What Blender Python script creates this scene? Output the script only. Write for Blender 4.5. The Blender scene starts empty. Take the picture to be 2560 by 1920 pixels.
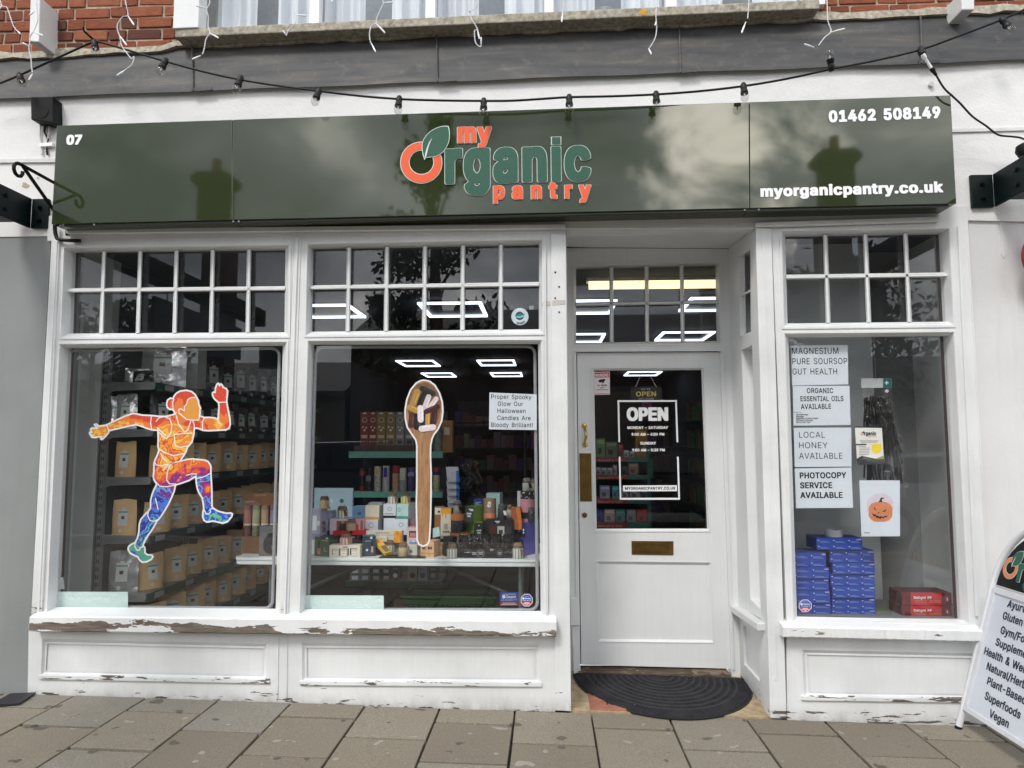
import bpy, bmesh, math, random, os
import numpy as np
from mathutils import Vector, Matrix, Euler
random.seed(7)
R = math.radians
SC = bpy.context.scene
COL = SC.collection

# ---------------------------------------------------------------- camera
F, D, EYE = 1760.0, 3.95, 1.55
PITCH, YAW = R(4.95), R(2.8)
cd = bpy.data.cameras.new('camera'); cd.sensor_width = 36; cd.sensor_fit = 'HORIZONTAL'
cd.lens = F/2560*36; cd.clip_start = .05; cd.clip_end = 500
cam = bpy.data.objects.new('camera', cd); COL.objects.link(cam)
cam.location = (0, -D, EYE); cam.rotation_euler = (R(90)+PITCH, 0, YAW)
SC.camera = cam
# ---------------------------------------------------------------- world, sun, exposure
SUN_EL, SUN_AZ = 48, 205            # azimuth measured clockwise from +Y
w = bpy.data.worlds.new('World'); SC.world = w; w.use_nodes = True
nt = w.node_tree; N = nt.nodes; L = nt.links
bg = N['Background']; bg.inputs['Strength'].default_value = .1
sky = N.new('ShaderNodeTexSky'); sky.sky_type = 'NISHITA'; sky.sun_disc = False
sky.sun_elevation = R(SUN_EL); sky.sun_rotation = R(SUN_AZ)
tc = N.new('ShaderNodeTexCoord')
mp = N.new('ShaderNodeMapping'); mp.inputs['Scale'].default_value = (1, 1, 1.9)
mp.inputs['Location'].default_value = (.35, .1, .2)
L.new(tc.outputs['Generated'], mp.inputs['Vector'])
nz = N.new('ShaderNodeTexNoise'); nz.inputs['Scale'].default_value = 3.1; nz.inputs['Detail'].default_value = 7
nz.inputs['Roughness'].default_value = .52; nz.inputs['Distortion'].default_value = .25
L.new(mp.outputs[0], nz.inputs['Vector'])
cr = N.new('ShaderNodeValToRGB'); e = cr.color_ramp
e.elements[0].position = .36; e.elements[0].color = (2.4, 2.5, 2.7, 1)
e.elements[1].position = .7; e.elements[1].color = (24, 23, 21, 1)
x = e.elements.new(.52); x.color = (6.6, 6.8, 7.2, 1)
x = e.elements.new(.6); x.color = (10.5, 10.5, 10.5, 1)
L.new(nz.outputs['Fac'], cr.inputs[0])
mx = N.new('ShaderNodeMix'); mx.data_type = 'RGBA'; mx.inputs['Factor'].default_value = .9
BRK = Vector((.225, -.88, .42)).normalized()
dp = N.new('ShaderNodeVectorMath'); dp.operation = 'DISTANCE'; L.new(tc.outputs['Generated'], dp.inputs[0]); dp.inputs[1].default_value = BRK
n2 = N.new('ShaderNodeTexNoise'); n2.inputs['Scale'].default_value = 7; n2.inputs['Detail'].default_value = 9; n2.inputs['Roughness'].default_value = .6; n2.inputs['Distortion'].default_value = .5; L.new(tc.outputs['Generated'], n2.inputs['Vector'])
ma = N.new('ShaderNodeMath'); ma.operation = 'MULTIPLY_ADD'; L.new(n2.outputs['Fac'], ma.inputs[0]); ma.inputs[1].default_value = .55; L.new(dp.outputs['Value'], ma.inputs[2])
mr_ = N.new('ShaderNodeMapRange'); L.new(ma.outputs[0], mr_.inputs['Value']); mr_.inputs['From Min'].default_value = .405; mr_.inputs['From Max'].default_value = .30; mr_.inputs['To Min'].default_value = 0; mr_.inputs['To Max'].default_value = 1; mr_.interpolation_type = 'SMOOTHSTEP'
ad = N.new('ShaderNodeMix'); ad.data_type = 'RGBA'; L.new(mr_.outputs[0], ad.inputs['Factor']); L.new(cr.outputs[0], ad.inputs['A']); ad.inputs['B'].default_value = (46, 43, 37, 1)
L.new(sky.outputs[0], mx.inputs['A']); L.new(ad.outputs['Result'], mx.inputs['B']); L.new(mx.outputs['Result'], bg.inputs['Color'])
sl = bpy.data.lights.new('sun', 'SUN'); sl.energy = 1.0; sl.angle = R(14); sl.color = (1, .96, .9)
so = bpy.data.objects.new('sun', sl); COL.objects.link(so)
_d = Vector((math.sin(R(SUN_AZ))*math.cos(R(SUN_EL)), math.cos(R(SUN_AZ))*math.cos(R(SUN_EL)), math.sin(R(SUN_EL))))
so.rotation_euler = _d.to_track_quat('Z', 'Y').to_euler(); so.location = _d*30
vs = SC.view_settings; SC.display_settings.display_device = 'sRGB'
vs.view_transform = 'Standard'; vs.look = 'None'; vs.gamma = 1; vs.use_curve_mapping = False; vs.exposure = 1.1
SC.cycles.use_denoising = True; SC.cycles.max_bounces = 8; SC.cycles.transparent_max_bounces = 24
SC.cycles.diffuse_bounces = 4; SC.cycles.glossy_bounces = 4; SC.cycles.sample_clamp_indirect = 4

# ---------------------------------------------------------------- measuring helpers: a photo point seen on a real plane
RM = cam.rotation_euler.to_matrix(); CP = Vector(cam.location)
def ray(px, py): return RM @ Vector(((px-1280)/F, -(py-960)/F, -1))
def at(px, py, Y=0.0):
    d = ray(px, py); return CP + d*((Y-CP.y)/d.y)
def atX(px, py, X):
    d = ray(px, py); return CP + d*((X-CP.x)/d.x)
def atZ(px, py, Z):
    d = ray(px, py); return CP + d*((Z-CP.z)/d.z)
_gl, _gr = at(69, 1732), at(2456, 1814)
GX = (_gr.z-_gl.z)/(_gr.x-_gl.x); G0 = _gl.z-GX*_gl.x
def gz(X): return G0+GX*X
def atG(px, py, dz=0):
    d = ray(px, py); k = (G0+dz+GX*CP.x-CP.z)/(d.z-GX*d.x); return CP+d*k
def Zm(ox, oy, s): return lambda x, y: (ox+x/s, oy+y/s)
A1 = Zm(0, 0, 1.728); A2 = Zm(1280, 0, 1.728); A3 = Zm(0, 560, 2.764); A4 = Zm(0, 1140, 2.592); A5 = Zm(720, 560, 2.766)
A6 = Zm(720, 1140, 2.593); A7 = Zm(1380, 540, 2.074); A8 = Zm(1900, 540, 2.074); B1 = Zm(1380, 1280, 2.592); B2 = Zm(1900, 1280, 2.592)
B3 = Zm(0, 1600, 1.58); C1 = Zm(980, 300, 4.254); C2 = Zm(200, 940, 5.267); C3 = Zm(280, 1140, 5.72); C4 = Zm(960, 930, 3.605)
C5 = Zm(760, 1160, 6.38); C6 = Zm(1060, 1160, 6.38); C7 = Zm(1460, 900, 3.772); C8 = Zm(0, 380, 5.185); D1 = Zm(0, 0, 3.456)
D2 = Zm(2220, 0, 2.37); D3 = Zm(2100, 920, 3.686); D4 = Zm(1240, 640, 8.29); D5 = Zm(1220, 1440, 12.29); D6 = Zm(640, 0, 3.456); D8 = Zm(2380, 1340, 3.456)
SR = Zm(0, 0, 1)
def PL(z, Y, *xy): return [at(*z(xy[i], xy[i+1]), Y) for i in range(0, len(xy), 2)]

# ---------------------------------------------------------------- mesh collector
class MB:
    def __init__(s): s.v = []; s.f = []; s.m = []
    def face(s, pts, mi=0):
        b = len(s.v); s.v += [Vector(p) for p in pts]; s.f.append(tuple(range(b, b+len(pts)))); s.m.append(mi)
    def prism(s, poly, ext, mi=0, ms=None):
        ms = mi if ms is None else ms; ext = Vector(ext); n = len(poly); b = len(s.v)
        s.v += [Vector(p) for p in poly]+[Vector(p)+ext for p in poly]
        s.f.append(tuple(range(b, b+n))); s.m.append(mi); s.f.append(tuple(range(b+2*n-1, b+n-1, -1))); s.m.append(ms)
        for i in range(n):
            j = (i+1) % n; s.f.append((b+i, b+n+i, b+n+j, b+j)); s.m.append(ms)
    def box(s, x0, x1, y0, y1, z0, z1, mi=0):
        s.prism([(x0, y0, z0), (x1, y0, z0), (x1, y0, z1), (x0, y0, z1)], (0, y1-y0, 0), mi)
    def loft(s, A, B, mi=0, capA=True, capB=True):
        n = len(A); b = len(s.v); s.v += [Vector(p) for p in A]+[Vector(p) for p in B]
        for i in range(n):
            j = (i+1) % n; s.f.append((b+i, b+n+i, b+n+j, b+j)); s.m.append(mi)
        if capA: s.f.append(tuple(range(b, b+n))); s.m.append(mi)
        if capB: s.f.append(tuple(range(b+2*n-1, b+n-1, -1))); s.m.append(mi)
    def tube(s, path, r, n=6, mi=0, cap=True, closed=False):
        P = [Vector(p) for p in path]; k = len(P); rr = r if isinstance(r, (list, tuple)) else [r]*k
        T = []
        for i in range(k):
            a = P[(i-1) % k] if (closed or i > 0) else P[i]; c = P[(i+1) % k] if (closed or i < k-1) else P[i]
            t = (c-a); T.append(t.normalized() if t.length > 1e-9 else Vector((0, 0, 1)))
        up = Vector((0, 0, 1)) if abs(T[0].z) < .9 else Vector((0, 1, 0))
        u = T[0].cross(up).normalized(); b = len(s.v)
        for i in range(k):
            u = (u-T[i]*u.dot(T[i])).normalized(); q = T[i].cross(u)
            for j in range(n):
                a = 2*math.pi*j/n; s.v.append(P[i]+(u*math.cos(a)+q*math.sin(a))*rr[i])
        for i in range(k if closed else k-1):
            i2 = (i+1) % k
            for j in range(n):
                j2 = (j+1) % n; s.f.append((b+i*n+j, b+i2*n+j, b+i2*n+j2, b+i*n+j2)); s.m.append(mi)
        if cap and not closed:
            s.f.append(tuple(b+j for j in range(n))); s.m.append(mi)
            s.f.append(tuple(b+(k-1)*n+j for j in reversed(range(n)))); s.m.append(mi)
    def lathe(s, c, prof, n=16, mi=0, ribs=0, amp=0, mfn=None):
        c = Vector(c); b = len(s.v); k = len(prof)
        for (r, z) in prof:
            for j in range(n):
                a = 2*math.pi*j/n; q = r*(1+(amp if (ribs and j % 2) else 0))
                s.v.append(c+Vector((q*math.cos(a), q*math.sin(a), z)))
        for i in range(k-1):
            for j in range(n):
                j2 = (j+1) % n; s.f.append((b+i*n+j, b+i*n+j2, b+(i+1)*n+j2, b+(i+1)*n+j)); s.m.append(mfn(i, j) if mfn else mi)
        s.f.append(tuple(b+j for j in reversed(range(n)))); s.m.append(mfn(0, 0) if mfn else mi)
        s.f.append(tuple(b+(k-1)*n+j for j in range(n))); s.m.append(mfn(k-2, 0) if mfn else mi)
    def grid(s, fn, nu, nv, mi=0, mfn=None):
        b = len(s.v)
        for i in range(nu+1):
            for j in range(nv+1): s.v.append(Vector(fn(i/nu, j/nv)))
        for i in range(nu):
            for j in range(nv):
                a = b+i*(nv+1)+j; s.f.append((a, a+nv+1, a+nv+2, a+1)); s.m.append(mfn(i, j) if mfn else mi)
    def ribbon(s, pts, wd, closed=False, mi=0, nrm=(0, -1, 0), thick=0.0006):
        P = [Vector(p) for p in pts]; k = len(P); nrm = Vector(nrm); A = []; B = []
        for i in range(k):
            a = P[(i-1) % k] if (closed or i > 0) else None; c = P[(i+1) % k] if (closed or i < k-1) else None
            d1 = (P[i]-a).normalized() if a is not None and (P[i]-a).length > 1e-9 else None
            d2 = (c-P[i]).normalized() if c is not None and (c-P[i]).length > 1e-9 else None
            d1 = d1 or d2; d2 = d2 or d1
            n1 = d1.cross(nrm); n2 = d2.cross(nrm); m = (n1+n2); m = m.normalized() if m.length > 1e-6 else n1
            q = max(.5, m.dot(n1)); h = m*(wd/2/q); A.append(P[i]+h); B.append(P[i]-h)
        for i in range(k if closed else k-1):
            j = (i+1) % k; s.prism([A[i], A[j], B[j], B[i]], -nrm*thick, mi)
    def add(s, verts, faces, mi=0):
        b = len(s.v); s.v += [Vector(p) for p in verts]
        for f in faces: s.f.append(tuple(b+i for i in f)); s.m.append(mi)

WL = {}
def tag(o, label=None, cat=None, group=None, kind=None):
    if label: o['label'] = label
    if cat: o['category'] = cat
    if group: o['group'] = group
    if kind: o['kind'] = kind
    return o
def obj(name, mb, mats, parent=None, label=None, cat=None, group=None, kind=None, smooth=False, bevel=0, solid=0, recalc=True, loc=None):
    me = bpy.data.meshes.new(name)
    if loc is None:
        lo = [min(v[i] for v in mb.v) for i in range(3)]; hi = [max(v[i] for v in mb.v) for i in range(3)]
        loc = Vector(((lo[0]+hi[0])/2, (lo[1]+hi[1])/2, lo[2]))
    loc = Vector(loc)
    me.from_pydata([tuple(v-loc) for v in mb.v], [], mb.f)
    if not isinstance(mats, (list, tuple)): mats = [mats]
    for m in mats: me.materials.append(m)
    me.polygons.foreach_set('material_index', mb.m)
    bm = bmesh.new(); bm.from_mesh(me)
    if recalc: bmesh.ops.recalc_face_normals(bm, faces=bm.faces)
    for f in bm.faces: f.smooth = smooth
    bm.to_mesh(me); bm.free()
    if smooth: me.set_sharp_from_angle(angle=R(40))
    o = bpy.data.objects.new(name, me); COL.objects.link(o)
    o.location = loc-(WL[parent.name] if parent else Vector((0, 0, 0)))
    if parent: o.parent = parent
    WL[o.name] = loc
    if bevel:
        b = o.modifiers.new('bevel', 'BEVEL'); b.width = bevel; b.segments = 2; b.limit_method = 'ANGLE'; b.angle_limit = R(35); b.harden_normals = False
    if solid:
        b = o.modifiers.new('solid', 'SOLIDIFY'); b.thickness = solid; b.offset = 1
    return tag(o, label, cat, group, kind)
def thing(name, label, cat, loc, group=None, kind=None):
    o = bpy.data.objects.new(name, None); COL.objects.link(o); o.location = loc; o.empty_display_size = .1
    WL[o.name] = Vector(loc); return tag(o, label, cat, group, kind)
def part(name, parent):
    o = bpy.data.objects.new(name, None); COL.objects.link(o); o.parent = parent; o.empty_display_size = .1; WL[o.name] = WL[parent.name].copy(); return o
def dup(o, loc, rot=None, scale=None, label=None, group=None, parent=None):
    c = o.copy(); COL.objects.link(c); c.location = loc
    if rot is not None: c.rotation_euler = rot
    if scale is not None: c.scale = scale if isinstance(scale, (tuple, list)) else (scale,)*3
    if label: c['label'] = label
    if group: c['group'] = group
    if parent: c.parent = parent
    for ch in list(o.children):
        dup(ch, ch.location, None, None, None, None, c)
    WL[c.name] = Vector(loc); return c

# ---------------------------------------------------------------- materials
def srgb(r, g, b):
    f = lambda c: (c/255/12.92 if c/255 <= .04045 else ((c/255+.055)/1.055)**2.4); return (f(r), f(g), f(b), 1)
class NT:
    def __init__(s, name):
        s.mat = bpy.data.materials.new(name); s.mat.use_nodes = True; s.t = s.mat.node_tree; s.n = s.t.nodes; s.l = s.t.links
        s.b = s.n['Principled BSDF']; s._pos = None
    def new(s, t, **k):
        x = s.n.new(t)
        for a, v in k.items():
            if hasattr(x, a) and not a[0].isupper(): setattr(x, a, v)
            else: x.inputs[a.replace('_', ' ')].default_value = v
        return x
    def coord(s, scale=(1, 1, 1), kind='pos', rot=(0, 0, 0)):
        if kind == 'pos': g = s.n.new('ShaderNodeNewGeometry').outputs['Position']
        else: g = s.n.new('ShaderNodeTexCoord').outputs['Object']
        m = s.n.new('ShaderNodeMapping'); m.inputs['Scale'].default_value = scale; m.inputs['Rotation'].default_value = rot; s.l.new(g, m.inputs[0]); return m.outputs[0]
    def noise(s, vec, scale, detail=4, rough=.55, dist=0):
        x = s.new('ShaderNodeTexNoise', Scale=scale, Detail=detail, Roughness=rough, Distortion=dist); s.l.new(vec, x.inputs['Vector']); return x.outputs['Fac']
    def ramp(s, fac, stops):
        x = s.n.new('ShaderNodeValToRGB'); r = x.color_ramp
        while len(r.elements) < len(stops): r.elements.new(.5)
        for e, (p, c) in zip(r.elements, stops): e.position = p; e.color = c if len(c) == 4 else (*c, 1)
        s.l.new(fac, x.inputs[0]); return x.outputs[0]
    def mix(s, fac, a, b, mode='MIX'):
        x = s.n.new('ShaderNodeMix'); x.data_type = 'RGBA'; x.blend_type = mode
        for k, v in (('Factor', fac), ('A', a), ('B', b)):
            if hasattr(v, 'links'): s.l.new(v, x.inputs[k])
            else: x.inputs[k].default_value = v
        return x.outputs['Result']
    def math(s, op, a, b=0, clamp=False):
        x = s.n.new('ShaderNodeMath'); x.operation = op; x.use_clamp = clamp
        for i, v in ((0, a), (1, b)):
            if hasattr(v, 'links'): s.l.new(v, x.inputs[i])
            else: x.inputs[i].default_value = v
        return x.outputs[0]
    def sep(s, vec):
        x = s.n.new('ShaderNodeSeparateXYZ'); s.l.new(vec, x.inputs[0]); return x.outputs
    def bump(s, h, strength=.3, dist=.01):
        x = s.new('ShaderNodeBump', Strength=strength, Distance=dist); s.l.new(h, x.inputs['Height']); s.l.new(x.outputs[0], s.b.inputs['Normal']); return x
    def base(s, c):
        if hasattr(c, 'links'): s.l.new(c, s.b.inputs['Base Color'])
        else: s.b.inputs['Base Color'].default_value = c
    def rough(s, c):
        if hasattr(c, 'links'): s.l.new(c, s.b.inputs['Roughness'])
        else: s.b.inputs['Roughness'].default_value = c
_mc = {}
def C(r, g, b, rough=.55, metal=0, var=.08, bump=0, scale=30, spec=.5, kind='obj'):
    "plain procedural material from an sRGB colour with slight mottling"
    k = (r, g, b, rough, metal, var, bump, scale, spec, kind)
    if k in _mc: return _mc[k]
    t = NT('surface_%d_%d_%d' % (r, g, b)); c = srgb(r, g, b)
    v = t.coord(kind=kind); n = t.noise(v, scale)
    lo = tuple(x*(1-var) for x in c[:3]); hi = tuple(min(1, x*(1+var)) for x in c[:3])
    t.base(t.ramp(n, [(.3, lo), (.7, hi)])); t.rough(rough); t.b.inputs['Metallic'].default_value = metal; t.b.inputs['Specular IOR Level'].default_value = spec
    if bump: t.bump(n, bump, .005)
    _mc[k] = t.mat; return t.mat
def EM(r, g, b, st):
    t = NT('lamp_glow'); t.base(srgb(r, g, b)); t.b.inputs['Emission Color'].default_value = srgb(r, g, b); t.b.inputs['Emission Strength'].default_value = st; return t.mat

def mk_paint(name, flake=.70, ground=0.0, col=(224, 226, 227), rough=.38, wood=(96, 88, 80), dirt=.12, grain=(40, 40, 2.2), zband=None, band=0):
    t = NT(name); c = srgb(*col); p = t.coord(); 
    g = t.noise(t.coord(grain), 1.6, 3)
    d = t.noise(p, 2.3, 5, .6)
    dark = tuple(x*(1-dirt) for x in c[:3])
    bc = t.ramp(d, [(.35, dark), (.62, c)])
    bc = t.mix(t.ramp(g, [(.36, (.045, .045, .045)), (.6, (0, 0, 0))]), bc, srgb(150, 148, 144))
    sp = t.noise(t.coord((1, 1, .35)), 26, 5, .7)      # dirt specks
    bc = t.mix(t.ramp(sp, [(.70, (0, 0, 0)), (.78, (1, 1, 1))]), bc, srgb(176, 172, 164))
    fl = t.noise(t.coord((1.6, 1.6, 9.5)), 4.2, 6, .62, .25)
    lim = t.noise(p, .8, 2)
    m = t.math('ADD', fl, t.math('MULTIPLY', t.math('SUBTRACT', lim, .5), .25))
    if ground:
        o = t.sep(t.coord(kind='obj'))
        gz_ = t.math('MULTIPLY', t.math('SUBTRACT', .16, o[2]), ground, True); m = t.math('ADD', m, t.math('MAXIMUM', gz_, 0))
    if zband:
        o = t.sep(t.coord(kind='obj')); a, b_, k = zband
        m = t.math('ADD', m, t.math('MULTIPLY', t.math('SUBTRACT', t.math('GREATER_THAN', o[2], a), t.math('GREATER_THAN', o[2], b_)), k))
    mask = t.ramp(m, [(flake, (0, 0, 0)), (flake+.015, (1, 1, 1))])
    if band:
        o = t.sep(t.coord(kind='obj')); e1 = t.noise(t.coord((1, 1, 2)), 3.4, 6, .6); e2 = t.noise(t.coord((1, 1, 4)), 2.6, 6, .62, .3)
        lim_ = t.math('ADD', band, t.math('MULTIPLY', t.math('SUBTRACT', e1, .5), .13)); bare = t.math('MULTIPLY', t.math('LESS_THAN', o[2], lim_), t.math('LESS_THAN', e2, .515)); mask = t.math('MAXIMUM', mask, bare)
    if ground:
        o = t.sep(t.coord(kind='obj')); gg = t.math('MULTIPLY', t.math('SUBTRACT', .085, o[2]), 8, True); gn = t.noise(t.coord((1, 1, .6)), 12, 6, .7)
        bc = t.mix(t.math('MULTIPLY', gg, t.ramp(gn, [(.35, (.1, .1, .1)), (.7, (1, 1, 1))])), bc, srgb(128, 114, 94))
    wn = t.noise(t.coord((3, 3, 34)), 3.2, 6, .65)
    wc = t.ramp(wn, [(.3, tuple(x*.45 for x in srgb(*wood)[:3])), (.55, srgb(*wood)), (.75, srgb(150, 140, 130))])
    t.base(t.mix(mask, bc, wc)); t.rough(t.mix(mask, (rough,)*3+(1,), (.85, .85, .85, 1)))
    h = t.math('SUBTRACT', t.math('MULTIPLY', g, .25), t.math('MULTIPLY', mask, .8)); t.bump(h, .22, .006)
    return t.mat
PAINT = mk_paint('white_gloss_paint', .80)
PAINT_LOW = mk_paint('worn_white_paint', .765, 1.5, dirt=.16)
PAINT_SILL = mk_paint('peeling_sill_paint', .80, dirt=.08, band=.05, wood=(112, 102, 92))
PAINT_SILL2 = mk_paint('lightly_peeling_sill_paint', .82, dirt=.08, zband=(.026, .05, .19), wood=(126, 120, 114))
PAINT_LEDGE = mk_paint('peeling_ledge_paint', .57, dirt=.2)
PAINT_DOOR = mk_paint('door_paint', .90, col=(226, 228, 229), rough=.32, dirt=.06)

def mk_render(name, col, bump=.35, dirt=.1, stain=0, scale=9):
    t = NT(name); c = srgb(*col); p = t.coord(); d = t.noise(p, 1.6, 6, .6); f = t.noise(p, scale, 6, .6); ff = t.noise(p, 70, 3)
    bc = t.ramp(d, [(.3, tuple(x*(1-dirt) for x in c[:3])), (.65, c)])
    sp = t.noise(p, 34, 5, .75); bc = t.mix(t.ramp(sp, [(.7, (0, 0, 0)), (.76, (1, 1, 1))]), bc, tuple(x*.66 for x in c[:3])+(1,))
    st = t.noise(t.coord((7, 7, .5)), 1.3, 4); bc = t.mix(t.ramp(st, [(.55, (0, 0, 0)), (.8, (stain,)*3)]), bc, srgb(120, 116, 108))
    t.base(bc); t.rough(.8); h = t.math('ADD', f, t.math('MULTIPLY', ff, .25)); t.bump(h, bump, .012); return t.mat
RENDER_W = mk_render('white_render', (226, 226, 226), .5, .07)
RENDER_W2 = mk_render('white_smooth_render', (216, 216, 217), .22, .12, .25, 5)
RENDER_G = mk_render('grey_render', (136, 140, 140), .18, .16, .2, 6)
def mk_lead():
    t = NT('lead_sheet'); p = t.coord(); a = t.noise(t.coord((.8, 1, 5)), 2.4, 6, .62, .4); b = t.noise(p, 14, 5, .7)
    c = t.ramp(a, [(.3, srgb(44, 45, 48)), (.48, srgb(62, 63, 65)), (.6, srgb(74, 73, 71)), (.72, srgb(98, 94, 89))])
    c = t.mix(t.ramp(b, [(.55, (0, 0, 0)), (.75, (.4, .4, .4))]), c, srgb(112, 106, 98))
    c = t.mix(t.ramp(t.noise(p, 23, 4, .7), [(.7, (0, 0, 0)), (.75, (.8, .8, .8))]), c, srgb(44, 43, 42))
    t.base(c); t.rough(.62); t.b.inputs['Metallic'].default_value = .15; t.bump(t.noise(p, 4.5, 4), .35, .02); return t.mat
LEAD = mk_lead()
def mk_brick():
    t = NT('red_brick'); p = t.coord(); at_ = t.n.new('ShaderNodeAttribute'); at_.attribute_name = 'tone'
    c = t.ramp(at_.outputs['Fac'], [(0, srgb(84, 48, 38)), (.35, srgb(126, 66, 44)), (.7, srgb(142, 78, 50)), (1, srgb(152, 92, 62))])
    n = t.noise(p, 26, 6, .7); c = t.mix(t.ramp(n, [(.4, (0, 0, 0)), (.75, (.55, .55, .55))]), c, srgb(92, 42, 30))
    t.base(c); t.rough(.88); t.bump(t.noise(t.coord((1, 1, 2.4)), 24, 6, .7), .6, .012); return t.mat
BRICK = mk_brick(); MORTAR = C(168, 152, 132, .95, var=.2, bump=.5, scale=60, kind='pos')
def mk_sign():
    t = NT('glossy_green_panel'); p = t.coord(); n = t.noise(p, 1.2, 3)
    t.base(t.ramp(n, [(.3, srgb(46, 55, 33)), (.7, srgb(50, 59, 37))])); t.rough(.035); t.b.inputs['IOR'].default_value = 1.62
    t.bump(t.noise(t.coord((1, 1, .5)), 1.6, 1), .025, .01); return t.mat
SIGN = mk_sign()
def mk_glass(name='window_glass', tint=(1, 1, 1), ior=1.48, dirt=.005):
    t = NT(name); n = t.n; l = t.l; out = n['Material Output']
    tr = n.new('ShaderNodeBsdfTransparent'); tr.inputs[0].default_value = (*tint, 1); gl = n.new('ShaderNodeBsdfGlossy'); gl.inputs['Roughness'].default_value = 0
    gl.inputs['Color'].default_value = (1, 1, 1, 1)
    ge = n.new('ShaderNodeNewGeometry'); dt = n.new('ShaderNodeVectorMath'); dt.operation = 'DOT_PRODUCT'; l.new(ge.outputs['Incoming'], dt.inputs[0]); l.new(ge.outputs['Normal'], dt.inputs[1])
    f0 = ((ior-1)/(ior+1))**2; ca_ = t.math('SUBTRACT', 1, t.math('ABSOLUTE', dt.outputs['Value']), True); fr = t.math('ADD', f0, t.math('MULTIPLY', t.math('POWER', ca_, 5), 1-f0)); mx = n.new('ShaderNodeMixShader')
    l.new(fr, mx.inputs[0]); l.new(tr.outputs[0], mx.inputs[1]); l.new(gl.outputs[0], mx.inputs[2])
    df = n.new('ShaderNodeBsdfDiffuse'); df.inputs[0].default_value = (.7, .7, .68, 1); m2 = n.new('ShaderNodeMixShader')
    sm = t.noise(t.coord((1, 1, .4)), 3.0, 6, .7)
    l.new(t.math('MULTIPLY', t.ramp(sm, [(.45, (0, 0, 0)), (.8, (1, 1, 1))]), dirt), m2.inputs[0]); l.new(mx.outputs[0], m2.inputs[1]); l.new(df.outputs[0], m2.inputs[2])
    l.new(m2.outputs[0], out.inputs['Surface']); n.remove(t.b); return t.mat
GLASS = mk_glass()
GLASS_BULB = mk_glass('bulb_glass', (.86, .86, .85), 1.45, .02)
def mk_film(name, col, a, rough=.35):
    t = NT(name); t.base(srgb(*col)); t.rough(rough); t.b.inputs['Alpha'].default_value = a; t.bump(t.noise(t.coord(kind='obj'), 22, 4, .6), .5, .02); return t.mat
def mk_clear(name, k=.1, sc=16):
    t = NT(name); n = t.n; l = t.l; tr = n.new('ShaderNodeBsdfTransparent'); gl = n.new('ShaderNodeBsdfGlossy'); gl.inputs['Roughness'].default_value = .12; bp = t.new('ShaderNodeBump', Strength=1.0, Distance=.04); l.new(t.noise(t.coord(kind='obj'), sc, 4, .6, .5), bp.inputs['Height']); l.new(bp.outputs[0], gl.inputs['Normal'])
    mx = n.new('ShaderNodeMixShader'); mx.inputs[0].default_value = k; l.new(tr.outputs[0], mx.inputs[1]); l.new(gl.outputs[0], mx.inputs[2]); l.new(mx.outputs[0], n['Material Output'].inputs['Surface']); n.remove(t.b); return t.mat
FILM = mk_clear('clear_film', .05, 5)
FROST = mk_film('frosted_mint_film', (205, 226, 222), .93, .4)
BLACK = C(18, 19, 20, .5, spec=.2); BLACKSAT = C(20, 21, 22, .4, spec=.25); IRON = C(12, 13, 14, .5, bump=.2, spec=.2); STEEL_G = C(10, 22, 23, .42, var=.15, bump=.15, spec=.22)
INK = C(20, 20, 22, .7, var=.02); WHITEV = C(236, 238, 240, .5, var=.02); PAPER = C(208, 216, 224, .7, var=.03, scale=4)
BRASS = C(196, 164, 88, .22, 1, bump=.05); BRASS_OLD = C(112, 88, 48, .42, .85, var=.3, bump=.15, scale=14); DARKHOLE = C(10, 10, 10, .9)
ORANGE = C(226, 94, 58, .5, var=.03, spec=.3); LGREEN = C(44, 88, 72, .5, var=.04, spec=.3); LPALE = C(206, 220, 210, .5, var=.02)
CONC = C(158, 152, 138, .9, var=.4, bump=.6, scale=40, kind='pos'); UPVC = C(232, 234, 236, .35, var=.02)
def mk_slab():
    t = NT('paving_slab'); p = t.coord(); a_ = t.n.new('ShaderNodeAttribute'); a_.attribute_name = 'tone'
    c = t.ramp(a_.outputs['Fac'], [(0, srgb(120, 112, 98)), (.4, srgb(134, 126, 110)), (.75, srgb(144, 136, 120)), (1, srgb(138, 135, 126))])
    n = t.noise(p, 3.2, 6, .65); c = t.mix(t.ramp(n, [(.3, (0, 0, 0)), (.7, (.35, .35, .35))]), c, srgb(118, 110, 98))
    g = t.noise(p, 150, 3, .7); c = t.mix(t.ramp(g, [(.38, (.6, .6, .6)), (.6, (0, 0, 0))]), c, srgb(84, 78, 70))
    s_ = t.noise(p, 8, 2, .35); c = t.mix(t.ramp(s_, [(.70, (0, 0, 0)), (.715, (.8, .8, .8))]), c, srgb(66, 62, 57)); s2 = t.noise(p, 13, 2, .3); c = t.mix(t.ramp(s2, [(.72, (0, 0, 0)), (.73, (.6, .6, .6))]), c, srgb(160, 156, 150)); st_ = t.noise(p, 1.1, 5, .7); c = t.mix(t.ramp(st_, [(.45, (0, 0, 0)), (.75, (.3, .3, .3))]), c, srgb(100, 92, 80))
    t.base(c); t.rough(.8); t.bump(t.math('ADD', t.noise(p, 60, 5, .6), g), .3, .004); return t.mat
SLAB = mk_slab()
KRAFT = C(214, 180, 130, .8, var=.1, bump=.25, scale=9)
def mk_foil(name, col, rough=.22):
    t = NT(name); p = t.coord(kind='obj'); t.base(srgb(*col)); t.b.inputs['Metallic'].default_value = .6; t.rough(rough)
    t.bump(t.math('ADD', t.noise(p, 7, 2, .5, .8), t.math('MULTIPLY', t.noise(p, 20, 2), .2)), .7, .03); return t.mat
FOIL = mk_foil('silver_foil', (200, 202, 204)); FOILD = mk_foil('dark_clear_wrap', (66, 68, 72), .2)
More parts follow.
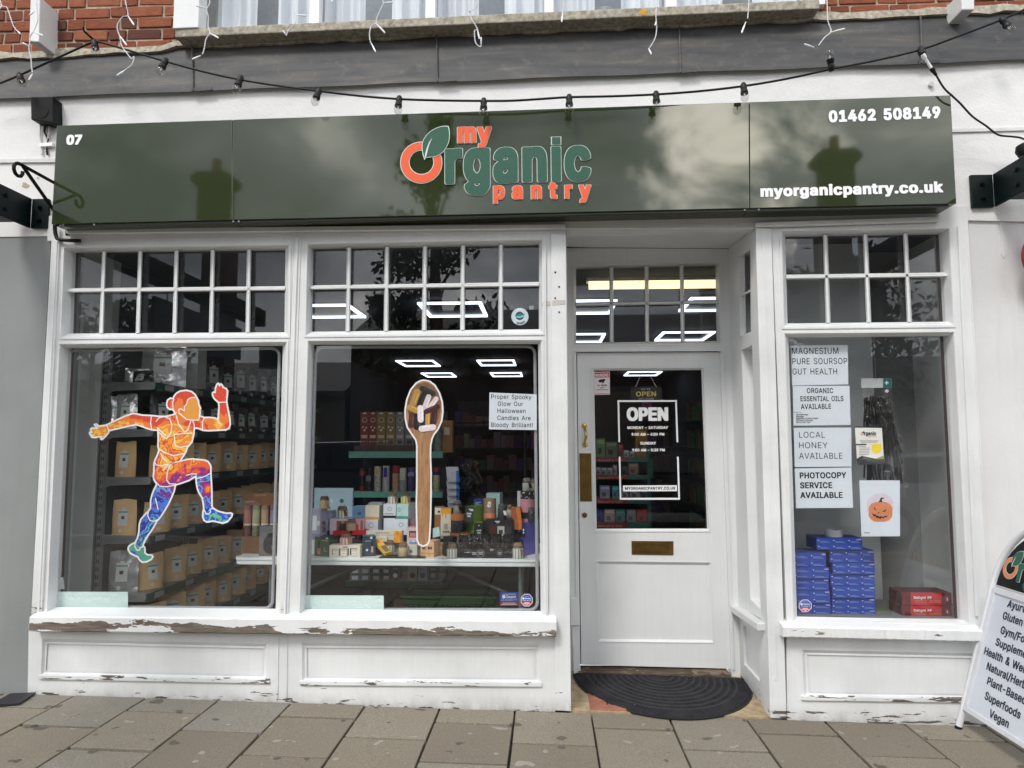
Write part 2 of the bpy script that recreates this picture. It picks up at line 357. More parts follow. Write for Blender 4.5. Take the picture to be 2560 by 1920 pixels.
GREYMET = C(116, 119, 122, .5, .2); GREENMET = C(32, 74, 64, .4); TEALMET = C(98, 160, 144, .45)
WOOD = C(150, 104, 66, .6, var=.25, scale=16); WOODP = C(206, 166, 124, .6, var=.15, scale=20)
# ---------------------------------------------------------------- lettering: clean outlines of any weight from Blender's own font
FONT = None
try: FONT = bpy.data.fonts.load(os.path.join(bpy.utils.resource_path('LOCAL'), 'datafiles', 'fonts', 'Inter.woff2'))
except Exception: FONT = None
def _loops(body):
    c = bpy.data.curves.new('glyph', 'FONT'); c.body = body; c.fill_mode = 'NONE'; c.resolution_u = 4
    if FONT: c.font = FONT
    o = bpy.data.objects.new('glyph', c); COL.objects.link(o)
    dg = bpy.context.evaluated_depsgraph_get(); me = o.evaluated_get(dg).to_mesh()
    V = np.array([v.co[:2] for v in me.vertices]) if len(me.vertices) else np.zeros((0, 2)); nx = {e.vertices[0]: e.vertices[1] for e in me.edges}
    E = [(e.vertices[0], e.vertices[1]) for e in me.edges]
    o.evaluated_get(dg).to_mesh_clear(); bpy.data.objects.remove(o); bpy.data.curves.remove(c)
    return V, E, nx
_adv = {}
def _mx(b): V, _, _ = _loops(b); return V[:, 0].max()
def adv(ch):
    if ch not in _adv:
        if 'I' not in _adv: _adv['I'] = _mx('II')-_mx('I')
        if ch != 'I': _adv[ch] = _mx('I'+ch+'I')-_mx('I')-_adv['I']
    return _adv[ch]
_gc = {}
def glyph(ch, off, h):
    k = (ch, round(off, 4), h)
    if k in _gc: return _gc[k]
    V, E, nx = _loops(ch)
    if not len(V): _gc[k] = ([], []); return _gc[k]
    pad = max(off, 0)+2.5*h; x0, y0 = V.min(0)-pad; x1, y1 = V.max(0)+pad
    nx_, ny_ = int((x1-x0)/h)+2, int((y1-y0)/h)+2
    gx = x0+h*np.arange(nx_)+h*.013; gy = y0+h*np.arange(ny_)+h*.017
    P = np.stack(np.meshgrid(gx, gy, indexing='ij'), -1).reshape(-1, 2)
    best = np.full(len(P), 9.); wn = np.zeros(len(P)); sq = off > .02
    if sq:
        SP = np.concatenate([V[a]+(V[b]-V[a])*np.linspace(0, 1, max(2, int(np.abs(V[b]-V[a]).max()/(h*.4))))[:, None] for a, b in E])
        for k0 in range(0, len(P), 4000):
            dd = np.abs(P[k0:k0+4000, None, :]-SP[None])*np.array([1, 1.5]); m_ = dd.max(2); best[k0:k0+4000] = ((dd/np.maximum(m_, 1e-9)[..., None])**4).sum(2).__pow__(1/4.).__mul__(m_).min(1)**2
    for a, b in E:
        A = V[a]; B = V[b]; d = B-A; q = d@d
        if q < 1e-14: continue
        if not sq: t = np.clip(((P-A)@d)/q, 0, 1); best = np.minimum(best, ((P-A-t[:, None]*d)**2).sum(1))
        up = (A[1] <= P[:, 1]) & (B[1] > P[:, 1]); dn = (A[1] > P[:, 1]) & (B[1] <= P[:, 1]); cr_ = d[0]*(P[:, 1]-A[1])-d[1]*(P[:, 0]-A[0])
        wn += (up & (cr_ > 0)); wn -= (dn & (cr_ < 0))
    s = np.sqrt(best)*np.where(wn != 0, -1, 1)-off; s = s.reshape(nx_, ny_); s[np.abs(s) < 1e-9] = 1e-9
    ins = s < 0; seg = {}
    code = ins[:-1, :-1]*1+ins[1:, :-1]*2+ins[1:, 1:]*4+ins[:-1, 1:]*8
    TB = {1: [(3, 0)], 2: [(0, 1)], 3: [(3, 1)], 4: [(1, 2)], 5: [(3, 0), (1, 2)], 6: [(0, 2)], 7: [(3, 2)], 8: [(2, 3)], 9: [(2, 0)], 10: [(0, 1), (2, 3)], 11: [(2, 1)], 12: [(1, 3)], 13: [(1, 0)], 14: [(0, 3)]}
    pos = {}
    def ep(i, j, e):
        a, b = {0: ((i, j), (i+1, j)), 1: ((i+1, j), (i+1, j+1)), 2: ((i, j+1), (i+1, j+1)), 3: ((i, j), (i, j+1))}[e]
        key = (a, b)
        if key not in pos:
            t = s[a]/(s[a]-s[b]); pos[key] = (gx[a[0]]+t*(gx[b[0]]-gx[a[0]]), gy[a[1]]+t*(gy[b[1]]-gy[a[1]]))
        return key
    for i, j in zip(*np.nonzero((code > 0) & (code < 15))):
        for ea, eb in TB[int(code[i, j])]: seg[ep(i, j, ea)] = ep(i, j, eb)
    loops = []
    while seg:
        st, cur = seg.popitem(); lp = [st]
        while cur != st and cur in seg: lp.append(cur); cur = seg.pop(cur)
        pts = [pos[q] for q in lp]
        keep = []; n = len(pts)
        if n < 4: continue
        # drop near-collinear points
        stack = [0]
        for m in range(1, n):
            keep_it = False; a = pts[stack[-1]]; c = pts[(m+1) % n]
            dx, dy = c[0]-a[0], c[1]-a[1]; ln = math.hypot(dx, dy) or 1e-9
            for q in range(stack[-1]+1, m+1):
                if abs(dx*(pts[q][1]-a[1])-dy*(pts[q][0]-a[0]))/ln > h*.09: keep_it = True; break
            if keep_it: stack.append(m)
        pts = [pts[q] for q in stack]
        if len(pts) >= 3: loops.append(pts)
    cu = bpy.data.curves.new('glyph', 'CURVE'); cu.dimensions = '2D'; cu.fill_mode = 'BOTH'
    for lp in loops:
        sp = cu.splines.new('POLY'); sp.points.add(len(lp)-1); sp.use_cyclic_u = True
        for q, p_ in enumerate(lp): sp.points[q].co = (p_[0], p_[1], 0, 1)
    o = bpy.data.objects.new('glyph', cu); COL.objects.link(o); dg = bpy.context.evaluated_depsgraph_get(); me = o.evaluated_get(dg).to_mesh()
    res = ([v.co[:2] for v in me.vertices], [tuple(f.vertices) for f in me.polygons])
    o.evaluated_get(dg).to_mesh_clear(); bpy.data.objects.remove(o); bpy.data.curves.remove(cu)
    _gc[k] = res; return res
def T(body, off=0, track=0, h=.02):
    V = []; Fc = []; x = 0
    for ch in body:
        if ch != ' ':
            v, f = glyph(ch, off, h); b = len(V); V += [(p[0]+x, p[1]) for p in v]; Fc += [tuple(b+i for i in q) for q in f]
        x += (adv(ch) if ch != ' ' else .28)+track
    return V, Fc
CAP = None
def cap_h():
    global CAP
    if CAP is None: V, _, _ = _loops('H'); CAP = V[:, 1].max()
    return CAP
def text(mb, body, p0, p1, up, off=0, track=0, h=.02, lift=(0, 0, 0), mi=0, ext=0, fit=None):
    """ink from world point p0 to p1 along the baseline; up = world vector of one cap height"""
    V, Fc = T(body, off, track, h); W = fit or V; x0 = min(v[0] for v in W); x1 = max(v[0] for v in W); ch = cap_h()
    p0 = Vector(p0); p1 = Vector(p1); up = Vector(up); lift = Vector(lift)
    vs_ = [p0+(p1-p0)*((v[0]-x0)/(x1-x0))+up*(v[1]/ch)+lift for v in V]
    mb.add(vs_, Fc, mi)
    if ext:
        e = Vector(ext); mb.add([v+e for v in vs_], [tuple(reversed(f)) for f in Fc], mi)
        cnt = {}
        for f in Fc:
            for i in range(len(f)):
                a, b = f[i], f[(i+1) % len(f)]; cnt[(a, b)] = 1
        for (a, b) in cnt:
            if (b, a) not in cnt: mb.face([vs_[a], vs_[b], vs_[b]+e, vs_[a]+e], mi)
def ptext(mb, body, z, x0, y0, x1, y1, cap, Y, off=0, track=0, h=.02, mi=0, lift=.0012, ext=0):
    a = at(*z(x0, y0), Y); b = at(*z(x1, y1), Y); u = at(*z(x0, y0-cap), Y)-a
    text(mb, body, a, b, (0, 0, u.length), off, track, h, (0, -lift, 0), mi, (0, ext, 0) if ext else 0)
# ================================================================ GROUND
g = MB(); g.face([(-60, -60, gz(-60)-.03), (60, -60, gz(60)-.03), (60, .3, gz(60)-.03), (-60, .3, gz(-60)-.03)])
GR = NT('ground_bed'); GR.base(GR.ramp(GR.noise(GR.coord(), 9, 5, .7), [(.3, srgb(52, 47, 41)), (.7, srgb(84, 77, 68))])); GR.rough(.95)
obj('ground', g, GR.mat, kind='structure')
rd = MB(); rd.face([(-60, -16, gz(-60)-.02), (60, -16, gz(60)-.02), (60, -6.2, gz(60)-.02), (-60, -6.2, gz(-60)-.02)])
obj('road', rd, C(74, 74, 76, .85, bump=.4, scale=80, kind='pos'), kind='structure')
xl, xr = atG(180, 1742).x, atG(2459, 1815).x; S = (xr-xl)/12; bmS = MB(); tones = []
for c in range(-8, 22):
    x0 = xl+c*S; y = -.005; first = True
    while y > -6:
        ln = (.20 if c % 2 else .42) if first else .455
        first = False; j = .0055; y1 = y-ln; dz = random.uniform(-.0025, .0025)
        ylim = min(y, -.005)
        jy = .0095; a = [(x0+j, y-jy), (x0+S-j, y-jy), (x0+S-j, y1+jy), (x0+j, y1+jy)]
        bmS.prism([(p[0]+random.uniform(-.002, .002), p[1]+random.uniform(-.002, .002), gz(p[0])+dz+random.uniform(-.001, .001)) for p in a], (0, 0, -.04)); tones += [random.random()]*6
        y = y1
sl_ = obj('pavement', bmS, SLAB, kind='structure', bevel=.004, loc=(0, 0, 0))
at_ = sl_.data.attributes.new('tone', 'FLOAT', 'FACE'); at_.data.foreach_set('value', tones)
kb = MB()
for i in range(-30, 30): kb.box(i*.9+.004, i*.9+.896, -6.2, -6.06, gz(i*.9)-.1, gz(i*.9)+.004)
obj('kerb', kb, CONC, kind='structure', bevel=.01)

# ================================================================ THE SHOP BUILDING
shop = thing('shop_building', 'white painted timber shopfront under red brick upper storey', 'shop', (0, 0, gz(0)))
def q4(*a): return [(a[i], a[i+1]) for i in range(0, 8, 2)]
def grow(q, e):
    c = (sum(p[0] for p in q)/4, sum(p[1] for p in q)/4)
    return [(p[0]+(e if p[0] > c[0] else -e), p[1]+(e if p[1] > c[1] else -e)) for p in q]
class Pl:
    "a real plane the photo is read on: Y plane, or any plane by point and normal; d moves into the building"
    def __init__(s, Y=None, p=None, n=None):
        if p is None: s.p = Vector((0, Y, 0)); s.n = Vector((0, 1, 0))
        else: s.p = Vector(p); s.n = Vector(n).normalized()
    def __call__(s, q, d=0):
        r = ray(*q); k = ((s.p+s.n*d)-CP).dot(s.n)/r.dot(s.n); return CP+r*k
def strips(mb, pl, O, U, Lo=None, th=.1, d=0, mi=0):
    P = lambda *qs: [pl(q, d) for q in qs]; e = pl.n*th
    if Lo is None:
        mb.prism(P(O[0], O[1], U[1], U[0]), e, mi); mb.prism(P(O[0], U[0], U[3], O[3]), e, mi); mb.prism(P(U[1], O[1], O[2], U[2]), e, mi); mb.prism(P(U[3], U[2], O[2], O[3]), e, mi)
    else:
        mb.prism(P(O[0], O[1], U[1], U[0]), e, mi); mb.prism(P(O[0], U[0], U[3], Lo[0], Lo[3], O[3]), e, mi); mb.prism(P(U[1], O[1], O[2], Lo[2], Lo[1], U[2]), e, mi)
        mb.prism(P(U[3], U[2], Lo[1], Lo[0]), e, mi); mb.prism(P(Lo[3], Lo[2], O[2], O[3]), e, mi)
def splay(mb, pl, A, B, d0, d1, mi=0):
    for i in range(4):
        j = (i+1) % 4; mb.face([pl(A[i], d0), pl(A[j], d0), pl(B[j], d1), pl(B[i], d1)], mi)
def bead(mb, pl, A, d, w, mi=0):     # thin raised line just outside an opening
    for i in range(4):
        j = (i+1) % 4; a, b, a2, b2 = A[i], A[j], grow(A, w)[i], grow(A, w)[j]
        mb.prism([pl(a, d), pl(b, d), pl(b2, d), pl(a2, d)], pl.n*.012, mi)
def lerp2(a, b, t): return (a[0]+(b[0]-a[0])*t, a[1]+(b[1]-a[1])*t)
def bars(mb, pl, Q, nc, rows, d0=.03, d1=.062, wf=.0065, wb=.014):
    n = pl.n; up = Vector((0, 0, 1)); side = n.cross(up).normalized()*-1
    def bar(a, b, wdir):
        A0, B0 = pl(a, d0), pl(b, d0); A1_, B1_ = pl(a, d1), pl(b, d1)
        mb.loft([A0-wdir*wf, A0+wdir*wf, B0+wdir*wf, B0-wdir*wf], [A1_-wdir*wb, A1_+wdir*wb, B1_+wdir*wb, B1_-wdir*wb])
    for i in range(1, nc): bar(lerp2(Q[0], Q[1], i/nc), lerp2(Q[3], Q[2], i/nc), side)
    for i, r_ in enumerate(rows): bar(lerp2(Q[0], Q[3], r_), lerp2(Q[1], Q[2], r_), up)
def pane(pl, Q, d, parent, name='pane', mat=GLASS, th=.004, g_=5):
    mb = MB(); mb.prism([pl(q, d) for q in grow(Q, g_)], pl.n*th); return obj(name, mb, mat, parent)
FP = Pl(0.0)
def window(name, O, U, Lo, nc, rows, label=None, pl=FP, gd=.07, e=8):
    mb = MB(); Uf, Lf = grow(U, e), grow(Lo, e); strips(mb, pl, O, Uf, Lf, .1)
    splay(mb, pl, Uf, U, .0005, .05); splay(mb, pl, Lf, Lo, .0005, .05); splay(mb, pl, U, U, .05, .1); splay(mb, pl, Lo, Lo, .05, .1)
    bead(mb, pl, grow(Uf, 2), -.006, 4); bead(mb, pl, grow(Lf, 2), -.006, 4)
    wn = obj(name, mb, PAINT, shop, recalc=True)
    b = MB(); bars(b, pl, U, nc, rows); obj('glazing_bars', b, PAINT, wn)
    pane(pl, U, gd, wn, 'upper_panes'); pane(pl, Lo, gd, wn, 'display_pane'); return wn
W1O = q4(148, 601, 735, 591, 700, 1538, 104, 1538); W1U = q4(170, 629, 713.5, 622, 711, 830.6, 162, 834); W1L = q4(159, 870.4, 707, 864.6, 689, 1528, 127, 1524)
W2O = q4(753, 591, 1377, 586, 1388, 1541, 721, 1538); W2U = q4(777.8, 619.7, 1347.3, 608.8, 1347.3, 823.2, 774, 829.3); W2L = q4(779.7, 861.9, 1345, 860, 1351.7, 1531, 758.6, 1531)
W3O = q4(1929, 571, 2415, 555, 2474, 1566, 1967, 1564); W3U = q4(1962.7, 588, 2363, 581, 2375, 804, 1969, 808.6); W3L = q4(1970.9, 843.8, 2375, 840, 2413, 1550, 1992.6, 1546)
w1 = window('shop_window', W1O, W1U, W1L, 6, [.475]); w2 = window('shop_window', W2O, W2U, W2L, 6, [.475]); w3 = window('shop_window', W3O, W3U, W3L, 4, [.475])
BROWN = C(58, 28, 24, .4, var=.2)
for wn, Q, L_, side in ((w1, W1U, W1L, 0), (w3, W3U, W3L, 1)):
    for QQ in (Q, L_):
        mb = MB(); a, b = (QQ[0], QQ[3]) if side == 0 else (QQ[1], QQ[2]); s_ = 1 if side == 0 else -1
        A = [at(a[0]-6*s_, a[1]-8, .085), at(a[0]+13*s_, a[1]-8, .085), at(b[0]+14*s_, b[1]+8, .085), at(b[0]-6*s_, b[1]+8, .085)]
        mb.prism(A, (0, .05, 0)); obj('inner_jamb', mb, BROWN, wn)
def post(qs, d0, d1, mat=PAINT_LOW, name='post'):
    mb = MB(); mb.prism([at(*q, d0) for q in qs], (0, d1-d0, 0)); return obj(name, mb, mat, shop, bevel=.004)
post(q4(128, 601, 148, 601, 104, 1538, 77, 1538), -.014, .09)
post(q4(735, 591, 753, 591, 721, 1538, 700, 1538), -.008, .09)
post(q4(1377, 585, 1414.5, 585, 1428, 1779, 1388, 1777), -.014, .1)
post(q4(1889, 570, 1929, 570, 1967.5, 1798, 1926, 1796), -.014, .1)
post(q4(2415, 554, 2421, 554, 2479, 1566, 2474, 1566), .004, .1)
# screw holes and old tape on the wide post
for q in ((1848, 335), (1875, 435), (1848, 513), (1875, 610)): mb = MB(); c0 = at(*A5(*q), -.0145); mb.tube([c0, c0+Vector((0, -.0012, 0))], .0055, 10); obj('screw_hole', mb, DARKHOLE, shop)
mb = MB(); mb.prism(PL(A5, -.0155, 1828, 528, 1918, 524, 1917, 556, 1828, 562), (0, .001, 0)); mb.prism(PL(A5, -.0035, 1750, 536, 1812, 534, 1812, 562, 1752, 566), (0, .003, 0)); obj('old_tape', mb, C(188, 184, 178, .5, var=.12, scale=90), shop)
# narrow grooved cover strips on the posts
for qs in (q4(139, 604, 143, 604, 97, 1536, 92, 1536), q4(742, 594, 745, 594, 713, 1536, 709, 1536), q4(1905, 574, 1909, 574, 1942, 1700, 1937, 1700), q4(2395, 566, 2399, 566, 2446, 1540, 2441, 1540), q4(1361, 600, 1364, 600, 1370, 1530, 1366, 1530)):
    mb = MB(); mb.prism([at(*q, -.019) for q in qs], (0, .012, 0)); obj('cover_strip', mb, PAINT, shop)
# head boards and cornice behind the sign
mb = MB(); mb.prism(PL(SR, .004, 118, 540, 1414, 530, 1414, 586.5, 148, 602, 118, 602), (0, .09, 0)); mb.prism(PL(SR, -.03, 165, 572, 1414, 560, 1414, 571, 165, 583), (0, .034, 0)); obj('head_board', mb, PAINT, shop, bevel=.002)
mb = MB(); mb.prism(PL(SR, .004, 1414, 530, 2421, 515, 2421, 555.5, 1929, 571, 1414, 571), (0, .09, 0)); mb.prism(PL(SR, -.03, 1890, 556, 2350, 541, 2350, 552, 1890, 567), (0, .034, 0)); obj('head_board', mb, PAINT, shop, bevel=.002)
# sills
def sill(qt, mat, zh, Yf=-.075):
    (xa, ya), (xb, yb) = qt; A = at(xa, ya, Yf); B = at(xb, yb, Yf); mb = MB()
    def prof(p): return [(p.x, .06, p.z+.022), (p.x, Yf+.012, p.z+.002), (p.x, Yf, p.z-.006), (p.x, Yf, p.z-zh+.006), (p.x, Yf+.01, p.z-zh), (p.x, .06, p.z-zh)]
    n = 60; P0 = None
    for i in range(n+1):
        p = A.lerp(B, i/n); pr = [Vector(v) for v in prof(p)]
        if 0 < i < n:
            for k in (2, 3): pr[k].y += random.uniform(0, .004); pr[k].z += random.uniform(-.002, .002)
        if P0: mb.loft(P0, pr, capA=(i == 1), capB=(i == n))
        P0 = pr
    return obj('window_sill', mb, mat, shop)
sill(((74, 1541), (1391, 1553)), PAINT_SILL, .084); sill(((1957, 1566), (2462, 1577)), PAINT_SILL2, .058)
# stall risers: framed panels under the windows
def riser(O, H, e=7):
    mb = MB(); strips(mb, FP, O, H, None, .06); Hi = grow(H, -e); splay(mb, FP, H, Hi, .0005, .016)
    Hj = grow(H, -e-5); splay(mb, FP, Hi, Hj, .016, .012)
    o = obj('stall_riser', mb, PAINT_LOW, shop)
    p = MB(); p.prism([FP(q, .02) for q in grow(H, -4)], (0, .03, 0)); obj('panel', p, PAINT, o)
    l = MB(); A, B = H[3], H[2]
    l.prism([FP((A[0]-6, A[1]-1), -.012), FP((B[0]+6, B[1]-1), -.012), FP((B[0]+6, B[1]+11), -.012), FP((A[0]-6, A[1]+11), -.012)], (0, .02, 0)); obj('ledge_moulding', l, PAINT_LEDGE, o, bevel=.004)
    return o
riser(q4(72, 1560, 706, 1565, 702, 1760, 69, 1736), q4(106, 1597, 669, 1609, 667, 1699, 102, 1688))
riser(q4(706, 1565, 1388, 1570, 1388, 1780, 702, 1760), q4(755, 1607, 1349, 1611, 1349, 1707, 755, 1703))
riser(q4(1966, 1585, 2476, 1596, 2468, 1818, 1968, 1800), q4(2005, 1624.5, 2438, 1633, 2440, 1747, 2010, 1741))
for qs in (q4(694, 1585, 697, 1585, 694, 1750, 691, 1750), q4(716, 1585, 719, 1585, 717, 1752, 714, 1752)):
    mb = MB(); mb.prism([at(*q, -.005) for q in qs], (0, .01, 0)); obj('cover_strip', mb, PAINT_LOW, shop)
# ---------------------------------------------------------------- door recess
DP = Pl(.66); DL = Pl(.685)
DO = q4(1442.7, 882, 1798.5, 880, 1827.5, 1671.6, 1453.3, 1662); DG = q4(1485, 926.5, 1753, 925, 1767.5, 1321.5, 1491.8, 1321.5); DPn = q4(1491.9, 1404, 1776.6, 1407, 1783, 1606, 1495.7, 1603)
mb = MB(); TU = q4(1440.3, 669, 1792, 660.5, 1795.6, 852.4, 1440.3, 856.8); SO = q4(1400, 620, 1821, 622, 1851, 1692, 1408, 1682)
TUf = grow(TU, 5); Dh = [(DO[0][0]-2, DO[0][1]-3), (DO[1][0]+2, DO[1][1]-3), (DO[2][0]+2, 1692), (DO[3][0]-2, 1684)]
P = lambda *qs: [DP(q) for q in qs]
for poly in (P(SO[0], SO[1], TUf[1], TUf[0]), P(SO[0], TUf[0], TUf[3], Dh[0], Dh[3], SO[3]), P(TUf[1], SO[1], SO[2], Dh[2], Dh[1], TUf[2]), P(TUf[3], TUf[2], Dh[1], Dh[0])): mb.prism(poly, (0, .1, 0))
splay(mb, DP, TUf, TU, .0005, .04); splay(mb, DP, TU, TU, .04, .1); bead(mb, DP, grow(TUf, 1), -.006, 3)
for qs in (q4(1806, 885, 1810, 885, 1836, 1675, 1832, 1675), q4(1434, 885, 1438, 885, 1446, 1668, 1442, 1668), q4(1436, 874, 1806, 872, 1806, 877, 1436, 879)): mb.prism([DP(q, -.012) for q in qs], (0, .014, 0))
df = obj('door_surround', mb, PAINT_DOOR, shop)
b = MB(); bars(b, DP, TU, 4, [.49], .02, .055); obj('glazing_bars', b, PAINT_DOOR, df); pane(DP, TU, .06, df, 'upper_panes')
mb = MB(); Gf = grow(DG, 5); strips(mb, DL, DO, Gf, DPn, .045); splay(mb, DL, Gf, DG, .0005, .02); splay(mb, DL, DG, DG, .02, .045); bead(mb, DL, grow(Gf, 1), -.004, 2.5); splay(mb, DL, DPn, grow(DPn, -6), .0005, .012); mb.prism([DL(q, .012) for q in grow(DPn, -3)], (0, .02, 0)); bead(mb, DL, grow(DPn, .5), -.003, 2)
door = obj('door', mb, PAINT_DOOR, shop)
pane(DL, DG, .025, door, 'door_pane')
YD = .685
mb = MB(); mb.prism(PL(B1, YD-.004, 515, 188, 787, 190, 787, 280, 517, 276), (0, .006, 0)); a = PL(B1, YD-.0055, 550, 210, 752, 211, 752, 258, 551, 256); mb.prism(a, (0, .005, 0))
for i in range(4): mb.prism([a[i], a[(i+1) % 4], a[(i+1) % 4]+Vector((0, -.004, 0)), a[i]+Vector((0, -.004, 0))], Vector((0, 0, .002)))
obj('letter_box', mb, BRASS_OLD, door, bevel=.001)
D7 = Zm(1440, 1020, 5.53)
mb = MB(); mb.prism(PL(D7, YD-.003, 46, 627, 209, 627, 220, 1293, 56, 1293), (0, .005, 0)); obj('push_plate', mb, BRASS_OLD, door, bevel=.001)
mb = MB(); pts = [D7(115, 250), D7(122, 290), D7(134, 340), D7(138, 390), D7(132, 440), D7(122, 480), D7(122, 510)]; dep = [.012, .035, .05, .054, .05, .035, .012]
mb.tube([at(*p, YD-d) for p, d in zip(pts, dep)], [.006, .007, .009, .0095, .009, .007, .006], 10)
for c_ in (D7(115, 248), D7(124, 508)):
    c0 = at(*c_, YD); mb.tube([c0, c0+Vector((0, -.006, 0)), c0+Vector((0, -.012, 0))], [.018, .017, .008], 16)
obj('pull_handle', mb, BRASS, door, smooth=True)
mb = MB(); c0 = at(*D7(119, 1480), YD); mb.tube([c0, c0+Vector((0, -.008, 0)), c0+Vector((0, -.01, 0))], [.0165, .0165, .013], 18); obj('lock_cylinder', mb, BRASS_OLD, door, smooth=True)
# side wall of the recess (right), glazed above a panel
pa, pb, pc = at(1821, 627, .66), at(1851, 1690, .66), at(1889, 571, 0)
nrm = (pb-pa).cross(pc-pa).normalized(); nrm = nrm if nrm.x > 0 else -nrm
SW = Pl(p=pa, n=nrm)
mb = MB(); O = q4(1821, 622, 1889, 568, 1912, 1552, 1829.5, 1506); U = [A7(966, 212), A7(1027, 174), A7(1031, 600), A7(977, 622)]; L_ = [A7(982, 695), A7(1037, 668), B1(1352, 632), B1(1285, 565)]
strips(mb, SW, O, U, L_, .07); splay(mb, SW, U, U, 0, .07); splay(mb, SW, L_, L_, 0, .07)
sw = obj('side_window', mb, PAINT_DOOR, shop); b = MB(); bars(b, SW, U, 2, [.5], .01, .05, .006, .012); obj('glazing_bars', b, PAINT_DOOR, sw); pane(SW, U, .05, sw, 'upper_panes', g_=2); pane(SW, L_, .05, sw, 'display_pane', g_=2)
mb = MB(); a = [SW(q, 0) for q in (B1(1168, 580), B1(1390, 720), B1(1390, 772), B1(1168, 622))]; mb.prism([p-nrm*.05 for p in a], nrm*.1); obj('window_sill', mb, PAINT, shop, bevel=.006)
mb = MB(); O = q4(1829, 1516, 1914, 1570, 1927, 1797, 1851, 1693); H = q4(1858, 1562, 1899, 1589, 1899, 1704, 1860, 1660); strips(mb, SW, O, H, None, .06); splay(mb, SW, H, H, 0, .03); mb.prism([SW(q, .015) for q in grow(H, 3)], nrm*.03); obj('stall_riser', mb, PAINT_LOW, shop)
# left return of the recess, hidden from the front
p0, p1, p2, p3 = at(1416, 575, .1), at(1400, 620, .66), at(1408, 1690, .66), at(1426, 1775, .1)
mb = MB(); mb.prism([p0, p1, p2, p3], (-.05, 0, 0)); obj('recess_wall', mb, PAINT_DOOR, shop)
# small worn jamb block left of the door
mb = MB(); mb.prism(PL(B1, .6, 118, 552, 178, 556, 183, 735, 120, 738), (0, .07, 0)); mb.prism(PL(B1, .62, 128, 738, 178, 735, 186, 1050, 140, 1052), (0, .05, 0)); obj('jamb_block', mb, PAINT, shop, bevel=.004)
mb = MB(); mb.prism([at(1410, 568, .01), at(1892, 568, .01), at(1826, 621, .67), at(1396, 619, .67)], (0, 0, .04)); obj('soffit', mb, PAINT_DOOR, shop)
# entrance floor, tiles, threshold
f4 = lambda dz, *q: [atG(*p, dz) for p in q]
mb = MB(); fl = [Vector((p.x, p.y, gz(p.x)+.006)) for p in (at(1425, 1700, -.002), at(1928, 1700, -.002), at(1858, 1700, .74), at(1400, 1700, .74))]
mb.prism(fl, (0, 0, -.05)); obj('entrance_floor', mb, C(158, 140, 112, .9, var=.3, bump=.4, scale=24, kind='pos'), shop)
mb = MB(); xt0, xt1 = atG(*B1(248, 1310)).x, atG(*B1(1112, 1338)).x; TW = (xt1-xt0)/7
for i in range(7):
    for j in range(3):
        x0 = xt0+i*TW; y0 = .012+j*.125; mb.box(x0+.003, x0+TW-.003, y0, y0+.118, gz(x0)-.01, gz(x0)+.0105)
obj('floor_tiles', mb, C(146, 94, 76, .85, var=.25, bump=.3, scale=12, kind='pos'), shop, bevel=.002)
tz = at(1640, 1667, .685).z
mb = MB(); a = at(1450, 1690, .6); b_ = at(1836, 1690, .6); mb.box(a.x-.012, b_.x-.02, .60, .74, gz(0)-.01, tz-.012); obj('threshold', mb, mk_paint('threshold_wood', .45, col=(110, 96, 80), wood=(84, 70, 56)), shop, bevel=.006)
# ---------------------------------------------------------------- upper wall
def poly_wall(name, qs, Y, th, mat, parent=shop, bevel=0):
    mb = MB(); mb.prism([at(*q, Y) for q in qs], (0, th, 0)); return obj(name, mb, mat, parent, bevel=bevel)
poly_wall('rendered_fascia', [(-500, 262), (2960, 131), (2960, 562), (2300, 548), (1500, 565), (128, 590), (-500, 600)], .016, .2, RENDER_W)
poly_wall('rendered_pier', [(2420, 540), (3000, 536), (3000, 1850), (2470, 1830), (2476, 1560)], .03, .3, RENDER_W2)
# fascia board step beside the sign
poly_wall('fascia_moulding', [(-500, 402), (140, 396), (140, 405), (-500, 411)], .004, .03, RENDER_W2); poly_wall('fascia_moulding', [(2380, 322), (2960, 308), (2960, 316), (2380, 330)], .006, .03, RENDER_W2)
# old painted-over strap and plaster patches on the pier
mb = MB(); mb.prism(PL(D2, .026, 665, 1265, 700, 1268, 705, 1505, 688, 1530, 672, 1508), (0, .006, 0)); obj('wall_strap', mb, RENDER_W2, shop, bevel=.001)
# lead flashing, sheet by sheet
topl = lambda x: 144-118*(x/2560)**1.0 if x < 420 else (116-92*((x-420)/2140))
botl = lambda x: 246-97*x/2560
mb = MB(); seams = [-500, 483, 1094, 1701, 2304, 2960]
for a, b_ in zip(seams[:-1], seams[1:]):
    n = 10; P0 = None
    for i in range(n+1):
        x = a+(b_-a)*i/n; wv = .0025*math.sin(x*.013)+random.uniform(-.0015, .0015)
        t_ = at(x, topl(x)-4, .11); m_ = at(x, (topl(x)+botl(x))/2, .045+wv*.5); bb = at(x, botl(x)+1.2*math.sin(x*.017), -.018+wv); pr = [t_, bb, bb+Vector((0, .006, -.001)), t_+Vector((0, .02, -.012))]
        if P0: mb.loft(P0, pr, capA=(i == 1), capB=(i == n))
        P0 = pr
for x in seams[1:-1]:
    mb.tube([at(x-3, topl(x), .085), at(x-1, (topl(x)+botl(x))/2, .034), at(x, botl(x), -.028)], .006, 5)
    mb.prism([at(x-6, botl(x)-8, -.026), at(x+46, botl(x)-10, -.026), at(x+46, botl(x)-3, -.028), at(x-6, botl(x)+1, -.028)], (0, .008, 0))
obj('lead_flashing', mb, LEAD, shop)
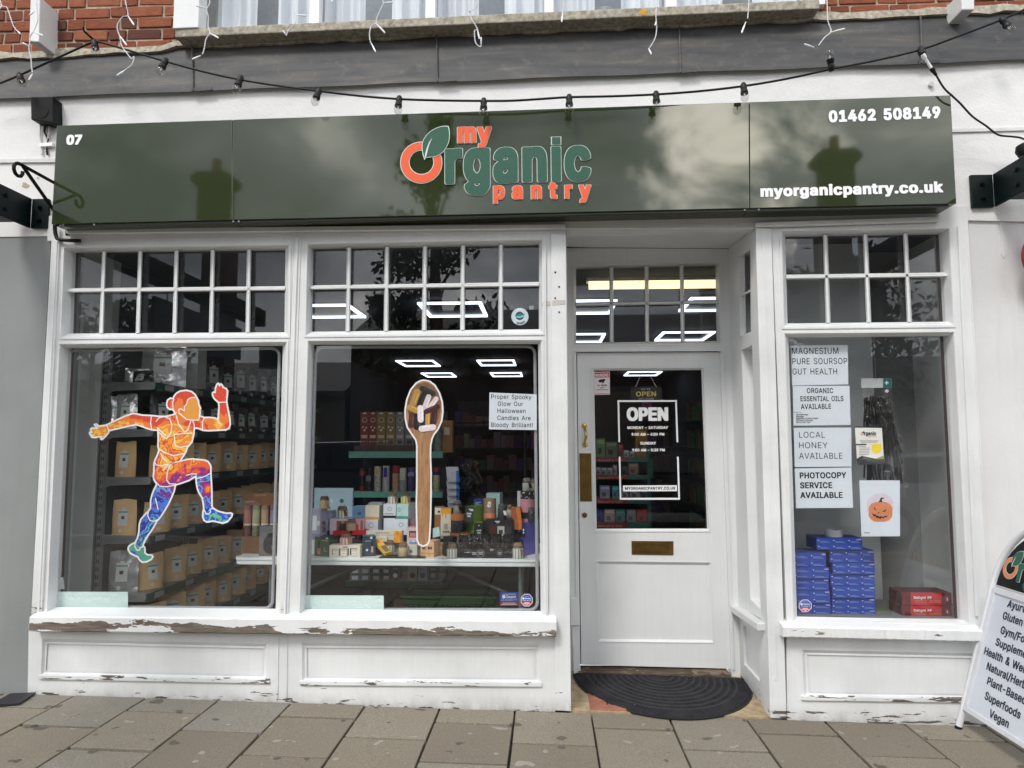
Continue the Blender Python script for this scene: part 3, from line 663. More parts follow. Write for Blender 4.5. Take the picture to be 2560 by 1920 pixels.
# mortar bed above the lead
mb = MB(); P0 = None
for i in range(90):
    x = -300+i*37; t_ = at(x, topl(x)-14+random.uniform(-4, 4), .085); b_ = at(x, topl(x)+3+random.uniform(-4, 4), .075)
    pr = [t_, b_, b_+Vector((0, .05, 0)), t_+Vector((0, .05, 0))]
    if P0: mb.loft(P0, pr)
    P0 = pr
obj('mortar_fillet', mb, CONC, shop)
# bricks: Flemish bond, hand-made edges
YB = .1
def bricks(x0, x1, z0, z1):
    mb = MB(); tn = []; cz = .0745; bl, bh, hd, jt = .213, .063, .102, .0125; k = 0; z = z0
    sl_ = math.tan(R(-.0))
    while z < z1:
        x = x0-(.0 if k % 2 else .159); i = k % 2
        while x < x1:
            ln = bl if i % 2 == 0 else hd
            a, b_ = max(x, x0), min(x+ln, x1)
            if b_-a > .02:
                r = lambda: random.uniform(-.004, .004); yo = YB+random.uniform(-.005, .004)
                q = [(a+r(), yo+r()*.4, z+r()), (b_+r(), yo+r()*.4, z+r()), (b_+r(), yo+r()*.4, z+bh+r()), (a+r(), yo+r()*.4, z+bh+r())]
                mb.prism(q, (0, .05, 0)); tn += [random.random()*(.75 if random.random() < .85 else .15)+(.25 if random.random() < .85 else 0)]*6
            x += ln+jt; i += 1
        z += cz; k += 1
    o = obj('brickwork', mb, BRICK, shop, bevel=.005); at_ = o.data.attributes.new('tone', 'FLOAT', 'FACE'); at_.data.foreach_set('value', tn); return o
zb = min(at(-200, 160, YB).z, at(2700, 30, YB).z)-.1
xw0, xw1 = at(*D1(1515, 100), YB).x, at(*A2(1330, 20), YB).x
bricks(at(-500, 60, YB).x, xw0, zb, zb+.95); bricks(xw1, at(3000, 0, YB).x, zb+.09, zb+.95)
zs_, zs2_ = at(437, 74, -.01).z, at(2049, 0, -.01).z
mb = MB(); mb.box(at(-600, 60, YB).x, at(3000, 60, YB).x, YB+.009, YB+.25, zb-.1, min(zs_, zs2_)-.03); obj('mortar_wall', mb, MORTAR, shop)
mb = MB(); zm_ = min(zs_, zs2_)-.03; mb.box(at(-600, 60, YB).x, xw0, YB+.009, YB+.25, zm_, zb+3); mb.box(xw1, at(3000, 60, YB).x, YB+.009, YB+.25, zm_, zb+3); mb.box(xw0, xw1, YB+.009, YB+.25, zb+1.9, zb+3); obj('mortar_wall', mb, MORTAR, shop)
# white timber brackets
for a in (([D1(262, -30), D1(345, -30), D1(335, 362), D1(250, 356)]), ([A2(1940, -40), A2(2000, -40), A2(1998, 42), A2(1945, 42)])):
    mb = MB(); mb.prism([at(*q, -.06) for q in a], (0, .17, 0)); obj('timber_bracket', mb, PAINT, shop, bevel=.006)
# upper window: concrete sill, frames, panes, curtains
P = lambda Y, *q: [at(*p, Y) for p in q]
mb = MB(); f = P(-.01, (437, 72), (2049, -2), (2050, 21), (437, 93)); bk = [Vector((p.x, .14, p.z+(.02 if i < 2 else 0))) for i, p in enumerate(f)]; mb.loft(f, bk)
uw = part('upper_window', shop); obj('concrete_sill', mb, CONC, uw, bevel=.006)
zs = at(437, 74, -.01).z; zs2 = at(2049, 0, -.01).z
def ux(px, py): return at(px, py, .07).x
zz = lambda X: zs+(zs2-zs)*(X-f[0].x)/(f[1].x-f[0].x)+.012
def uframe(xa, xb, y0=.05, y1=.12, mat=UPVC, nm='upright'):
    mb = MB(); mb.prism([(xa, y0, zz(xa)), (xb, y0, zz(xb)), (xb, y0, zz(xb)+1.3), (xa, y0, zz(xa)+1.3)], (0, y1-y0, 0)); obj(nm, mb, mat, uw, bevel=.003)
xs = [ux(*D1(1580, 60)), ux(*D1(1785, 60)), ux(776, 40), ux(800, 40), ux(1065, 30), ux(1089, 30), ux(1361, 20), ux(1384, 20), ux(1664, 5), ux(1690, 5), ux(2030, 0), ux(2060, 0)]
mb = MB(); x0 = at(*D1(1515, 100), .0).x; mb.prism([(x0, -.02, zz(x0)-.01), (xs[1], -.02, zz(xs[1])-.01), (xs[1], -.02, zs+1.3), (x0, -.02, zs+1.3)], (0, .1, 0)); obj('upright', mb, PAINT, uw, bevel=.004)
for i in range(2, 12, 2): uframe(xs[i], xs[i+1])
for a, b_ in zip(xs[1::2], xs[2::2]):
    mb = MB(); mb.prism([(a, .06, zz(a)), (b_, .06, zz(b_)), (b_, .06, zz(b_)+.012), (a, .06, zz(a)+.012)], (0, .05, 0)); obj('bottom_rail', mb, UPVC, uw)
    mb = MB(); mb.prism([(a, .085, zz(a)), (b_, .085, zz(b_)), (b_, .085, zz(b_)+1.3), (a, .085, zz(a)+1.3)], (0, .005, 0)); obj('pane', mb, GLASS, uw)
cu = NT('sheer_curtain'); cu.base(srgb(214, 220, 226)); cu.rough(.9); cu.b.inputs['Subsurface Weight'].default_value = 0
for a, b_ in zip(xs[1::2], xs[2::2]):
    mb = MB(); ph = random.random()*6
    wv = lambda u, ph=ph: .03*math.sin(u*34+ph)+.015*math.sin(u*77+ph*2)
    for (u0, u1) in ((0, .38), (.62, 1)) if b_-a < 1 else ((0, 1),):
        mb.grid(lambda i, j, u0=u0, u1=u1: (a+(b_-a)*(u0+(u1-u0)*i), .2+wv(u0+(u1-u0)*i), zz(a)+j*1.4), 40, 2)
    obj('curtain', mb, cu.mat, uw, smooth=True)
mb = MB(); mb.box(xs[0]-.3, xs[-1]+.3, .9, .95, zs-.1, zs+1.6); obj('room_wall', mb, C(150, 160, 168, .9), uw)
mb = MB(); mb.box(xs[0]-.3, xs[-1]+.3, .12, .95, zs-.06, zs-.01); obj('room_floor', mb, C(190, 196, 200, .8), uw)
c0 = at(*D6(975, 95), .3); mb = MB(); mb.lathe((c0.x, .3, zz(c0.x)), [(.05, 0), (.10, .06), (.105, .12), (.095, .12), (.09, .06), (.04, .01)], 24); tag(obj('glass_bowl', mb, C(220, 228, 232, .15), smooth=True), 'pale round bowl on the inner sill of the upstairs window', 'bowl')
c0 = at(*A2(400, 15), .3); mb = MB(); mb.lathe((c0.x, .3, zz(c0.x)), [(.055, 0), (.06, .01), (.06, .17), (.052, .18)], 24); tag(obj('grey_canister', mb, C(120, 126, 134, .3), smooth=True), 'grey round canister on the inner sill of the upstairs window', 'canister')
# ---------------------------------------------------------------- inside of the shop
XL, XR, YI, ZF, ZC = at(150, 1000, .14).x-.14, at(2440, 1000, .14).x+.02, 10.5, gz(0)+.12, 2.86
WALL_LIT = C(200, 204, 204, .85, var=.05, scale=2); WALL_DIM = C(72, 80, 88, .85, var=.06, scale=2); DARKF = C(38, 38, 40, .6, var=.15, scale=3); CEIL = C(66, 70, 78, .9, var=.04)
mb = MB(); mb.box(XL-.1, XL, .1, .9, ZF, ZC+.1); obj('interior_wall', mb, WALL_LIT, shop); mb = MB(); mb.box(XL-.1, XL, .9, YI, ZF, ZC+.1); obj('interior_wall', mb, WALL_DIM, shop)  # paler by the window, dark slate further in: daylight fall-off put into colour
mb = MB(); mb.box(XR, XR+.1, .1, .9, ZF, ZC+.1); obj('interior_wall', mb, WALL_LIT, shop); mb = MB(); mb.box(XR, XR+.1, .9, YI, ZF, ZC+.1); obj('interior_wall', mb, WALL_DIM, shop)  # right wall split likewise, daylight falling off painted as two tones
mb = MB(); mb.box(XL, XR, YI, YI+.1, ZF, ZC+.1); obj('interior_wall', mb, C(40, 46, 54, .9), shop)
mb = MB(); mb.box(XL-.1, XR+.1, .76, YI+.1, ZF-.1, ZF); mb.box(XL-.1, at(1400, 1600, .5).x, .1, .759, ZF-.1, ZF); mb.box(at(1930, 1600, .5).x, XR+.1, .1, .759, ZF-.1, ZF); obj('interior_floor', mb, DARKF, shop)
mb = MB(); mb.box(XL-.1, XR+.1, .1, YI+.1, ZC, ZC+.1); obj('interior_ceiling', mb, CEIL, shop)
# the neighbour on the left and the pieces at the ground
nb = MB(); nb.prism([at(*q, .022) for q in [(-700, 590), (128, 585), (77, 1540), (69, 1736), (-700, 1720)]], (0, .3, 0))
tag(obj('neighbour_wall', nb, RENDER_G), 'smooth grey rendered wall at the left of the shopfront', 'wall')
mb = MB(); q = [atG(*B3(-40, 262), .004), atG(*B3(75, 256), .004), atG(*B3(142, 212), .004), atG(*B3(40, 216), .004)]; mb.prism(q, (0, 0, .008)); tag(obj('drain_cover', mb, C(36, 36, 42, .6, bump=.3)), 'small black drain cover at foot of the grey wall', 'drain cover')

# broken plaster spots in the render
for z_, c_, r_, Y_ in ((A1, (108, 800), 15, .016), (D2, (668, 948), 22, .03), (C8, (490, 335), 14, .016)):
    mb = MB(); mb.prism([at(*z_(c_[0]+r_*(1+.25*math.sin(3*a+1))*math.cos(a), c_[1]+r_*.8*(1+.2*math.sin(2*a))*math.sin(a)), Y_-.002) for a in [2*math.pi*k/16 for k in range(16)]], (0, .004, 0)); obj('plaster_spot', mb, C(176, 160, 140, .9, var=.4, scale=60), shop)
mb = MB(); mb.prism([at(*A2(565+18*math.cos(a)*(1+.3*math.sin(3*a)), 52+13*math.sin(a)), -.0115) for a in [2*math.pi*k/14 for k in range(14)]], (0, .002, 0)); obj('lichen_spot', mb, C(196, 150, 52, .95, var=.4, scale=90), uw)
# ================================================================ FASCIA SIGN
YS = -.16
sign = thing('fascia_sign', 'long glossy dark green fascia sign with the shop name over the windows', 'sign', tuple(at(1260, 530, YS)))
top_ = lambda x: 314+(238-314)*(x-142)/(2376.6-142); bot_ = lambda x: 560+(509-560)*(x-128.5)/(2391-128.5)
def sx(x, t): # slanted ends
    return x
spl = [(142, 128.5), (581, 579), (1873, 1874.5), (2376.6, 2391)]
for (a, a2), (b, b2) in zip(spl[:-1], spl[1:]):
    mb = MB(); g_ = .6
    mb.prism([at(a+(g_ if a > 142 else 0), top_(a), YS), at(b-(g_ if b < 2370 else 0), top_(b), YS), at(b2-(g_ if b < 2370 else 0), bot_(b2), YS), at(a2+(g_ if a > 142 else 0), bot_(a2), YS)], (0, .165, 0)); obj('sign_panel', mb, SIGN, sign, bevel=.0025)
mb = MB(); mb.prism([at(160, bot_(160)+1, YS+.012), at(2372, bot_(2372)+1, YS+.012), at(2372, bot_(2372)+7, YS+.012), at(160, bot_(160)+7, YS+.012)], (0, .02, 0)); obj('bottom_rail', mb, C(30, 36, 26, .4), sign)
for x in (235, 583, 597, 1862, 1897):
    mb = MB(); c0 = at(x, bot_(x)+3.5, YS+.004); mb.tube([c0, c0+Vector((0, .01, 0))], .006, 8); obj('rail_screw', mb, GREYMET, sign)
mb = MB(); ptext(mb, '07', A1, 287, 624, 355, 622, 37, YS, .06, .03, h=.014, lift=.003); obj('lettering', mb, WHITEV, sign)
mb = MB(); ptext(mb, '01462 508149', A2, 1368, 527, 1851, 508, 45, YS, .052, .05, h=.014, lift=.003); obj('lettering', mb, WHITEV, sign)
mb = MB(); ptext(mb, 'myorganicpantry.co.uk', A2, 1073, 849, 1862, 829, 42, YS, .05, .05, h=.014, lift=.003); obj('lettering', mb, WHITEV, sign)
def ell(c, rx, ry, n=56, a0=0, a1=360): return [(c[0]+rx*math.cos(R(a0+(a1-a0)*i/n)), c[1]+ry*math.sin(R(a0+(a1-a0)*i/n))) for i in range(n+1)]
LEAF = [(352, 425), (334, 375), (324, 320), (324, 262), (340, 212), (372, 165), (412, 128), (462, 98), (520, 78), (565, 72), (600, 76), (609, 110), (613, 160), (611, 205), (600, 252), (578, 300), (545, 345), (505, 374), (462, 390), (410, 398), (368, 404)]
def logo(fn, parent, mats, name='logo', words=True, h=.0125, my=True, pantry=True):
    """fn(u,v,layer) maps the drawing (in its own units) to a world point"""
    mb = MB(); rel = lambda p, q: (fn(*q, 0)-fn(*p, 0))
    def ring(ro, ri, mi, lay):
        A = ell((312, 455), *ro); B = ell((314, 452), *ri)
        for i in range(len(A)-1): mb.face([fn(*A[i], lay), fn(*A[i+1], lay), fn(*B[i+1], lay), fn(*B[i], lay)], mi)
    ring((225, 223), (126, 124), 0, 0); ring((217, 215), (134, 132), 1, 1)
    cx, cy = 465, 235; G = lambda k: [((x-cx)*k+cx, (y-cy)*k+cy) for x, y in LEAF]
    mb.face([fn(x, y, 2) for x, y in G(1.035)], 0); mb.face([fn(x, y, 3) for x, y in G(.975)], 2)
    mb.face([fn(x, y, 4) for x, y in ((352, 424), (356, 370), (372, 310), (396, 250), (432, 196), (404, 262), (386, 320), (374, 372), (366, 402))], 0)
    def tx(body, p0, p1, cap, off, o2, track, mi):
        a, b = fn(*p0, 0), fn(*p1, 0); up = rel((p0[0], p0[1]), (p0[0], p0[1]-cap)); V, _ = T(body, off, track, h)
        l0, l1, l2 = (fn(*p0, k)-fn(*p0, 0) for k in (0, 1, 3))
        text(mb, body, a, b, up, off+o2, track, h, l1, 0, 0, V); text(mb, body, a, b, up, off, track, h, l2, mi, 0, V)
    if words: tx('rgan\u0131c', (566, 660), (2114, 626), 428, .046, .011, .06, 2)
    if words:
        for q, mi, lay in (((1690, 182, 1800, 272), 0, 1), ((1700, 190, 1791, 264), 2, 3)): mb.face([fn(q[0], q[1], lay), fn(q[2], q[1]-2, lay), fn(q[2], q[3]-2, lay), fn(q[0], q[3], lay)], mi)
    if my: tx('my', (698, 238), (1058, 232), 192, .052, .02, .07, 1)
    if pantry: tx('pantry', (1078, 838), (2115, 826), 162, .056, .022, .34, 1)
    return obj(name, mb, mats, parent, recalc=False)
logo(lambda u, v, l: at(*C1(u, v), YS)+Vector((0, -.003-.0022*l, 0)), sign, [LPALE, ORANGE, LGREEN])

# ================================================================ HANGING THINGS ON THE FACADE
# dark green steel beams that run out over the pavement
def pergola(qx, top, bot, plate, label, sgn):
    Xf = at(qx, (top+bot)/2, .0).x; zt, zb_ = at(qx, top, .0).z, at(qx, bot, .0).z
    t = thing('pergola_beam', label, 'beam', (Xf, -1.5, zb_), 'dark green beams over the pavement')
    xs_ = sorted((Xf, at(plate, 500, 0).x)); mb = MB(); mb.box(xs_[0], xs_[1], -.006, .014, zb_, zt); obj('wall_plate', mb, STEEL_G, t, bevel=.002)
    mb = MB(); mb.box(min(Xf, Xf+.012*sgn), max(Xf, Xf+.012*sgn), -.33, -.006, zb_, zt); obj('flange', mb, STEEL_G, t, bevel=.002)
    mb = MB(); a, b = sorted((Xf+.013*sgn, Xf+.13*sgn)); mb.box(a, b, -3.4, -.1, zb_+.006, zt+.004); obj('beam', mb, STEEL_G, t, bevel=.004)
    for zf in (.28, .72):
        c0 = Vector(((xs_[0]+xs_[1])/2, -.006, zb_+(zt-zb_)*zf)); mb = MB(); mb.tube([c0, c0+Vector((0, -.012, 0))], .013, 6); mb.tube([c0, c0+Vector((0, -.022, 0))], .007, 8); obj('bolt', mb, STEEL_G, t)
        c0 = Vector((Xf-.0*sgn, -.2, zb_+(zt-zb_)*zf)); mb = MB(); mb.tube([c0, c0+Vector((-.012*sgn, 0, 0))], .013, 6); obj('bolt', mb, STEEL_G, t)
    return Xf, zt, zb_
bl_ = pergola(80, 498, 571, 123, 'dark green steel beam and bolted plate left of the sign', -1)
br_ = pergola(2482, 437, 518, 2429, 'dark green steel beam and bolted plate right of the sign', 1)
# hanging boards under the beams, out over the pavement (seen mirrored in the upper panes)
for (Xf, zt, zb_), lb, s_ in ((bl_, 'dark board hung under the left pergola beam', -1), (br_, 'dark board hung under the right pergola beam', 1)):
    t = thing('hanging_board', lb, 'board', (Xf+.07*s_, -2.2, zb_-.4)); x = Xf+.07*s_
    mb = MB(); mb.box(x-.015, x+.015, -2.9, -1.3, zb_-.42, zb_-.1); obj('board', mb, C(30, 32, 32, .5), t)
    for y in (-2.7, -1.5): mb = MB(); mb.tube([(x, y, zb_-.1), (x, y, zb_+.004)], .006, 5); obj('chain', mb, IRON, t)
# scroll bracket at the left end of the sign
XB = at(131, 480, YS).x-.012
mb = MB(); q = lambda x, y: atX(*C8(x, y), XB); a, b = q(252, 152), q(697, 396)
d = (b-a).normalized(); wallp = a+d*((.0-a.y)/d.y)
sc_ = [(295, 255), (290, 290), (268, 315), (235, 312), (200, 280), (180, 225), (180, 180), (200, 152), (228, 146), (252, 152)]
mb.tube([q(*p) for p in sc_]+[b, wallp], .0095, 8)
a2, b2 = q(300, 190), q(688, 742); d2 = (b2-a2).normalized(); mb.tube([a2, b2, a2+d2*((0-a2.y)/d2.y)], .0095, 8)
t = obj('scroll_bracket', mb, IRON, smooth=True, label='black wrought iron scroll bracket at the left end of the sign', cat='bracket')
pl_ = MB(); pl_.box(XB-.012, XB+.012, -.002, .016, (a2+d2*((0-a2.y)/d2.y)).z-.03, wallp.z+.03); obj('back_plate', pl_, IRON, t)
# junction box with its cables
mb = MB(); f = [at(*p, -.07) for p in (D1(262, 836), D1(455, 832), D1(459, 1045), D1(440, 1075), D1(345, 1058), D1(266, 1030))]
f2 = [at(*D1(x, y), -.07) for x, y in ((262, 836), (455, 832), (459, 1062), (266, 1032))]
bk = [Vector((p.x, .016, p.z)) for p in f2]; mb.loft(f2, bk)
jb = obj('junction_box', mb, C(20, 20, 22, .6, bump=.1, spec=.2), bevel=.006, label='black plastic junction box on white wall above the left end of the sign', cat='junction box')
mb = MB(); c0 = (f2[0]+f2[2])/2; mb.tube([(c0.x, -.0705, c0.z-.01), (c0.x, -.0725, c0.z-.01)], .042, 24); obj('knockout', mb, C(15, 15, 17, .6, spec=.2), jb)
for k, (xs_, col) in enumerate(((((175, 540), (172, 585), (178, 620), (182, 668)), C(200, 200, 198, .5)), (((195, 540), (192, 570), (207, 600), (200, 640), (205, 668)), BLACK), (((215, 540), (212, 575), (204, 610), (198, 655)), C(206, 204, 200, .5)))):
    mb = MB(); mb.tube([at(*A1(x, y), .004) for x, y in xs_], .006, 6); obj('cable', mb, col, jb, smooth=True)
mb = MB(); mb.prism(PL(A1, -.006, 170, 617, 226, 614, 226, 630, 170, 634), (0, .02, 0)); obj('cable_clip', mb, WHITEV, jb, bevel=.002)
# drain hose under the sign's left end
mb = MB(); mb.tube([at(*C8(x, y), -.03) for x, y in ((712, 940), (712, 1000), (718, 1060), (738, 1120), (790, 1140), (900, 1146), (1040, 1150))], .011, 8)
tag(obj('black_hose', mb, BLACK, smooth=True), 'short black hose curling below the left end of the sign', 'hose')
# dark red round thing at the right edge
c0 = at(2582, 640, -.3); mb = MB(); mb.tube([c0+Vector((-.004, 0, 0)), c0+Vector((.026, 0, 0))], .19, 40)
mb2 = MB(); n_ = 40; c1 = at(2636, 640, -.12); mb2.tube([c1+Vector((0, -.02, 0)), c1+Vector((0, .02, 0))], .16, n_)
t = obj('round_sign', mb2, C(120, 26, 40, .4), smooth=True, label='edge of dark red round sign at the right edge of the photo', cat='sign')
mb = MB(); mb.tube([c1+Vector((0, .0, .158)), (c1.x, -.12, c1.z+.3)], .006, 6); obj('hanger', mb, IRON, t)
c1 = atX(2553, 372, at(2553, 372, -.1).x); mb = MB(); mb.lathe(at(2562, 378, -.12), [(.03, -.03), (.045, 0), (.04, .03), (.015, .045)], 14); tag(obj('cable_grommet', mb, BLACK, smooth=True), 'black round grommet where the cable ends beside the right beam', 'grommet')

# ---------------------------------------------------------------- festoon lights
fes = [A1(*p) for p in ((-90, 395), (0, 360), (85, 325), (240, 254), (400, 182), (425, 180), (570, 222), (715, 265), (880, 310), (1040, 345), (1210, 372), (1375, 393), (1550, 414), (1725, 428), (1900, 434), (2090, 436), (2212, 435))]+[A2(*p) for p in ((120, 428), (245, 420), (430, 416), (620, 408), (810, 394), (1000, 372), (1190, 340), (1375, 300), (1570, 262), (1765, 215), (1940, 152), (2115, 85), (2250, 25))]
def yf(px): return -.2-.04*math.sin((px-240)/1900*math.pi) if px > 240 else -.12-.08*px/240
def smooth_path(pts, n=4):
    P = [Vector(p) for p in pts]; out = []
    for i in range(len(P)-1):
        p0 = P[max(i-1, 0)]; p1 = P[i]; p2 = P[i+1]; p3 = P[min(i+2, len(P)-1)]
        for k in range(n):
            t = k/n; out.append(.5*((2*p1)+(p2-p0)*t+(2*p0-5*p1+4*p2-p3)*t*t+(3*p1-p0-3*p2+p3)*t*t*t))
    return out+[P[-1]]
fl_ = thing('festoon_lights', 'black festoon cable with clear bulbs looping above the sign', 'festoon lights', tuple(at(1280, 250, -.2)))
mb = MB(); mb.tube(smooth_path([at(*p, yf(p[0])) for p in fes]), .0062, 6); obj('cable', mb, BLACKSAT, fl_, smooth=True)
c0 = at(238, 103, -.09); mb = MB(); mb.tube([c0, c0+Vector((0, -.1, 0)), c0+Vector((0, -.11, .02))], .006, 6); obj('cable_hook', mb, IRON, fl_)
bulbs = [(A1(85, 325), (.06, -.012), 1), (A1(408, 182), (.04, -.01), 1), (A1(715, 262), (-.025, 0), 1), (A1(1040, 338), (-.02, 0), 1), (A1(1378, 392), (-.02, 0), 1), (A1(1725, 426), (-.004, 0), 1), (A1(2090, 436), (0, 0), 1), (A2(247, 420), (0, 0), 1), (A2(622, 406), (.0, 0), 1), (A2(1000, 370), (.0, 0), 1), (A2(1380, 298), (-.02, 0), -1), (A2(2118, 85), (.04, 0), 1)]
def bulb(c0, lean, s_):
    ax = Vector((lean[0]*2, lean[1]*2-.05, -.2*s_)).normalized(); f_ = lambda d: c0+ax*d
    mb = MB(); mb.tube([f_(-.014), f_(.0), f_(.014), f_(.027), f_(.031), f_(.052), f_(.054)], [.012, .0175, .0185, .015, .0185, .021, .016], 12)
    h_ = obj('bulb_holder', mb, BLACKSAT, fl_, smooth=True)
    mb = MB(); pr = [(.014, .051), (.019, .056), (.0225, .064), (.0235, .075), (.022, .086), (.015, .095), (.006, .099)]
    mb.tube([f_(z) for r, z in pr], [r for r, z in pr], 14); obj('bulb', mb, GLASS_BULB, h_, smooth=True)
    mb = MB(); mb.tube([f_(.05), f_(.068)], [.005, .003], 6); mb.tube([f_(.066)+Vector((-.005, 0, 0)), f_(.074), f_(.066)+Vector((.005, 0, 0))], .0012, 4); obj('filament', mb, C(220, 216, 205, .4), h_)
for p, ln, s_ in bulbs: bulb(at(*p, yf(p[0])), ln, s_)
# feed cable plugged into the string
p = A2(1765, 215); c0 = at(*p, yf(p[0])); fc = thing('power_cable', 'thin black feed cable with white connector dropping right of the sign', 'cable', tuple(c0))
mb = MB(); c1 = at(*D2(205, 322), -.21); mb.tube([c0+Vector((0, 0, .01)), c0.lerp(c1, .5), c1], [.014, .02, .017], 12); obj('socket', mb, BLACKSAT, fc, smooth=True)
mb = MB(); c2 = at(*D2(258, 405), -.2); mb.tube([c1, c1.lerp(c2, .25), c1.lerp(c2, .3), c2], [.012, .011, .0075, .0075], 10); obj('connector', mb, WHITEV, fc, smooth=True)
mb = MB(); c3 = at(*D2(285, 445), -.2); mb.tube([c2, c2.lerp(c3, .4), c2.lerp(c3, .5), c3], [.012, .0125, .0095, .0075], 10); obj('plug', mb, BLACK, fc, smooth=True)
mb = MB(); mb.tube(smooth_path([c3]+[at(*D2(x, y), -.2+k) for x, y, k in ((330, 520, 0), (380, 568, 0), (430, 615, .02), (500, 690, .05), (580, 745, .08), (650, 798, .1), (720, 808, .1), (780, 815, .1), (830, 835, .08))]), .0055, 6); obj('cable', mb, BLACK, fc, smooth=True)
# small white screw cup in the render
c0 = at(*D2(250, 505), .014); mb = MB(); mb.tube([c0, c0+Vector((0, -.018, 0))], .013, 14); mb.tube([c0+Vector((0, -.018, 0)), c0+Vector((0, -.0185, 0))], .006, 10); tag(obj('wall_plug', mb, C(196, 194, 190, .6), smooth=True), 'small pale wall plug in the white render above the sign', 'wall plug')

# ---------------------------------------------------------------- icicle light strands
WIRE = C(214, 216, 220, .45, var=.04)
ic = [
 (D1, [(-40, -40), (0, 0), (15, 50), (60, 65), (90, 150), (120, 230), (150, 268)], [((150, 268), (178, 293)), ((15, 50), (-10, 80))], 'leftmost white icicle strand against the bricks'),
 (D1, [(320, -40), (318, 60), (328, 150), (315, 210), (290, 270), (262, 310), (256, 370), (252, 430), (268, 500), (272, 570), (280, 625)], [((280, 640), (250, 690)), ((300, 95), (255, 130)), ((290, 275), (372, 308)), ((250, 398), (195, 370))], 'white icicle strand hanging over the left timber bracket'),
 (D1, [(1075, -40), (1085, 20), (1105, 130), (1060, 145), (1020, 200), (1015, 255), (1035, 315), (1050, 390), (1090, 450), (1135, 505), (1158, 490), (1140, 555), (1080, 605)], [((1080, 605), (1008, 655)), ((1108, 140), (1158, 215)), ((1040, 315), (1094, 390))], 'white icicle strand crossing the bricks and lead below the window edge'),
 (D1, [(1815, -40), (1808, 40), (1785, 80), (1800, 150), (1798, 225), (1812, 285), (1780, 340), (1765, 420), (1748, 470)], [((1735, 480), (1660, 512)), ((1790, 75), (1692, 48)), ((1812, 285), (1888, 328))], 'white icicle strand at the left end of the concrete sill'),
 (D6, [(280, -40), (292, 10), (325, 90), (345, 130), (335, 200), (285, 255), (262, 305)], [((262, 308), (232, 262)), ((345, 128), (436, 136))], 'white icicle strand in front of the left upstairs pane'),
 (D6, [(640, -30), (650, 0)], [((650, 0), (662, 18))], 'short white icicle tip at the top of the upstairs window'),
 (D6, [(1080, -40), (1100, 25), (1080, 70), (1045, 150), (1038, 200), (1000, 220), (982, 280), (985, 345), (1000, 385)], [((1000, 380), (1033, 448)), ((1105, 24), (1188, 20)), ((1040, 205), (1115, 284))], 'white icicle strand over the pale bowl with a forked end'),
 (D6, [(1915, -40), (1922, 20), (1895, 70), (1850, 100), (1862, 160), (1895, 215), (1915, 260), (1890, 262), (1890, 330), (1905, 380), (1940, 405)], [((1945, 400), (1945, 320)), ((1915, 262), (1930, 335)), ((1850, 105), (1838, 88))], 'white icicle strand ending in a closed loop over the lead'),
 (A2, [(225, -30), (222, 20), (218, 60)], [((218, 60), (215, 95))], 'straight white icicle strand before the middle upstairs panes'),
 (A2, [(635, -30), (625, 20), (622, 70), (625, 120), (618, 165), (595, 205)], [((590, 208), (602, 234)), ((622, 95), (618, 110))], 'white icicle strand below the yellow lichen on the sill'),
 (A2, [(1025, -30), (1022, 30), (1018, 80)], [((1010, 95), (992, 142))], 'white icicle strand near the right end of the sill'),
 (A2, [(1358, -30), (1362, 30), (1365, 90), (1378, 135), (1352, 160), (1325, 195)], [((1380, 138), (1438, 124)), ((1305, 205), (1262, 190))], 'rightmost white icicle strand with spread tips beside the brick'),
]
for z, path, tips, lb in ic:
    t = thing('icicle_lights', lb, 'icicle lights', tuple(at(*z(*path[0]), -.24)), 'white icicle light strands')
    yy = -.24+random.uniform(-.02, .02)
    pw = smooth_path([at(*z(*p), yy) for p in path], 7); mb = MB()
    for ph in (0, math.pi):
        hx = []; L_ = 0
        for i, p in enumerate(pw):
            L_ += (p-pw[i-1]).length if i else 0; a = L_*230+ph; hx.append(p+Vector((math.cos(a)*.0022, math.sin(a)*.0022, math.sin(a)*.001)))
        mb.tube(hx, .0019, 5)
    obj('twisted_wire', mb, WIRE, t, smooth=True)
    for a, b in tips:
        mb = MB(); A, B = at(*z(*a), yy), at(*z(*b), yy-.01); mb.tube([A, A.lerp(B, .3), A.lerp(B, .34), A.lerp(B, .92), B], [.0028, .0034, .0046, .0046, .003], 8); obj('light_tip', mb, C(226, 228, 232, .3), t, smooth=True)

# ================================================================ DOORMAT
ml, mr = atG(*B1(140, 1062)), atG(*B1(1236, 1068)); tip = atG(*B1(735, 1346)); mc = (ml+mr)/2; yb = min(.6, mc.y); hw = (mr.x-ml.x)/2; dpt = yb-tip.y
mb = MB(); rings = 26; seg = 40; base = len(mb.v)
MATm = NT('charcoal_fibre_mat'); p = MATm.coord(); n1 = MATm.noise(p, 190, 3, .7); n2 = MATm.noise(p, 12, 4)
c_ = MATm.ramp(n1, [(.32, srgb(20, 20, 22)), (.68, srgb(58, 58, 62))]); c_ = MATm.mix(MATm.ramp(n2, [(.4, (0, 0, 0)), (.7, (.4, .4, .4))]), c_, srgb(66, 66, 69)); c_ = MATm.mix(MATm.ramp(MATm.noise(p, 42, 2, .5), [(.79, (0, 0, 0)), (.81, (1, 1, 1))]), c_, srgb(150, 148, 142))
ta_ = MATm.n.new('ShaderNodeAttribute'); ta_.attribute_name = 'tone'; c_ = MATm.mix(ta_.outputs['Fac'], c_, srgb(84, 84, 88)); MATm.base(c_); MATm.rough(.95); MATm.b.inputs['Specular IOR Level'].default_value = .1; MATm.bump(n1, .9, .006)
def mpt(r, a, z): return Vector((mc.x+hw*r*math.cos(a), yb-dpt*r*math.sin(a), gz(mc.x+hw*r*math.cos(a))+z))
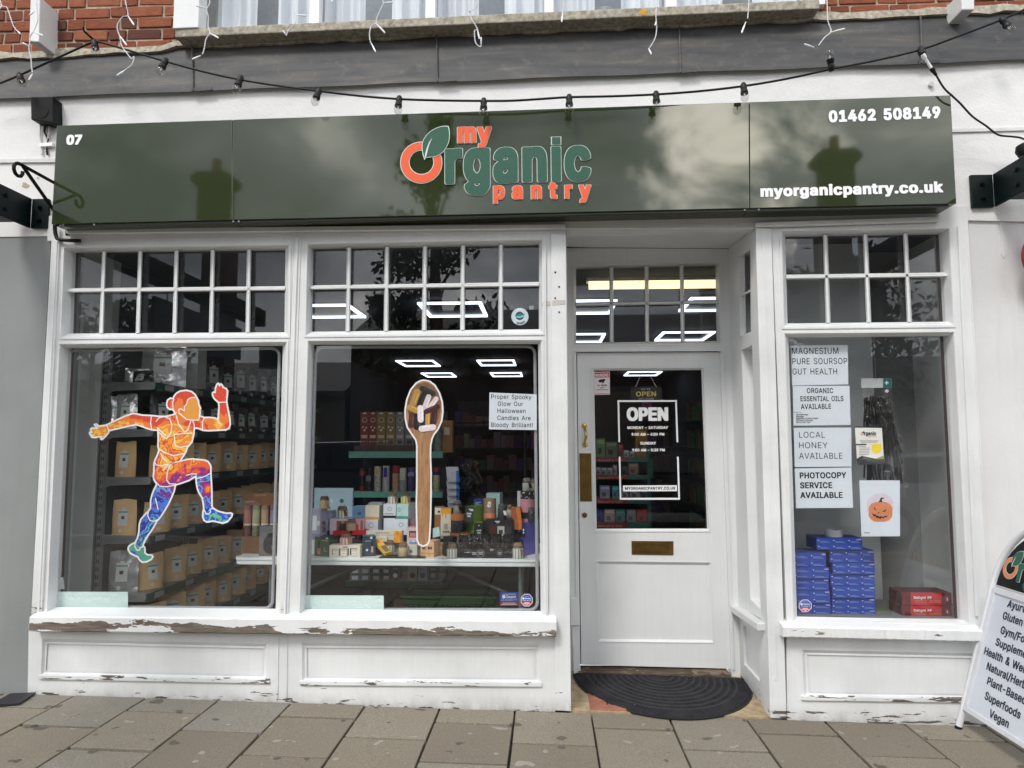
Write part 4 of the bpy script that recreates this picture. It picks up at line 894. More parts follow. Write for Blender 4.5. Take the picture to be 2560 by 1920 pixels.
def rib(r): return .017+(.0032*math.cos(r*13*2*math.pi) if .12 < r < .86 else 0)-(.006 if r > .985 else 0)
NR = 78
mb.grid(lambda u, v: mpt(max(u, .001), v*math.pi, rib(u)), NR, seg)
A = [mpt(1, math.pi*i/seg, rib(1)) for i in range(seg+1)]; B = [mpt(1.004, math.pi*i/seg, .002) for i in range(seg+1)]
for i in range(seg): mb.face([A[i], A[i+1], B[i+1], B[i]])
mb.face([mpt(1, 0, rib(1)), mpt(1, 0, .002), mpt(1, math.pi, .002), mpt(1, math.pi, rib(1))])
dm = obj('doormat', mb, MATm.mat, recalc=True, smooth=True, label='charcoal half round ribbed doormat in front of the white door', cat='doormat')
tn_ = []
for i in range(NR):
    r0_ = (i+.5)/NR; tn_ += [max(0, math.cos(r0_*13*2*math.pi))**2*.42 if .12 < r0_ < .86 else .0]*seg
tn_ += [0]*(len(dm.data.polygons)-len(tn_)); at_ = dm.data.attributes.new('tone', 'FLOAT', 'FACE'); at_.data.foreach_set('value', tn_)
mb = MB()
for i in range(seg):
    a0, a1 = math.pi*i/seg, math.pi*(i+1)/seg; mb.prism([mpt(1.0, a0, .003), mpt(1.0, a1, .003), mpt(1.014, a1, .003), mpt(1.014, a0, .003)], (0, 0, .007))
obj('rubber_edge', mb, C(16, 16, 17, .6), dm)

# ================================================================ PAVEMENT A-BOARD
P0 = atG(*B2(1285, 1403)); Yb0 = P0.y; TP = at(*B2(1512, 470), Yb0); vdir = (TP-P0).normalized(); udir = Vector((0, -1, 0)); nb_ = udir.cross(vdir).normalized()
if nb_.x > 0: nb_ = -nb_
class BP(Pl):
    pass
BPL = Pl(p=P0, n=-nb_)
def buv(px, py):
    q = BPL((px, py))-P0; return (q.dot(udir), q.dot(vdir))
def bw(u, v, lift=0): return P0+udir*u+vdir*v+nb_*lift
ab = thing('pavement_sign', 'white framed pavement board listing goods at the right edge', 'pavement sign', tuple(P0))
v_top = buv(*B2(1518, 482))[1]; v_bot = buv(*B2(1333, 1290))[1]; WID = .62; r_ = .016
u_in = buv(*B2(1395, 1250))[0]
ALU = C(206, 208, 212, .35, .1, var=.04)
ctr = WID/2; arch = [(0, -.0)]+[(0, v_top*k/6) for k in range(1, 7)]+[(ctr-ctr*math.cos(a), v_top+.02+.34*math.sin(a)) for a in [math.pi*k/18 for k in range(0, 19)]]+[(WID, v_top*k/6) for k in range(6, -1, -1)]
mb = MB(); mb.tube([bw(u, v) for u, v in arch], r_, 10); obj('tubular_frame', mb, ALU, ab, smooth=True)
for u in (0, WID):
    mb = MB(); mb.tube([bw(u, -.012), bw(u, .012)], r_*1.08, 10); obj('foot_cap', mb, BLACK, ab)
mb = MB(); c4 = lambda u0, v0, u1, v1, l: [bw(u0, v0, l), bw(u1, v0, l), bw(u1, v1, l), bw(u0, v1, l)]
mb.prism(c4(.018, v_bot, WID-.018, v_top, .004), -nb_*.012); obj('poster_panel', mb, C(196, 202, 212, .3, var=.05, scale=3), ab)
mb = MB()
for a in ((.014, v_top-.032, WID-.014, v_top, .012), (.014, v_bot, WID-.014, v_bot+.026, .012), (.014, v_bot+.026, .044, v_top-.032, .012), (WID-.044, v_bot+.026, WID-.014, v_top-.032, .012)): mb.prism(c4(*a), -nb_*.02)
obj('snap_frame', mb, ALU, ab, bevel=.003)
mb = MB(); hd = [(ctr-(ctr-.028)*math.cos(a), v_top+.012+.305*math.sin(a)) for a in [math.pi*k/24 for k in range(25)]]; mb.prism([bw(u, v, .004) for u, v in hd], -nb_*.008); obj('header_panel', mb, BLACK, ab)
lu0, lv0 = buv(*B2(1604, 335)); lu1, lv1 = buv(*B2(1640, 400)); k_ = .0009*(WID-.1)/1.85*1.0
k_ = (WID-.10)/2040
vtop_l = buv(*B2(1640, 295))[1]
logo(lambda u, v, l: bw(.05+(u-90)*k_, vtop_l-(v-235)*k_, .005+.0012*l), ab, [LPALE, C(196, 122, 84, .5), LGREEN], h=.02)
lines = [('Ayurvedic', (1612, 595)), ('Gluten-Free', (1581, 672)), ('Gym/Food', (1567, 765)), ('Supplements', (1535, 842)), ('Health & Wellness', (1461, 900)), ('Natural/Herbal', (1477, 1000)), ('Plant-Based', (1480, 1095)), ('Superfoods', (1465, 1190)), ('Vegan', (1494, 1305))]
mb = MB(); umid = ctr
for body, q in lines:
    u, v = buv(*B2(*q)); capw = .036; V, _ = T(body, .03, .02, .02); wd = (max(p[0] for p in V)-min(p[0] for p in V)); sc2 = capw/cap_h()*.94
    u1 = u+wd*sc2; v -= capw*.45; text(mb, body, bw(u, v), bw(u1, v), vdir*capw, .03, .02, .02, nb_*.0055)
obj('lettering', mb, C(28, 34, 52, .6), ab)
mb = MB(); bdir = Vector((-vdir.x*0+.42, 0, -1)).normalized(); t0 = bw(0, v_top-.05)
for u in (.0, WID): a = bw(u, v_top-.05, -.02); zg = gz(a.x+.45); mb.tube([a, Vector((a.x+.42, a.y, zg+.01))], r_*.9, 8)
obj('back_leg', mb, ALU, ab, smooth=True)
# ================================================================ DECALS, STICKERS AND NOTICES ON THE GLASS
YG = .0765
def src(z, s_): 
    v = [float(a) for a in s_.replace(',', ' ').split()]; return [z(v[i], v[i+1]) for i in range(0, len(v), 2)]
def flat(mb, qs, Y, mi=0, th=.0006): mb.prism([at(*q, Y) for q in qs], (0, th, 0), mi)
def stick(mb, pts, Y, wpx, closed=False, mi=0): mb.ribbon([at(*p, Y) for p in pts], wpx/445, closed, mi, (0, -1, 0), .0003)
def mk_runner():
    t = NT('colour_splash_print'); o = t.sep(t.coord(kind='obj')); p = t.coord(kind='obj')
    n = t.noise(p, 7, 4, .5, .8); n2 = t.noise(p, 19, 4, .6, .4)
    h = t.math('ADD', t.math('DIVIDE', o[2], .86), t.math('MULTIPLY', t.math('SUBTRACT', n, .5), .85)); h = t.math('ADD', h, t.math('MULTIPLY', t.math('SUBTRACT', n2, .5), .24))
    x = t.n.new('ShaderNodeValToRGB'); r = x.color_ramp; r.interpolation = 'CONSTANT'
    st = [(0, (72, 158, 138)), (.10, (36, 64, 170)), (.16, (96, 190, 148)), (.215, (44, 78, 200)), (.27, (84, 148, 224)), (.30, (28, 40, 140)), (.35, (62, 120, 216)), (.41, (108, 40, 140)), (.45, (88, 160, 226)), (.50, (132, 40, 128)), (.575, (196, 56, 96)), (.605, (228, 100, 48)), (.645, (236, 152, 60)), (.69, (214, 74, 44)), (.72, (240, 190, 70)), (.77, (232, 138, 56)), (.83, (242, 192, 72)), (.87, (230, 126, 54)), (.97, (214, 70, 44))]
    while len(r.elements) < len(st): r.elements.new(.5)
    for e, (a, c) in zip(r.elements, st): e.position = a; e.color = srgb(*c)
    t.l.new(h, x.inputs[0]); c = x.outputs[0]
    v = t.new('ShaderNodeTexVoronoi', Scale=34); t.l.new(p, v.inputs['Vector']); dots = t.ramp(v.outputs['Distance'], [(.16, (1, 1, 1)), (.2, (0, 0, 0))]); sel = t.ramp(t.noise(p, 11, 2), [(.54, (0, 0, 0)), (.56, (1, 1, 1))])
    m = t.math('MULTIPLY', dots, sel); c2 = t.ramp(t.math('DIVIDE', o[2], .86), [(.3, srgb(120, 180, 240)), (.62, srgb(236, 180, 70))]); t.base(t.mix(m, c, c2)); t.rough(.5); return t.mat
out = src(C2, '190,640 215,634 245,660 290,655 345,645 480,580 600,525 700,492 820,515 940,520 1040,530 1130,533 1255,500 1240,470 1222,440 1180,440 1147,410 1140,360 1155,315 1190,292 1225,296 1238,265 1270,225 1320,198 1400,188 1470,205 1518,245 1532,275 1560,325 1565,375 1588,425 1580,450 1582,490 1572,522 1640,548 1700,545 1780,553 1815,572 1825,480 1830,400 1825,350 1770,302 1745,255 1745,220 1765,210 1778,215 1786,150 1805,105 1825,98 1838,125 1855,105 1875,122 1885,150 1925,165 1942,195 1940,250 1932,325 1937,370 1955,470 1975,560 1978,640 1965,685 1920,710 1800,715 1690,720 1620,715 1560,690 1505,685 1500,760 1475,870 1410,945 1400,990 1370,1040 1320,1120 1400,1100 1480,1090 1560,1100 1640,1105 1690,1130 1718,1175')
out += src(C3, '1412,140 1415,250 1428,500 1430,720 1445,748 1520,790 1640,820 1700,815 1722,830 1710,870 1650,940 1580,962 1500,940 1440,930 1360,945 1315,920 1295,860 1300,800 1312,760 1305,680 1290,600 1250,540 1220,470 1205,380 1200,290 1100,350 990,390 908,415 890,500 850,600 790,720 740,800 690,880 640,930 590,1030 520,1130 470,1210 440,1290 465,1300 472,1340 470,1385 510,1415 570,1415 585,1440 560,1480 500,1510 440,1520 400,1495 370,1445 310,1415 260,1390 230,1340 235,1300 270,1265 330,1240 365,1170 385,1080 390,980 410,910 460,850 520,790 550,740 552,640 570,560 600,480 640,405 600,340 590,290 600,200 600,100')
out += src(C2, '990,1100 1020,1040 1040,970 1025,920 1030,820 1025,715 950,710 880,690 820,665 740,640 660,655 560,680 450,705 380,720 375,750 340,790 292,836 272,830 282,803 250,800 200,812 160,808 150,795 165,785 130,770 125,745 150,737 140,715 140,695 160,685 200,690 225,685')
mb = MB(); flat(mb, out, YG); run = obj('runner_decal', mb, mk_runner(), label='rainbow splash window decal of a running woman in the left window', cat='window decal')
mb = MB(); stick(mb, out, YG-.0006, 4.2, True)
for z, s_ in ((C2, '350,645 378,715'), (C2, '940,525 930,620 945,708'), (C2, '1000,600 1040,550 1110,535 1180,560 1210,640 1200,740 1150,815 1120,820 1040,740'), (C2, '1015,680 1135,790'), (C2, '1480,750 1240,770 1255,920 1320,940 1420,920 1480,860'), (C2, '1268,520 1300,640 1380,740 1420,710 1460,590'), (C2, '1485,585 1505,650 1500,690'), (C2, '1532,275 1450,290 1415,315 1405,370 1375,400 1370,460 1330,430 1300,440 1305,490 1340,520 1400,570 1480,582 1560,580 1575,525'), (C2, '1240,300 1222,340 1225,440'), (C2, '1040,965 1120,1010 1230,1050 1370,1020'), (C2, '1065,1020 1090,1080 1150,1130'), (C2, '985,1135 1000,1170 1060,1180 1130,1170 1320,1120'), (C2, '1240,1140 1190,1170 1150,1260 1140,1370 1180,1420 1260,1422'), (C2, '1100,1255 1120,1200 1210,1145'), (C2, '1640,552 1610,600 1615,700'), (C2, '1817,575 1830,620 1855,635'), (C2, '1825,347 1932,345'), (C2, '1395,1310 1460,1290 1540,1290'), (C3, '600,340 680,430 780,440 908,415'), (C3, '1205,322 1300,305 1412,245'), (C3, '520,800 510,850 540,920 600,935 650,910'), (C3, '620,600 660,770'), (C3, '330,1240 325,1290 345,1330 365,1350 400,1340 400,1310 440,1300'), (C3, '1315,765 1345,830 1385,830 1410,800 1400,770 1435,745')):
    stick(mb, src(z, s_), YG-.001, 2.6)
obj('white_outline', mb, WHITEV, run)
mb = MB(); flat(mb, src(C2, '1530,280 1558,325 1562,375 1584,425 1577,450 1578,490 1563,560 1545,576 1480,578 1400,566 1345,518 1378,462 1376,405 1408,372 1418,318 1452,294'), YG-.0005, 0, .0003); obj('face_patch', mb, C(226, 158, 66, .5, var=.04), run)
# wooden spoon of capsules
sp_ = src(C4, '360,73 410,83 460,120 500,190 525,270 531,350 520,440 490,510 452,560 433,600 421,660 418,760 424,900 424,1100 420,1300 414,1440 408,1520 390,1555 352,1570 315,1555 298,1510 296,1400 292,1200 296,1000 296,800 296,660 285,610 250,560 210,500 192,420 190,340 205,250 240,160 290,100 330,78')
WG = NT('printed_oak'); o_ = WG.coord((26, 26, 2.2), 'obj'); WG.base(WG.ramp(WG.noise(o_, 3.2, 5, .65, .8), [(.25, srgb(120, 86, 58)), (.5, srgb(166, 124, 86)), (.75, srgb(190, 148, 108))])); WG.rough(.55)
mb = MB(); flat(mb, sp_, YG); spn = obj('spoon_decal', mb, WG.mat, label='tall window decal of a wooden spoon heaped with capsules', cat='window decal')
mb = MB(); stick(mb, sp_, YG-.0006, 4, True); obj('white_outline', mb, WHITEV, spn)
mb = MB(); flat(mb, [C4(362+150*math.cos(a)*(1-.08*math.sin(a)), 322+226*math.sin(a)) for a in [2*math.pi*i/40 for i in range(40)]], YG-.0004, 0, .0002); obj('spoon_bowl', mb, C(122, 88, 64, .6, var=.3, scale=25), spn)
caps = [((345, 150), (440, 195), 52, (40, 42, 40)), ((298, 180), (262, 282), 60, (176, 138, 72)), ((358, 205), (322, 290), 52, (30, 34, 32)), ((402, 225), (366, 322), 48, (214, 202, 204)), ((470, 242), (410, 322), 44, (220, 208, 212)), ((232, 318), (300, 350), 52, (180, 144, 76)), ((252, 385), (242, 480), 52, (88, 48, 38)), ((292, 395), (290, 500), 46, (36, 40, 38)), ((355, 390), (346, 470), 46, (30, 30, 32)), ((395, 380), (392, 468), 40, (190, 150, 84)), ((456, 355), (440, 460), 52, (62, 34, 32)), ((382, 356), (480, 312), 46, (66, 36, 36)), ((328, 325), (331, 430), 54, (226, 216, 222)), ((340, 512), (442, 498), 56, (222, 210, 214))]
for i, (a, b, wd, c) in enumerate(caps):
    ang = math.atan2(b[1]-a[1], b[0]-a[0]); r2 = wd/2; poly = [(b[0]+r2*math.cos(ang+t), b[1]+r2*math.sin(ang+t)) for t in [R(-90+18*k) for k in range(11)]]+[(a[0]+r2*math.cos(ang+math.pi+t), a[1]+r2*math.sin(ang+math.pi+t)) for t in [R(-90+18*k) for k in range(11)]]
    mb = MB(); flat(mb, [C4(*q) for q in poly], YG-.0007-.00022*i, 0, .0002); n_ = (-math.sin(ang), math.cos(ang))
    hl = [(a[0]+(b[0]-a[0])*t+n_[0]*s_*wd, a[1]+(b[1]-a[1])*t+n_[1]*s_*wd) for t, s_ in ((.1, -.2), (.9, -.2), (.9, -.3), (.1, -.3))]
    flat(mb, [C4(*q) for q in hl], YG-.0008-.00022*i, 1, .0001); obj('capsule', mb, [C(*c, .35, var=.18, scale=120), C(min(255, c[0]+40), min(255, c[1]+40), min(255, c[2]+40), .4)], spn)
# paper notices
def notice(z, quad, lines, label, off=.0, paper=PAPER, h=.03):
    mb = MB(); flat(mb, [z(quad[i], quad[i+1]) for i in range(0, 8, 2)], YG+.001, 0, .0004); o = obj('paper_notice', mb, paper, label=label, cat='notice')
    mb = MB()
    for ln in lines:
        body, x0, y0, x1, y1, cap = ln[:6]; ptext(mb, body, z, x0, y0, x1, y1, cap, YG+.001, ln[6] if len(ln) > 6 else off, .03, h, lift=.0006)
    if lines: obj('lettering', mb, INK, o)
    return o
notice(A8, (162, 672, 455, 669, 458, 873, 167, 879), [('MAGNESIUM', 166, 715, 407, 714, 31), ('PURE SOURSOP', 168, 769, 452, 767, 31), ('GUT HEALTH', 169, 822, 400, 821, 31)], 'white paper notice reading magnesium, topmost in the right window', .004)
notice(A8, (170, 882, 464, 880, 470, 1083, 174, 1087), [('ORGANIC', 243, 918, 380, 918, 25, .018), ('ESSENTIAL OILS', 210, 960, 433, 959, 25, .018), ('AVAILABLE', 212, 1001, 369, 999, 25, .018), ('Perfect for:', 176, 1022, 216, 1022, 7), ('Aromatherapy', 188, 1033, 250, 1033, 8, .02), ('Massage', 188, 1043, 227, 1043, 8, .02), ('Relaxation & Stress Relief', 188, 1053, 301, 1053, 8, .02), ('Diffusers & Burners', 188, 1063, 274, 1063, 8, .02), ('Skin & Hair Care', 188, 1073, 261, 1073, 8, .02)], 'white paper notice about essential oils with small print below', 0)
notice(A8, (175, 1098, 473, 1097, 475, 1299, 180, 1302), [('LOCAL', 203, 1150, 337, 1150, 31), ('HONEY', 203, 1204, 350, 1204, 31), ('AVAILABLE', 203, 1259, 428, 1259, 31)], 'white paper notice reading local honey in the right window', 0)
notice(A8, (180, 1309, 474, 1304, 483, 1513, 187, 1515), [('PHOTOCOPY', 206, 1360, 448, 1358, 29, .034), ('SERVICE', 208, 1411, 375, 1410, 29, .034), ('AVAILABLE', 209, 1462, 429, 1461, 29, .034)], 'white paper notice in bold type about photocopy service', .03)
notice(A5, (1393, 1165, 1720, 1178, 1720, 1425, 1390, 1420), [('Proper Spooky', 1405, 1208, 1683, 1212, 30), ('Glow Our', 1450, 1257, 1626, 1259, 30), ('Halloween', 1448, 1306, 1643, 1308, 30), ('Candles Are', 1447, 1355, 1678, 1357, 30), ('Bloody Brilliant!', 1405, 1403, 1693, 1405, 30)], 'white paper notice about Halloween candles beside the spoon decal', .008)
# pumpkin poster
z = D3; pk = notice(z, (178, 1035, 552, 1035, 553, 1550, 198, 1552), [], 'white poster with a printed grinning orange pumpkin in the right window')
mb = MB(); blob = lambda cx, cy, rx, ry, k=.12: [z(cx+rx*math.cos(a)*(1+k*abs(math.sin(2*a))), cy+ry*math.sin(a)*(1+k*abs(math.sin(2*a)))) for a in [2*math.pi*i/36 for i in range(36)]]
flat(mb, blob(370, 1270, 122, 112, .05), YG+.0004, 1, .0002); flat(mb, blob(373, 1325, 108, 90, .12), YG+.0001, 0, .0002)
for s_ in ('315,1278 325,1292 336,1311 322,1308 314,1296', '390,1322 408,1312 427,1300 422,1316 404,1326', '345,1338 358,1326 366,1338', '288,1326 305,1345 330,1350 336,1362 352,1360 362,1372 380,1364 398,1374 412,1362 430,1364 446,1356 428,1378 414,1372 404,1386 384,1378 372,1392 352,1380 336,1384 330,1368 306,1362', '354,1236 368,1215 374,1195 408,1195 402,1206 388,1206 386,1222 394,1238'): flat(mb, src(z, s_), YG-.0002, 2, .0002)
obj('pumpkin_print', mb, [C(206, 132, 92, .6, var=.08), C(206, 198, 208, .7), C(40, 32, 34, .7)], pk)
mb = MB(); flat(mb, src(z, '222,1516 275,1517 275,1522 222,1521'), YG+.0002, 0, .0002); obj('fine_print', mb, INK, pk)
# flyer
fl2 = notice(z, (137, 541, 385, 545, 405, 840, 156, 838), [], 'small shop leaflet with yellow seal taped in the right window', paper=C(226, 226, 222, .4, var=.02))
mb = MB(); flat(mb, src(z, '135,538 385,543 385,552 136,548'), YG, 0, .0003); flat(mb, src(z, '156,838 200,808 350,840 405,806 410,888 162,893'), YG+.0002, 0, .0002); flat(mb, src(z, '320,838 404,806 406,836'), YG, 4, .0002)
flat(mb, [z(337+46*math.cos(a), 742+44*math.sin(a)) for a in [2*math.pi*i/28 for i in range(28)]]+[], YG+.0002, 1, .0002); flat(mb, src(z, '282,702 382,700 376,714 288,716'), YG, 1, .0002); flat(mb, src(z, '147,700 243,698 243,710 148,712'), YG+.0002, 0, .0002)
for i in range(6): flat(mb, src(z, '176,%d %d,%d %d,%d 176,%d' % (720+i*15, 240+(i*37 % 40), 720+i*15, 240+(i*37 % 40), 724+i*15, 724+i*15)), YG+.0002, 3, .0002)
for i in range(3): flat(mb, src(z, '%d,%d %d,%d %d,%d %d,%d' % (180+i*6, 666+i*10, 352-i*4, 666+i*10, 352-i*4, 669+i*10, 180+i*6, 669+i*10)), YG+.0002, 3, .0002)
def ringpoly(mb, c, r0, r1, mi, Y, n=28):
    for i in range(n):
        a, b = 2*math.pi*i/n, 2*math.pi*(i+1)/n; flat(mb, [z(c[0]+r0*math.cos(a), c[1]+r0*math.sin(a)), z(c[0]+r0*math.cos(b), c[1]+r0*math.sin(b)), z(c[0]+r1*math.cos(b), c[1]+r1*math.sin(b)), z(c[0]+r1*math.cos(a), c[1]+r1*math.sin(a))], Y, mi, .0002)
ringpoly(mb, (206, 606), 15, 9, 5, YG+.0002); flat(mb, src(z, '208,602 204,592 212,584 226,584 224,598'), YG, 2, .0002)
ptext(mb, 'rganic', z, 222, 619, 334, 619, 32, YG+.0004, .05, .05, .03, 2, .0004); ptext(mb, 'pantry', z, 262, 638, 338, 638, 12, YG+.0004, .03, .3, .03, 5, .0004)
obj('leaflet_print', mb, [C(44, 46, 48, .5), C(238, 212, 52, .5), LGREEN, C(120, 122, 124, .7), C(150, 150, 60, .6), ORANGE], fl2)
# ---- stickers
z = D4; c_ = (495, 1255); circ = lambda z, c, r, n=36, k=1: [z(c[0]+r*math.cos(2*math.pi*i/n), c[1]+r*k*math.sin(2*math.pi*i/n)) for i in range(n)]
mb = MB(); flat(mb, circ(z, c_, 178), YG); st = obj('round_sticker', mb, C(196, 208, 212, .5, var=.03), label='pale round member sticker with a teal leaf in the upper panes', cat='sticker')
mb = MB(); flat(mb, circ(z, (490, 1240), 88), YG-.0004, 0, .0002); flat(mb, src(z, '400,1255 440,1205 500,1188 560,1196 604,1206 570,1235 500,1250'), YG-.0008, 1, .0002); flat(mb, src(z, '395,1262 450,1243 520,1240 592,1215 560,1265 500,1288 440,1284'), YG-.001, 2, .0002)
obj('leaf_emblem', mb, [C(22, 40, 104, .5), C(20, 106, 108, .5), C(112, 190, 186, .5)], st)
def arctext(mb, body, z, c, r, a0, a1, cap, Y, off, h=.03, mi=0, out_=-1):
    "letters around a circle; angles in degrees, screen sense, letters stand inward or outward"
    n = len(body)
    for i, ch in enumerate(body):
        if ch == ' ': continue
        a = R(a0+(a1-a0)*(i+.5)/n); wd = abs(R(a1-a0))*r/n*.43; p = (c[0]+r*math.cos(a), c[1]+r*math.sin(a)); t_ = (-math.sin(a), math.cos(a)); sg = 1 if a1 > a0 else -1
        p0 = at(*z(p[0]-t_[0]*wd*sg, p[1]-t_[1]*wd*sg), Y); p1 = at(*z(p[0]+t_[0]*wd*sg, p[1]+t_[1]*wd*sg), Y); q = at(*z(p[0]+math.cos(a)*cap*out_, p[1]+math.sin(a)*cap*out_), Y); text(mb, ch, p0, p1, q-at(*z(*p), Y), off, 0, h, (0, -.0005, 0), mi)
mb = MB(); arctext(mb, 'MEMBER', z, c_, 162, 118, 42, 42, YG, .03); obj('lettering', mb, C(40, 50, 60, .6), st)
mb = MB(); flat(mb, src(z, '680,1045 722,1030 782,1026 780,1100 735,1112 695,1108'), YG, 0, .0004); tag(obj('sticker_residue', mb, C(120, 122, 122, .8)), 'torn grey scrap of old tape on glass beside the round sticker', 'tape scrap')
BLUE = C(26, 62, 160, .45, var=.04); RED = C(190, 34, 50, .45, var=.04); PRN = C(220, 226, 236, .5)
def octo(z, c, rx, ry, label, tsc):
    oc = [(c[0]+rx*math.cos(R(22.5+45*i))/math.cos(R(22.5)), c[1]+ry*math.sin(R(22.5+45*i))/math.cos(R(22.5))) for i in range(8)]; mb = MB(); flat(mb, [z(*q) for q in oc], YG); o = obj('octagon_sticker', mb, PRN, label=label, cat='sticker')
    sc = lambda q, k=.9: (c[0]+(q[0]-c[0])*k, c[1]+(q[1]-c[1])*k); inn = [sc(q) for q in oc]; ys = c[1]+ry*.24
    def clip(P, top):
        o_ = []; n = len(P)
        for i in range(n):
            a, b = P[i], P[(i+1) % n]; ia = (a[1] <= ys) == top; ib = (b[1] <= ys) == top
            if ia: o_.append(a)
            if ia != ib: t = (ys-a[1])/(b[1]-a[1]); o_.append((a[0]+(b[0]-a[0])*t, ys))
        return o_
    mb = MB(); flat(mb, [z(*q) for q in clip(inn, True)], YG-.0004, 0, .0002); flat(mb, [z(*q) for q in clip(inn, False)], YG-.0004, 1, .0002); obj('colour_fields', mb, [BLUE, RED], o)
    X = lambda f: c[0]+rx*f; Yf = lambda f: c[1]+ry*f
    mb = MB(); flat(mb, circ(z, (X(-.58), Yf(-.28)), rx*.19), YG-.0008, 0, .0002); ptext(mb, 'Swann', z, X(-.33), Yf(-.16), X(.74), Yf(-.16), ry*.27, YG-.0006, .025, .02, .03, 0, .0003); ptext(mb, 'SECURIT\u00c9', z, X(-.7), Yf(.13), X(.75), Yf(.13), ry*.15, YG-.0006, .03, .2, .03, 0, .0003)
    for f0, f1, wd in ((-.66, -.62, .42), (.36, .44, .42), (.52, .62, .56), (.72, .8, .22)): flat(mb, [z(X(-wd), Yf(f0)), z(X(wd), Yf(f0)), z(X(wd), Yf(f1)), z(X(-wd), Yf(f1))], YG-.0008, 0, .0002)
    obj('lettering', mb, PRN, o); return o
octo(D5, (1190, 742), 180, 192, 'octagonal blue and red security sticker in the corner of the middle window', 1)
octo(B2, (293, 608), 41, 40, 'octagonal blue and red security sticker in front of the blue boxes', 1)
z = D5; mb = MB(); flat(mb, src(z, '365,500 932,485 932,785 365,790'), YG, 0); flat(mb, src(z, '365,790 932,785 930,905 370,920'), YG, 1); o = obj('oblong_sticker', mb, [C(22, 50, 120, .5), C(112, 30, 40, .5)], label='oblong blue and red security sticker beside the basket in the window', cat='sticker')
mb = MB(); flat(mb, circ(z, (485, 637), 56), YG-.0006, 0, .0002); ptext(mb, 'Swann', z, 555, 684, 858, 680, 92, YG-.0004, .025, .02, .03, 0, .0003); ptext(mb, 'SECURITY', z, 405, 758, 885, 752, 34, YG-.0004, .02, .25, .03, 0, .0003)
for y, xa, xb in ((552, 450, 855), (828, 450, 835), (870, 405, 885)): flat(mb, [z(xa, y), z(xb, y-3), z(xb, y+11), z(xa, y+14)], YG-.0006, 0, .0002)
obj('lettering', mb, C(170, 180, 200, .5), o)
# frosted strips at the bottom of the two left windows
for z, q, lb in ((A4, '335,879 828,881 828,997 330,996', 'pale mint frosted strip at the foot of the left window'), (A6, '98,903 620,905 621,1017 95,1016', 'pale mint frosted strip at the foot of the middle window')):
    mb = MB(); flat(mb, src(z, q), YG+.002, 0, .003); tag(obj('frosted_strip', mb, FROST), lb, 'frosted strip')
z = A4; mb = MB(); flat(mb, src(z, '372,790 410,785 418,860 352,872 350,800'), YG+.001, 0, .0006); tag(obj('torn_label', mb, mk_film('torn_label_paper', (190, 194, 196), .6)), 'torn translucent label low in the left corner of the left window', 'label')
# rope light round the two big windows
def rope(Q, lb, ins=(8, 8, 14, 8)):
    tl, tr, br, b_l = (Q[0][0]+ins[0]+2, Q[0][1]+6), (Q[1][0]-ins[1], Q[1][1]+6), (Q[2][0]-ins[1], Q[2][1]-7), (Q[3][0]+ins[0]+4, Q[3][1]-7); C_ = [tl, tr, br, b_l]; pts = []; r = 22
    for i in range(4):
        p = Vector(C_[i]); a = Vector(C_[i-1]); b = Vector(C_[(i+1) % 4]); u = (a-p).normalized(); v = (b-p).normalized()
        for k in range(7):
            t = k/6; pts.append((p+u*r*(1-t)**2+v*r*t*t))
    mb = MB(); mb.tube([at(p.x, p.y, .098) for p in pts], .0095, 8, closed=True); tag(obj('rope_light', mb, C(150, 154, 158, .35, var=.05), smooth=True), lb, 'rope light', 'unlit rope lights round the window edges')
rope(W1L, 'unlit grey rope light edging the left window'); rope(W2L, 'unlit grey rope light edging the middle window')
# ---------------------------------------------------------------- door glass
z = C7; YDg = YD+.0238
t = thing('opening_hours_decal', 'white vinyl opening hours in an open frame on the door glass', 'window decal', tuple(at(*z(610, 1320), YDg)))
mb = MB(); wl = lambda q: flat(mb, src(z, q), YDg, 0, .0004)
for q in ('316,379 876,378 876,394 316,396', '316,396 333,396 340,775 325,775', '860,394 876,394 889,775 873,775', '328,912 343,912 352,1300 337,1300', '877,912 893,912 905,1300 889,1300', '337,1300 905,1299 905,1318 337,1318'): wl(q)
obj('border_lines', mb, WHITEV, t)
mb = MB()
for body, x0, y0, x1, cap, off in (('OPEN', 403, 567, 795, 112, .055), ('MONDAY \u2013 SATURDAY', 410, 650, 793, 24, .035), ('9:00 AM \u2013 6:00 PM', 448, 713, 758, 24, .035), ('SUNDAY', 530, 797, 680, 24, .035), ('9:00 AM \u2013 5:30 PM', 454, 861, 762, 24, .035)): ptext(mb, body, z, x0, y0, x1, y0-1, cap, YDg, off, .02, .025, 0, .0004)
obj('lettering', mb, WHITEV, t)
mb = MB(); flat(mb, src(z, '366,1183 876,1181 878,1237 369,1239'), YDg, 0, .0004); ad = obj('address_bar', mb, WHITEV, t)
mb = MB(); ptext(mb, 'MYORGANICPANTRY.CO.UK', z, 387, 1223, 863, 1221, 25, YDg, .035, .04, .025, 0, .0004); obj('lettering', mb, INK, ad)
mb = MB(); flat(mb, src(z, '96,112 243,108 245,327 99,330'), YDg, 0, .0004); ws = obj('warning_sticker', mb, C(220, 214, 214, .5), label='red and white camera warning sticker in top corner of the door glass', cat='sticker')
mb = MB(); flat(mb, src(z, '102,118 238,115 238,163 103,166'), YDg-.0002, 0, .0001); flat(mb, src(z, '103,318 238,316 238,322 103,324'), YDg-.0002, 0, .0001); obj('red_band', mb, RED, ws)
mb = MB(); ptext(mb, 'WARNING', z, 106, 159, 230, 156, 28, YDg, .03, .03, .025, 0, .0006); obj('lettering', mb, PRN, ws)
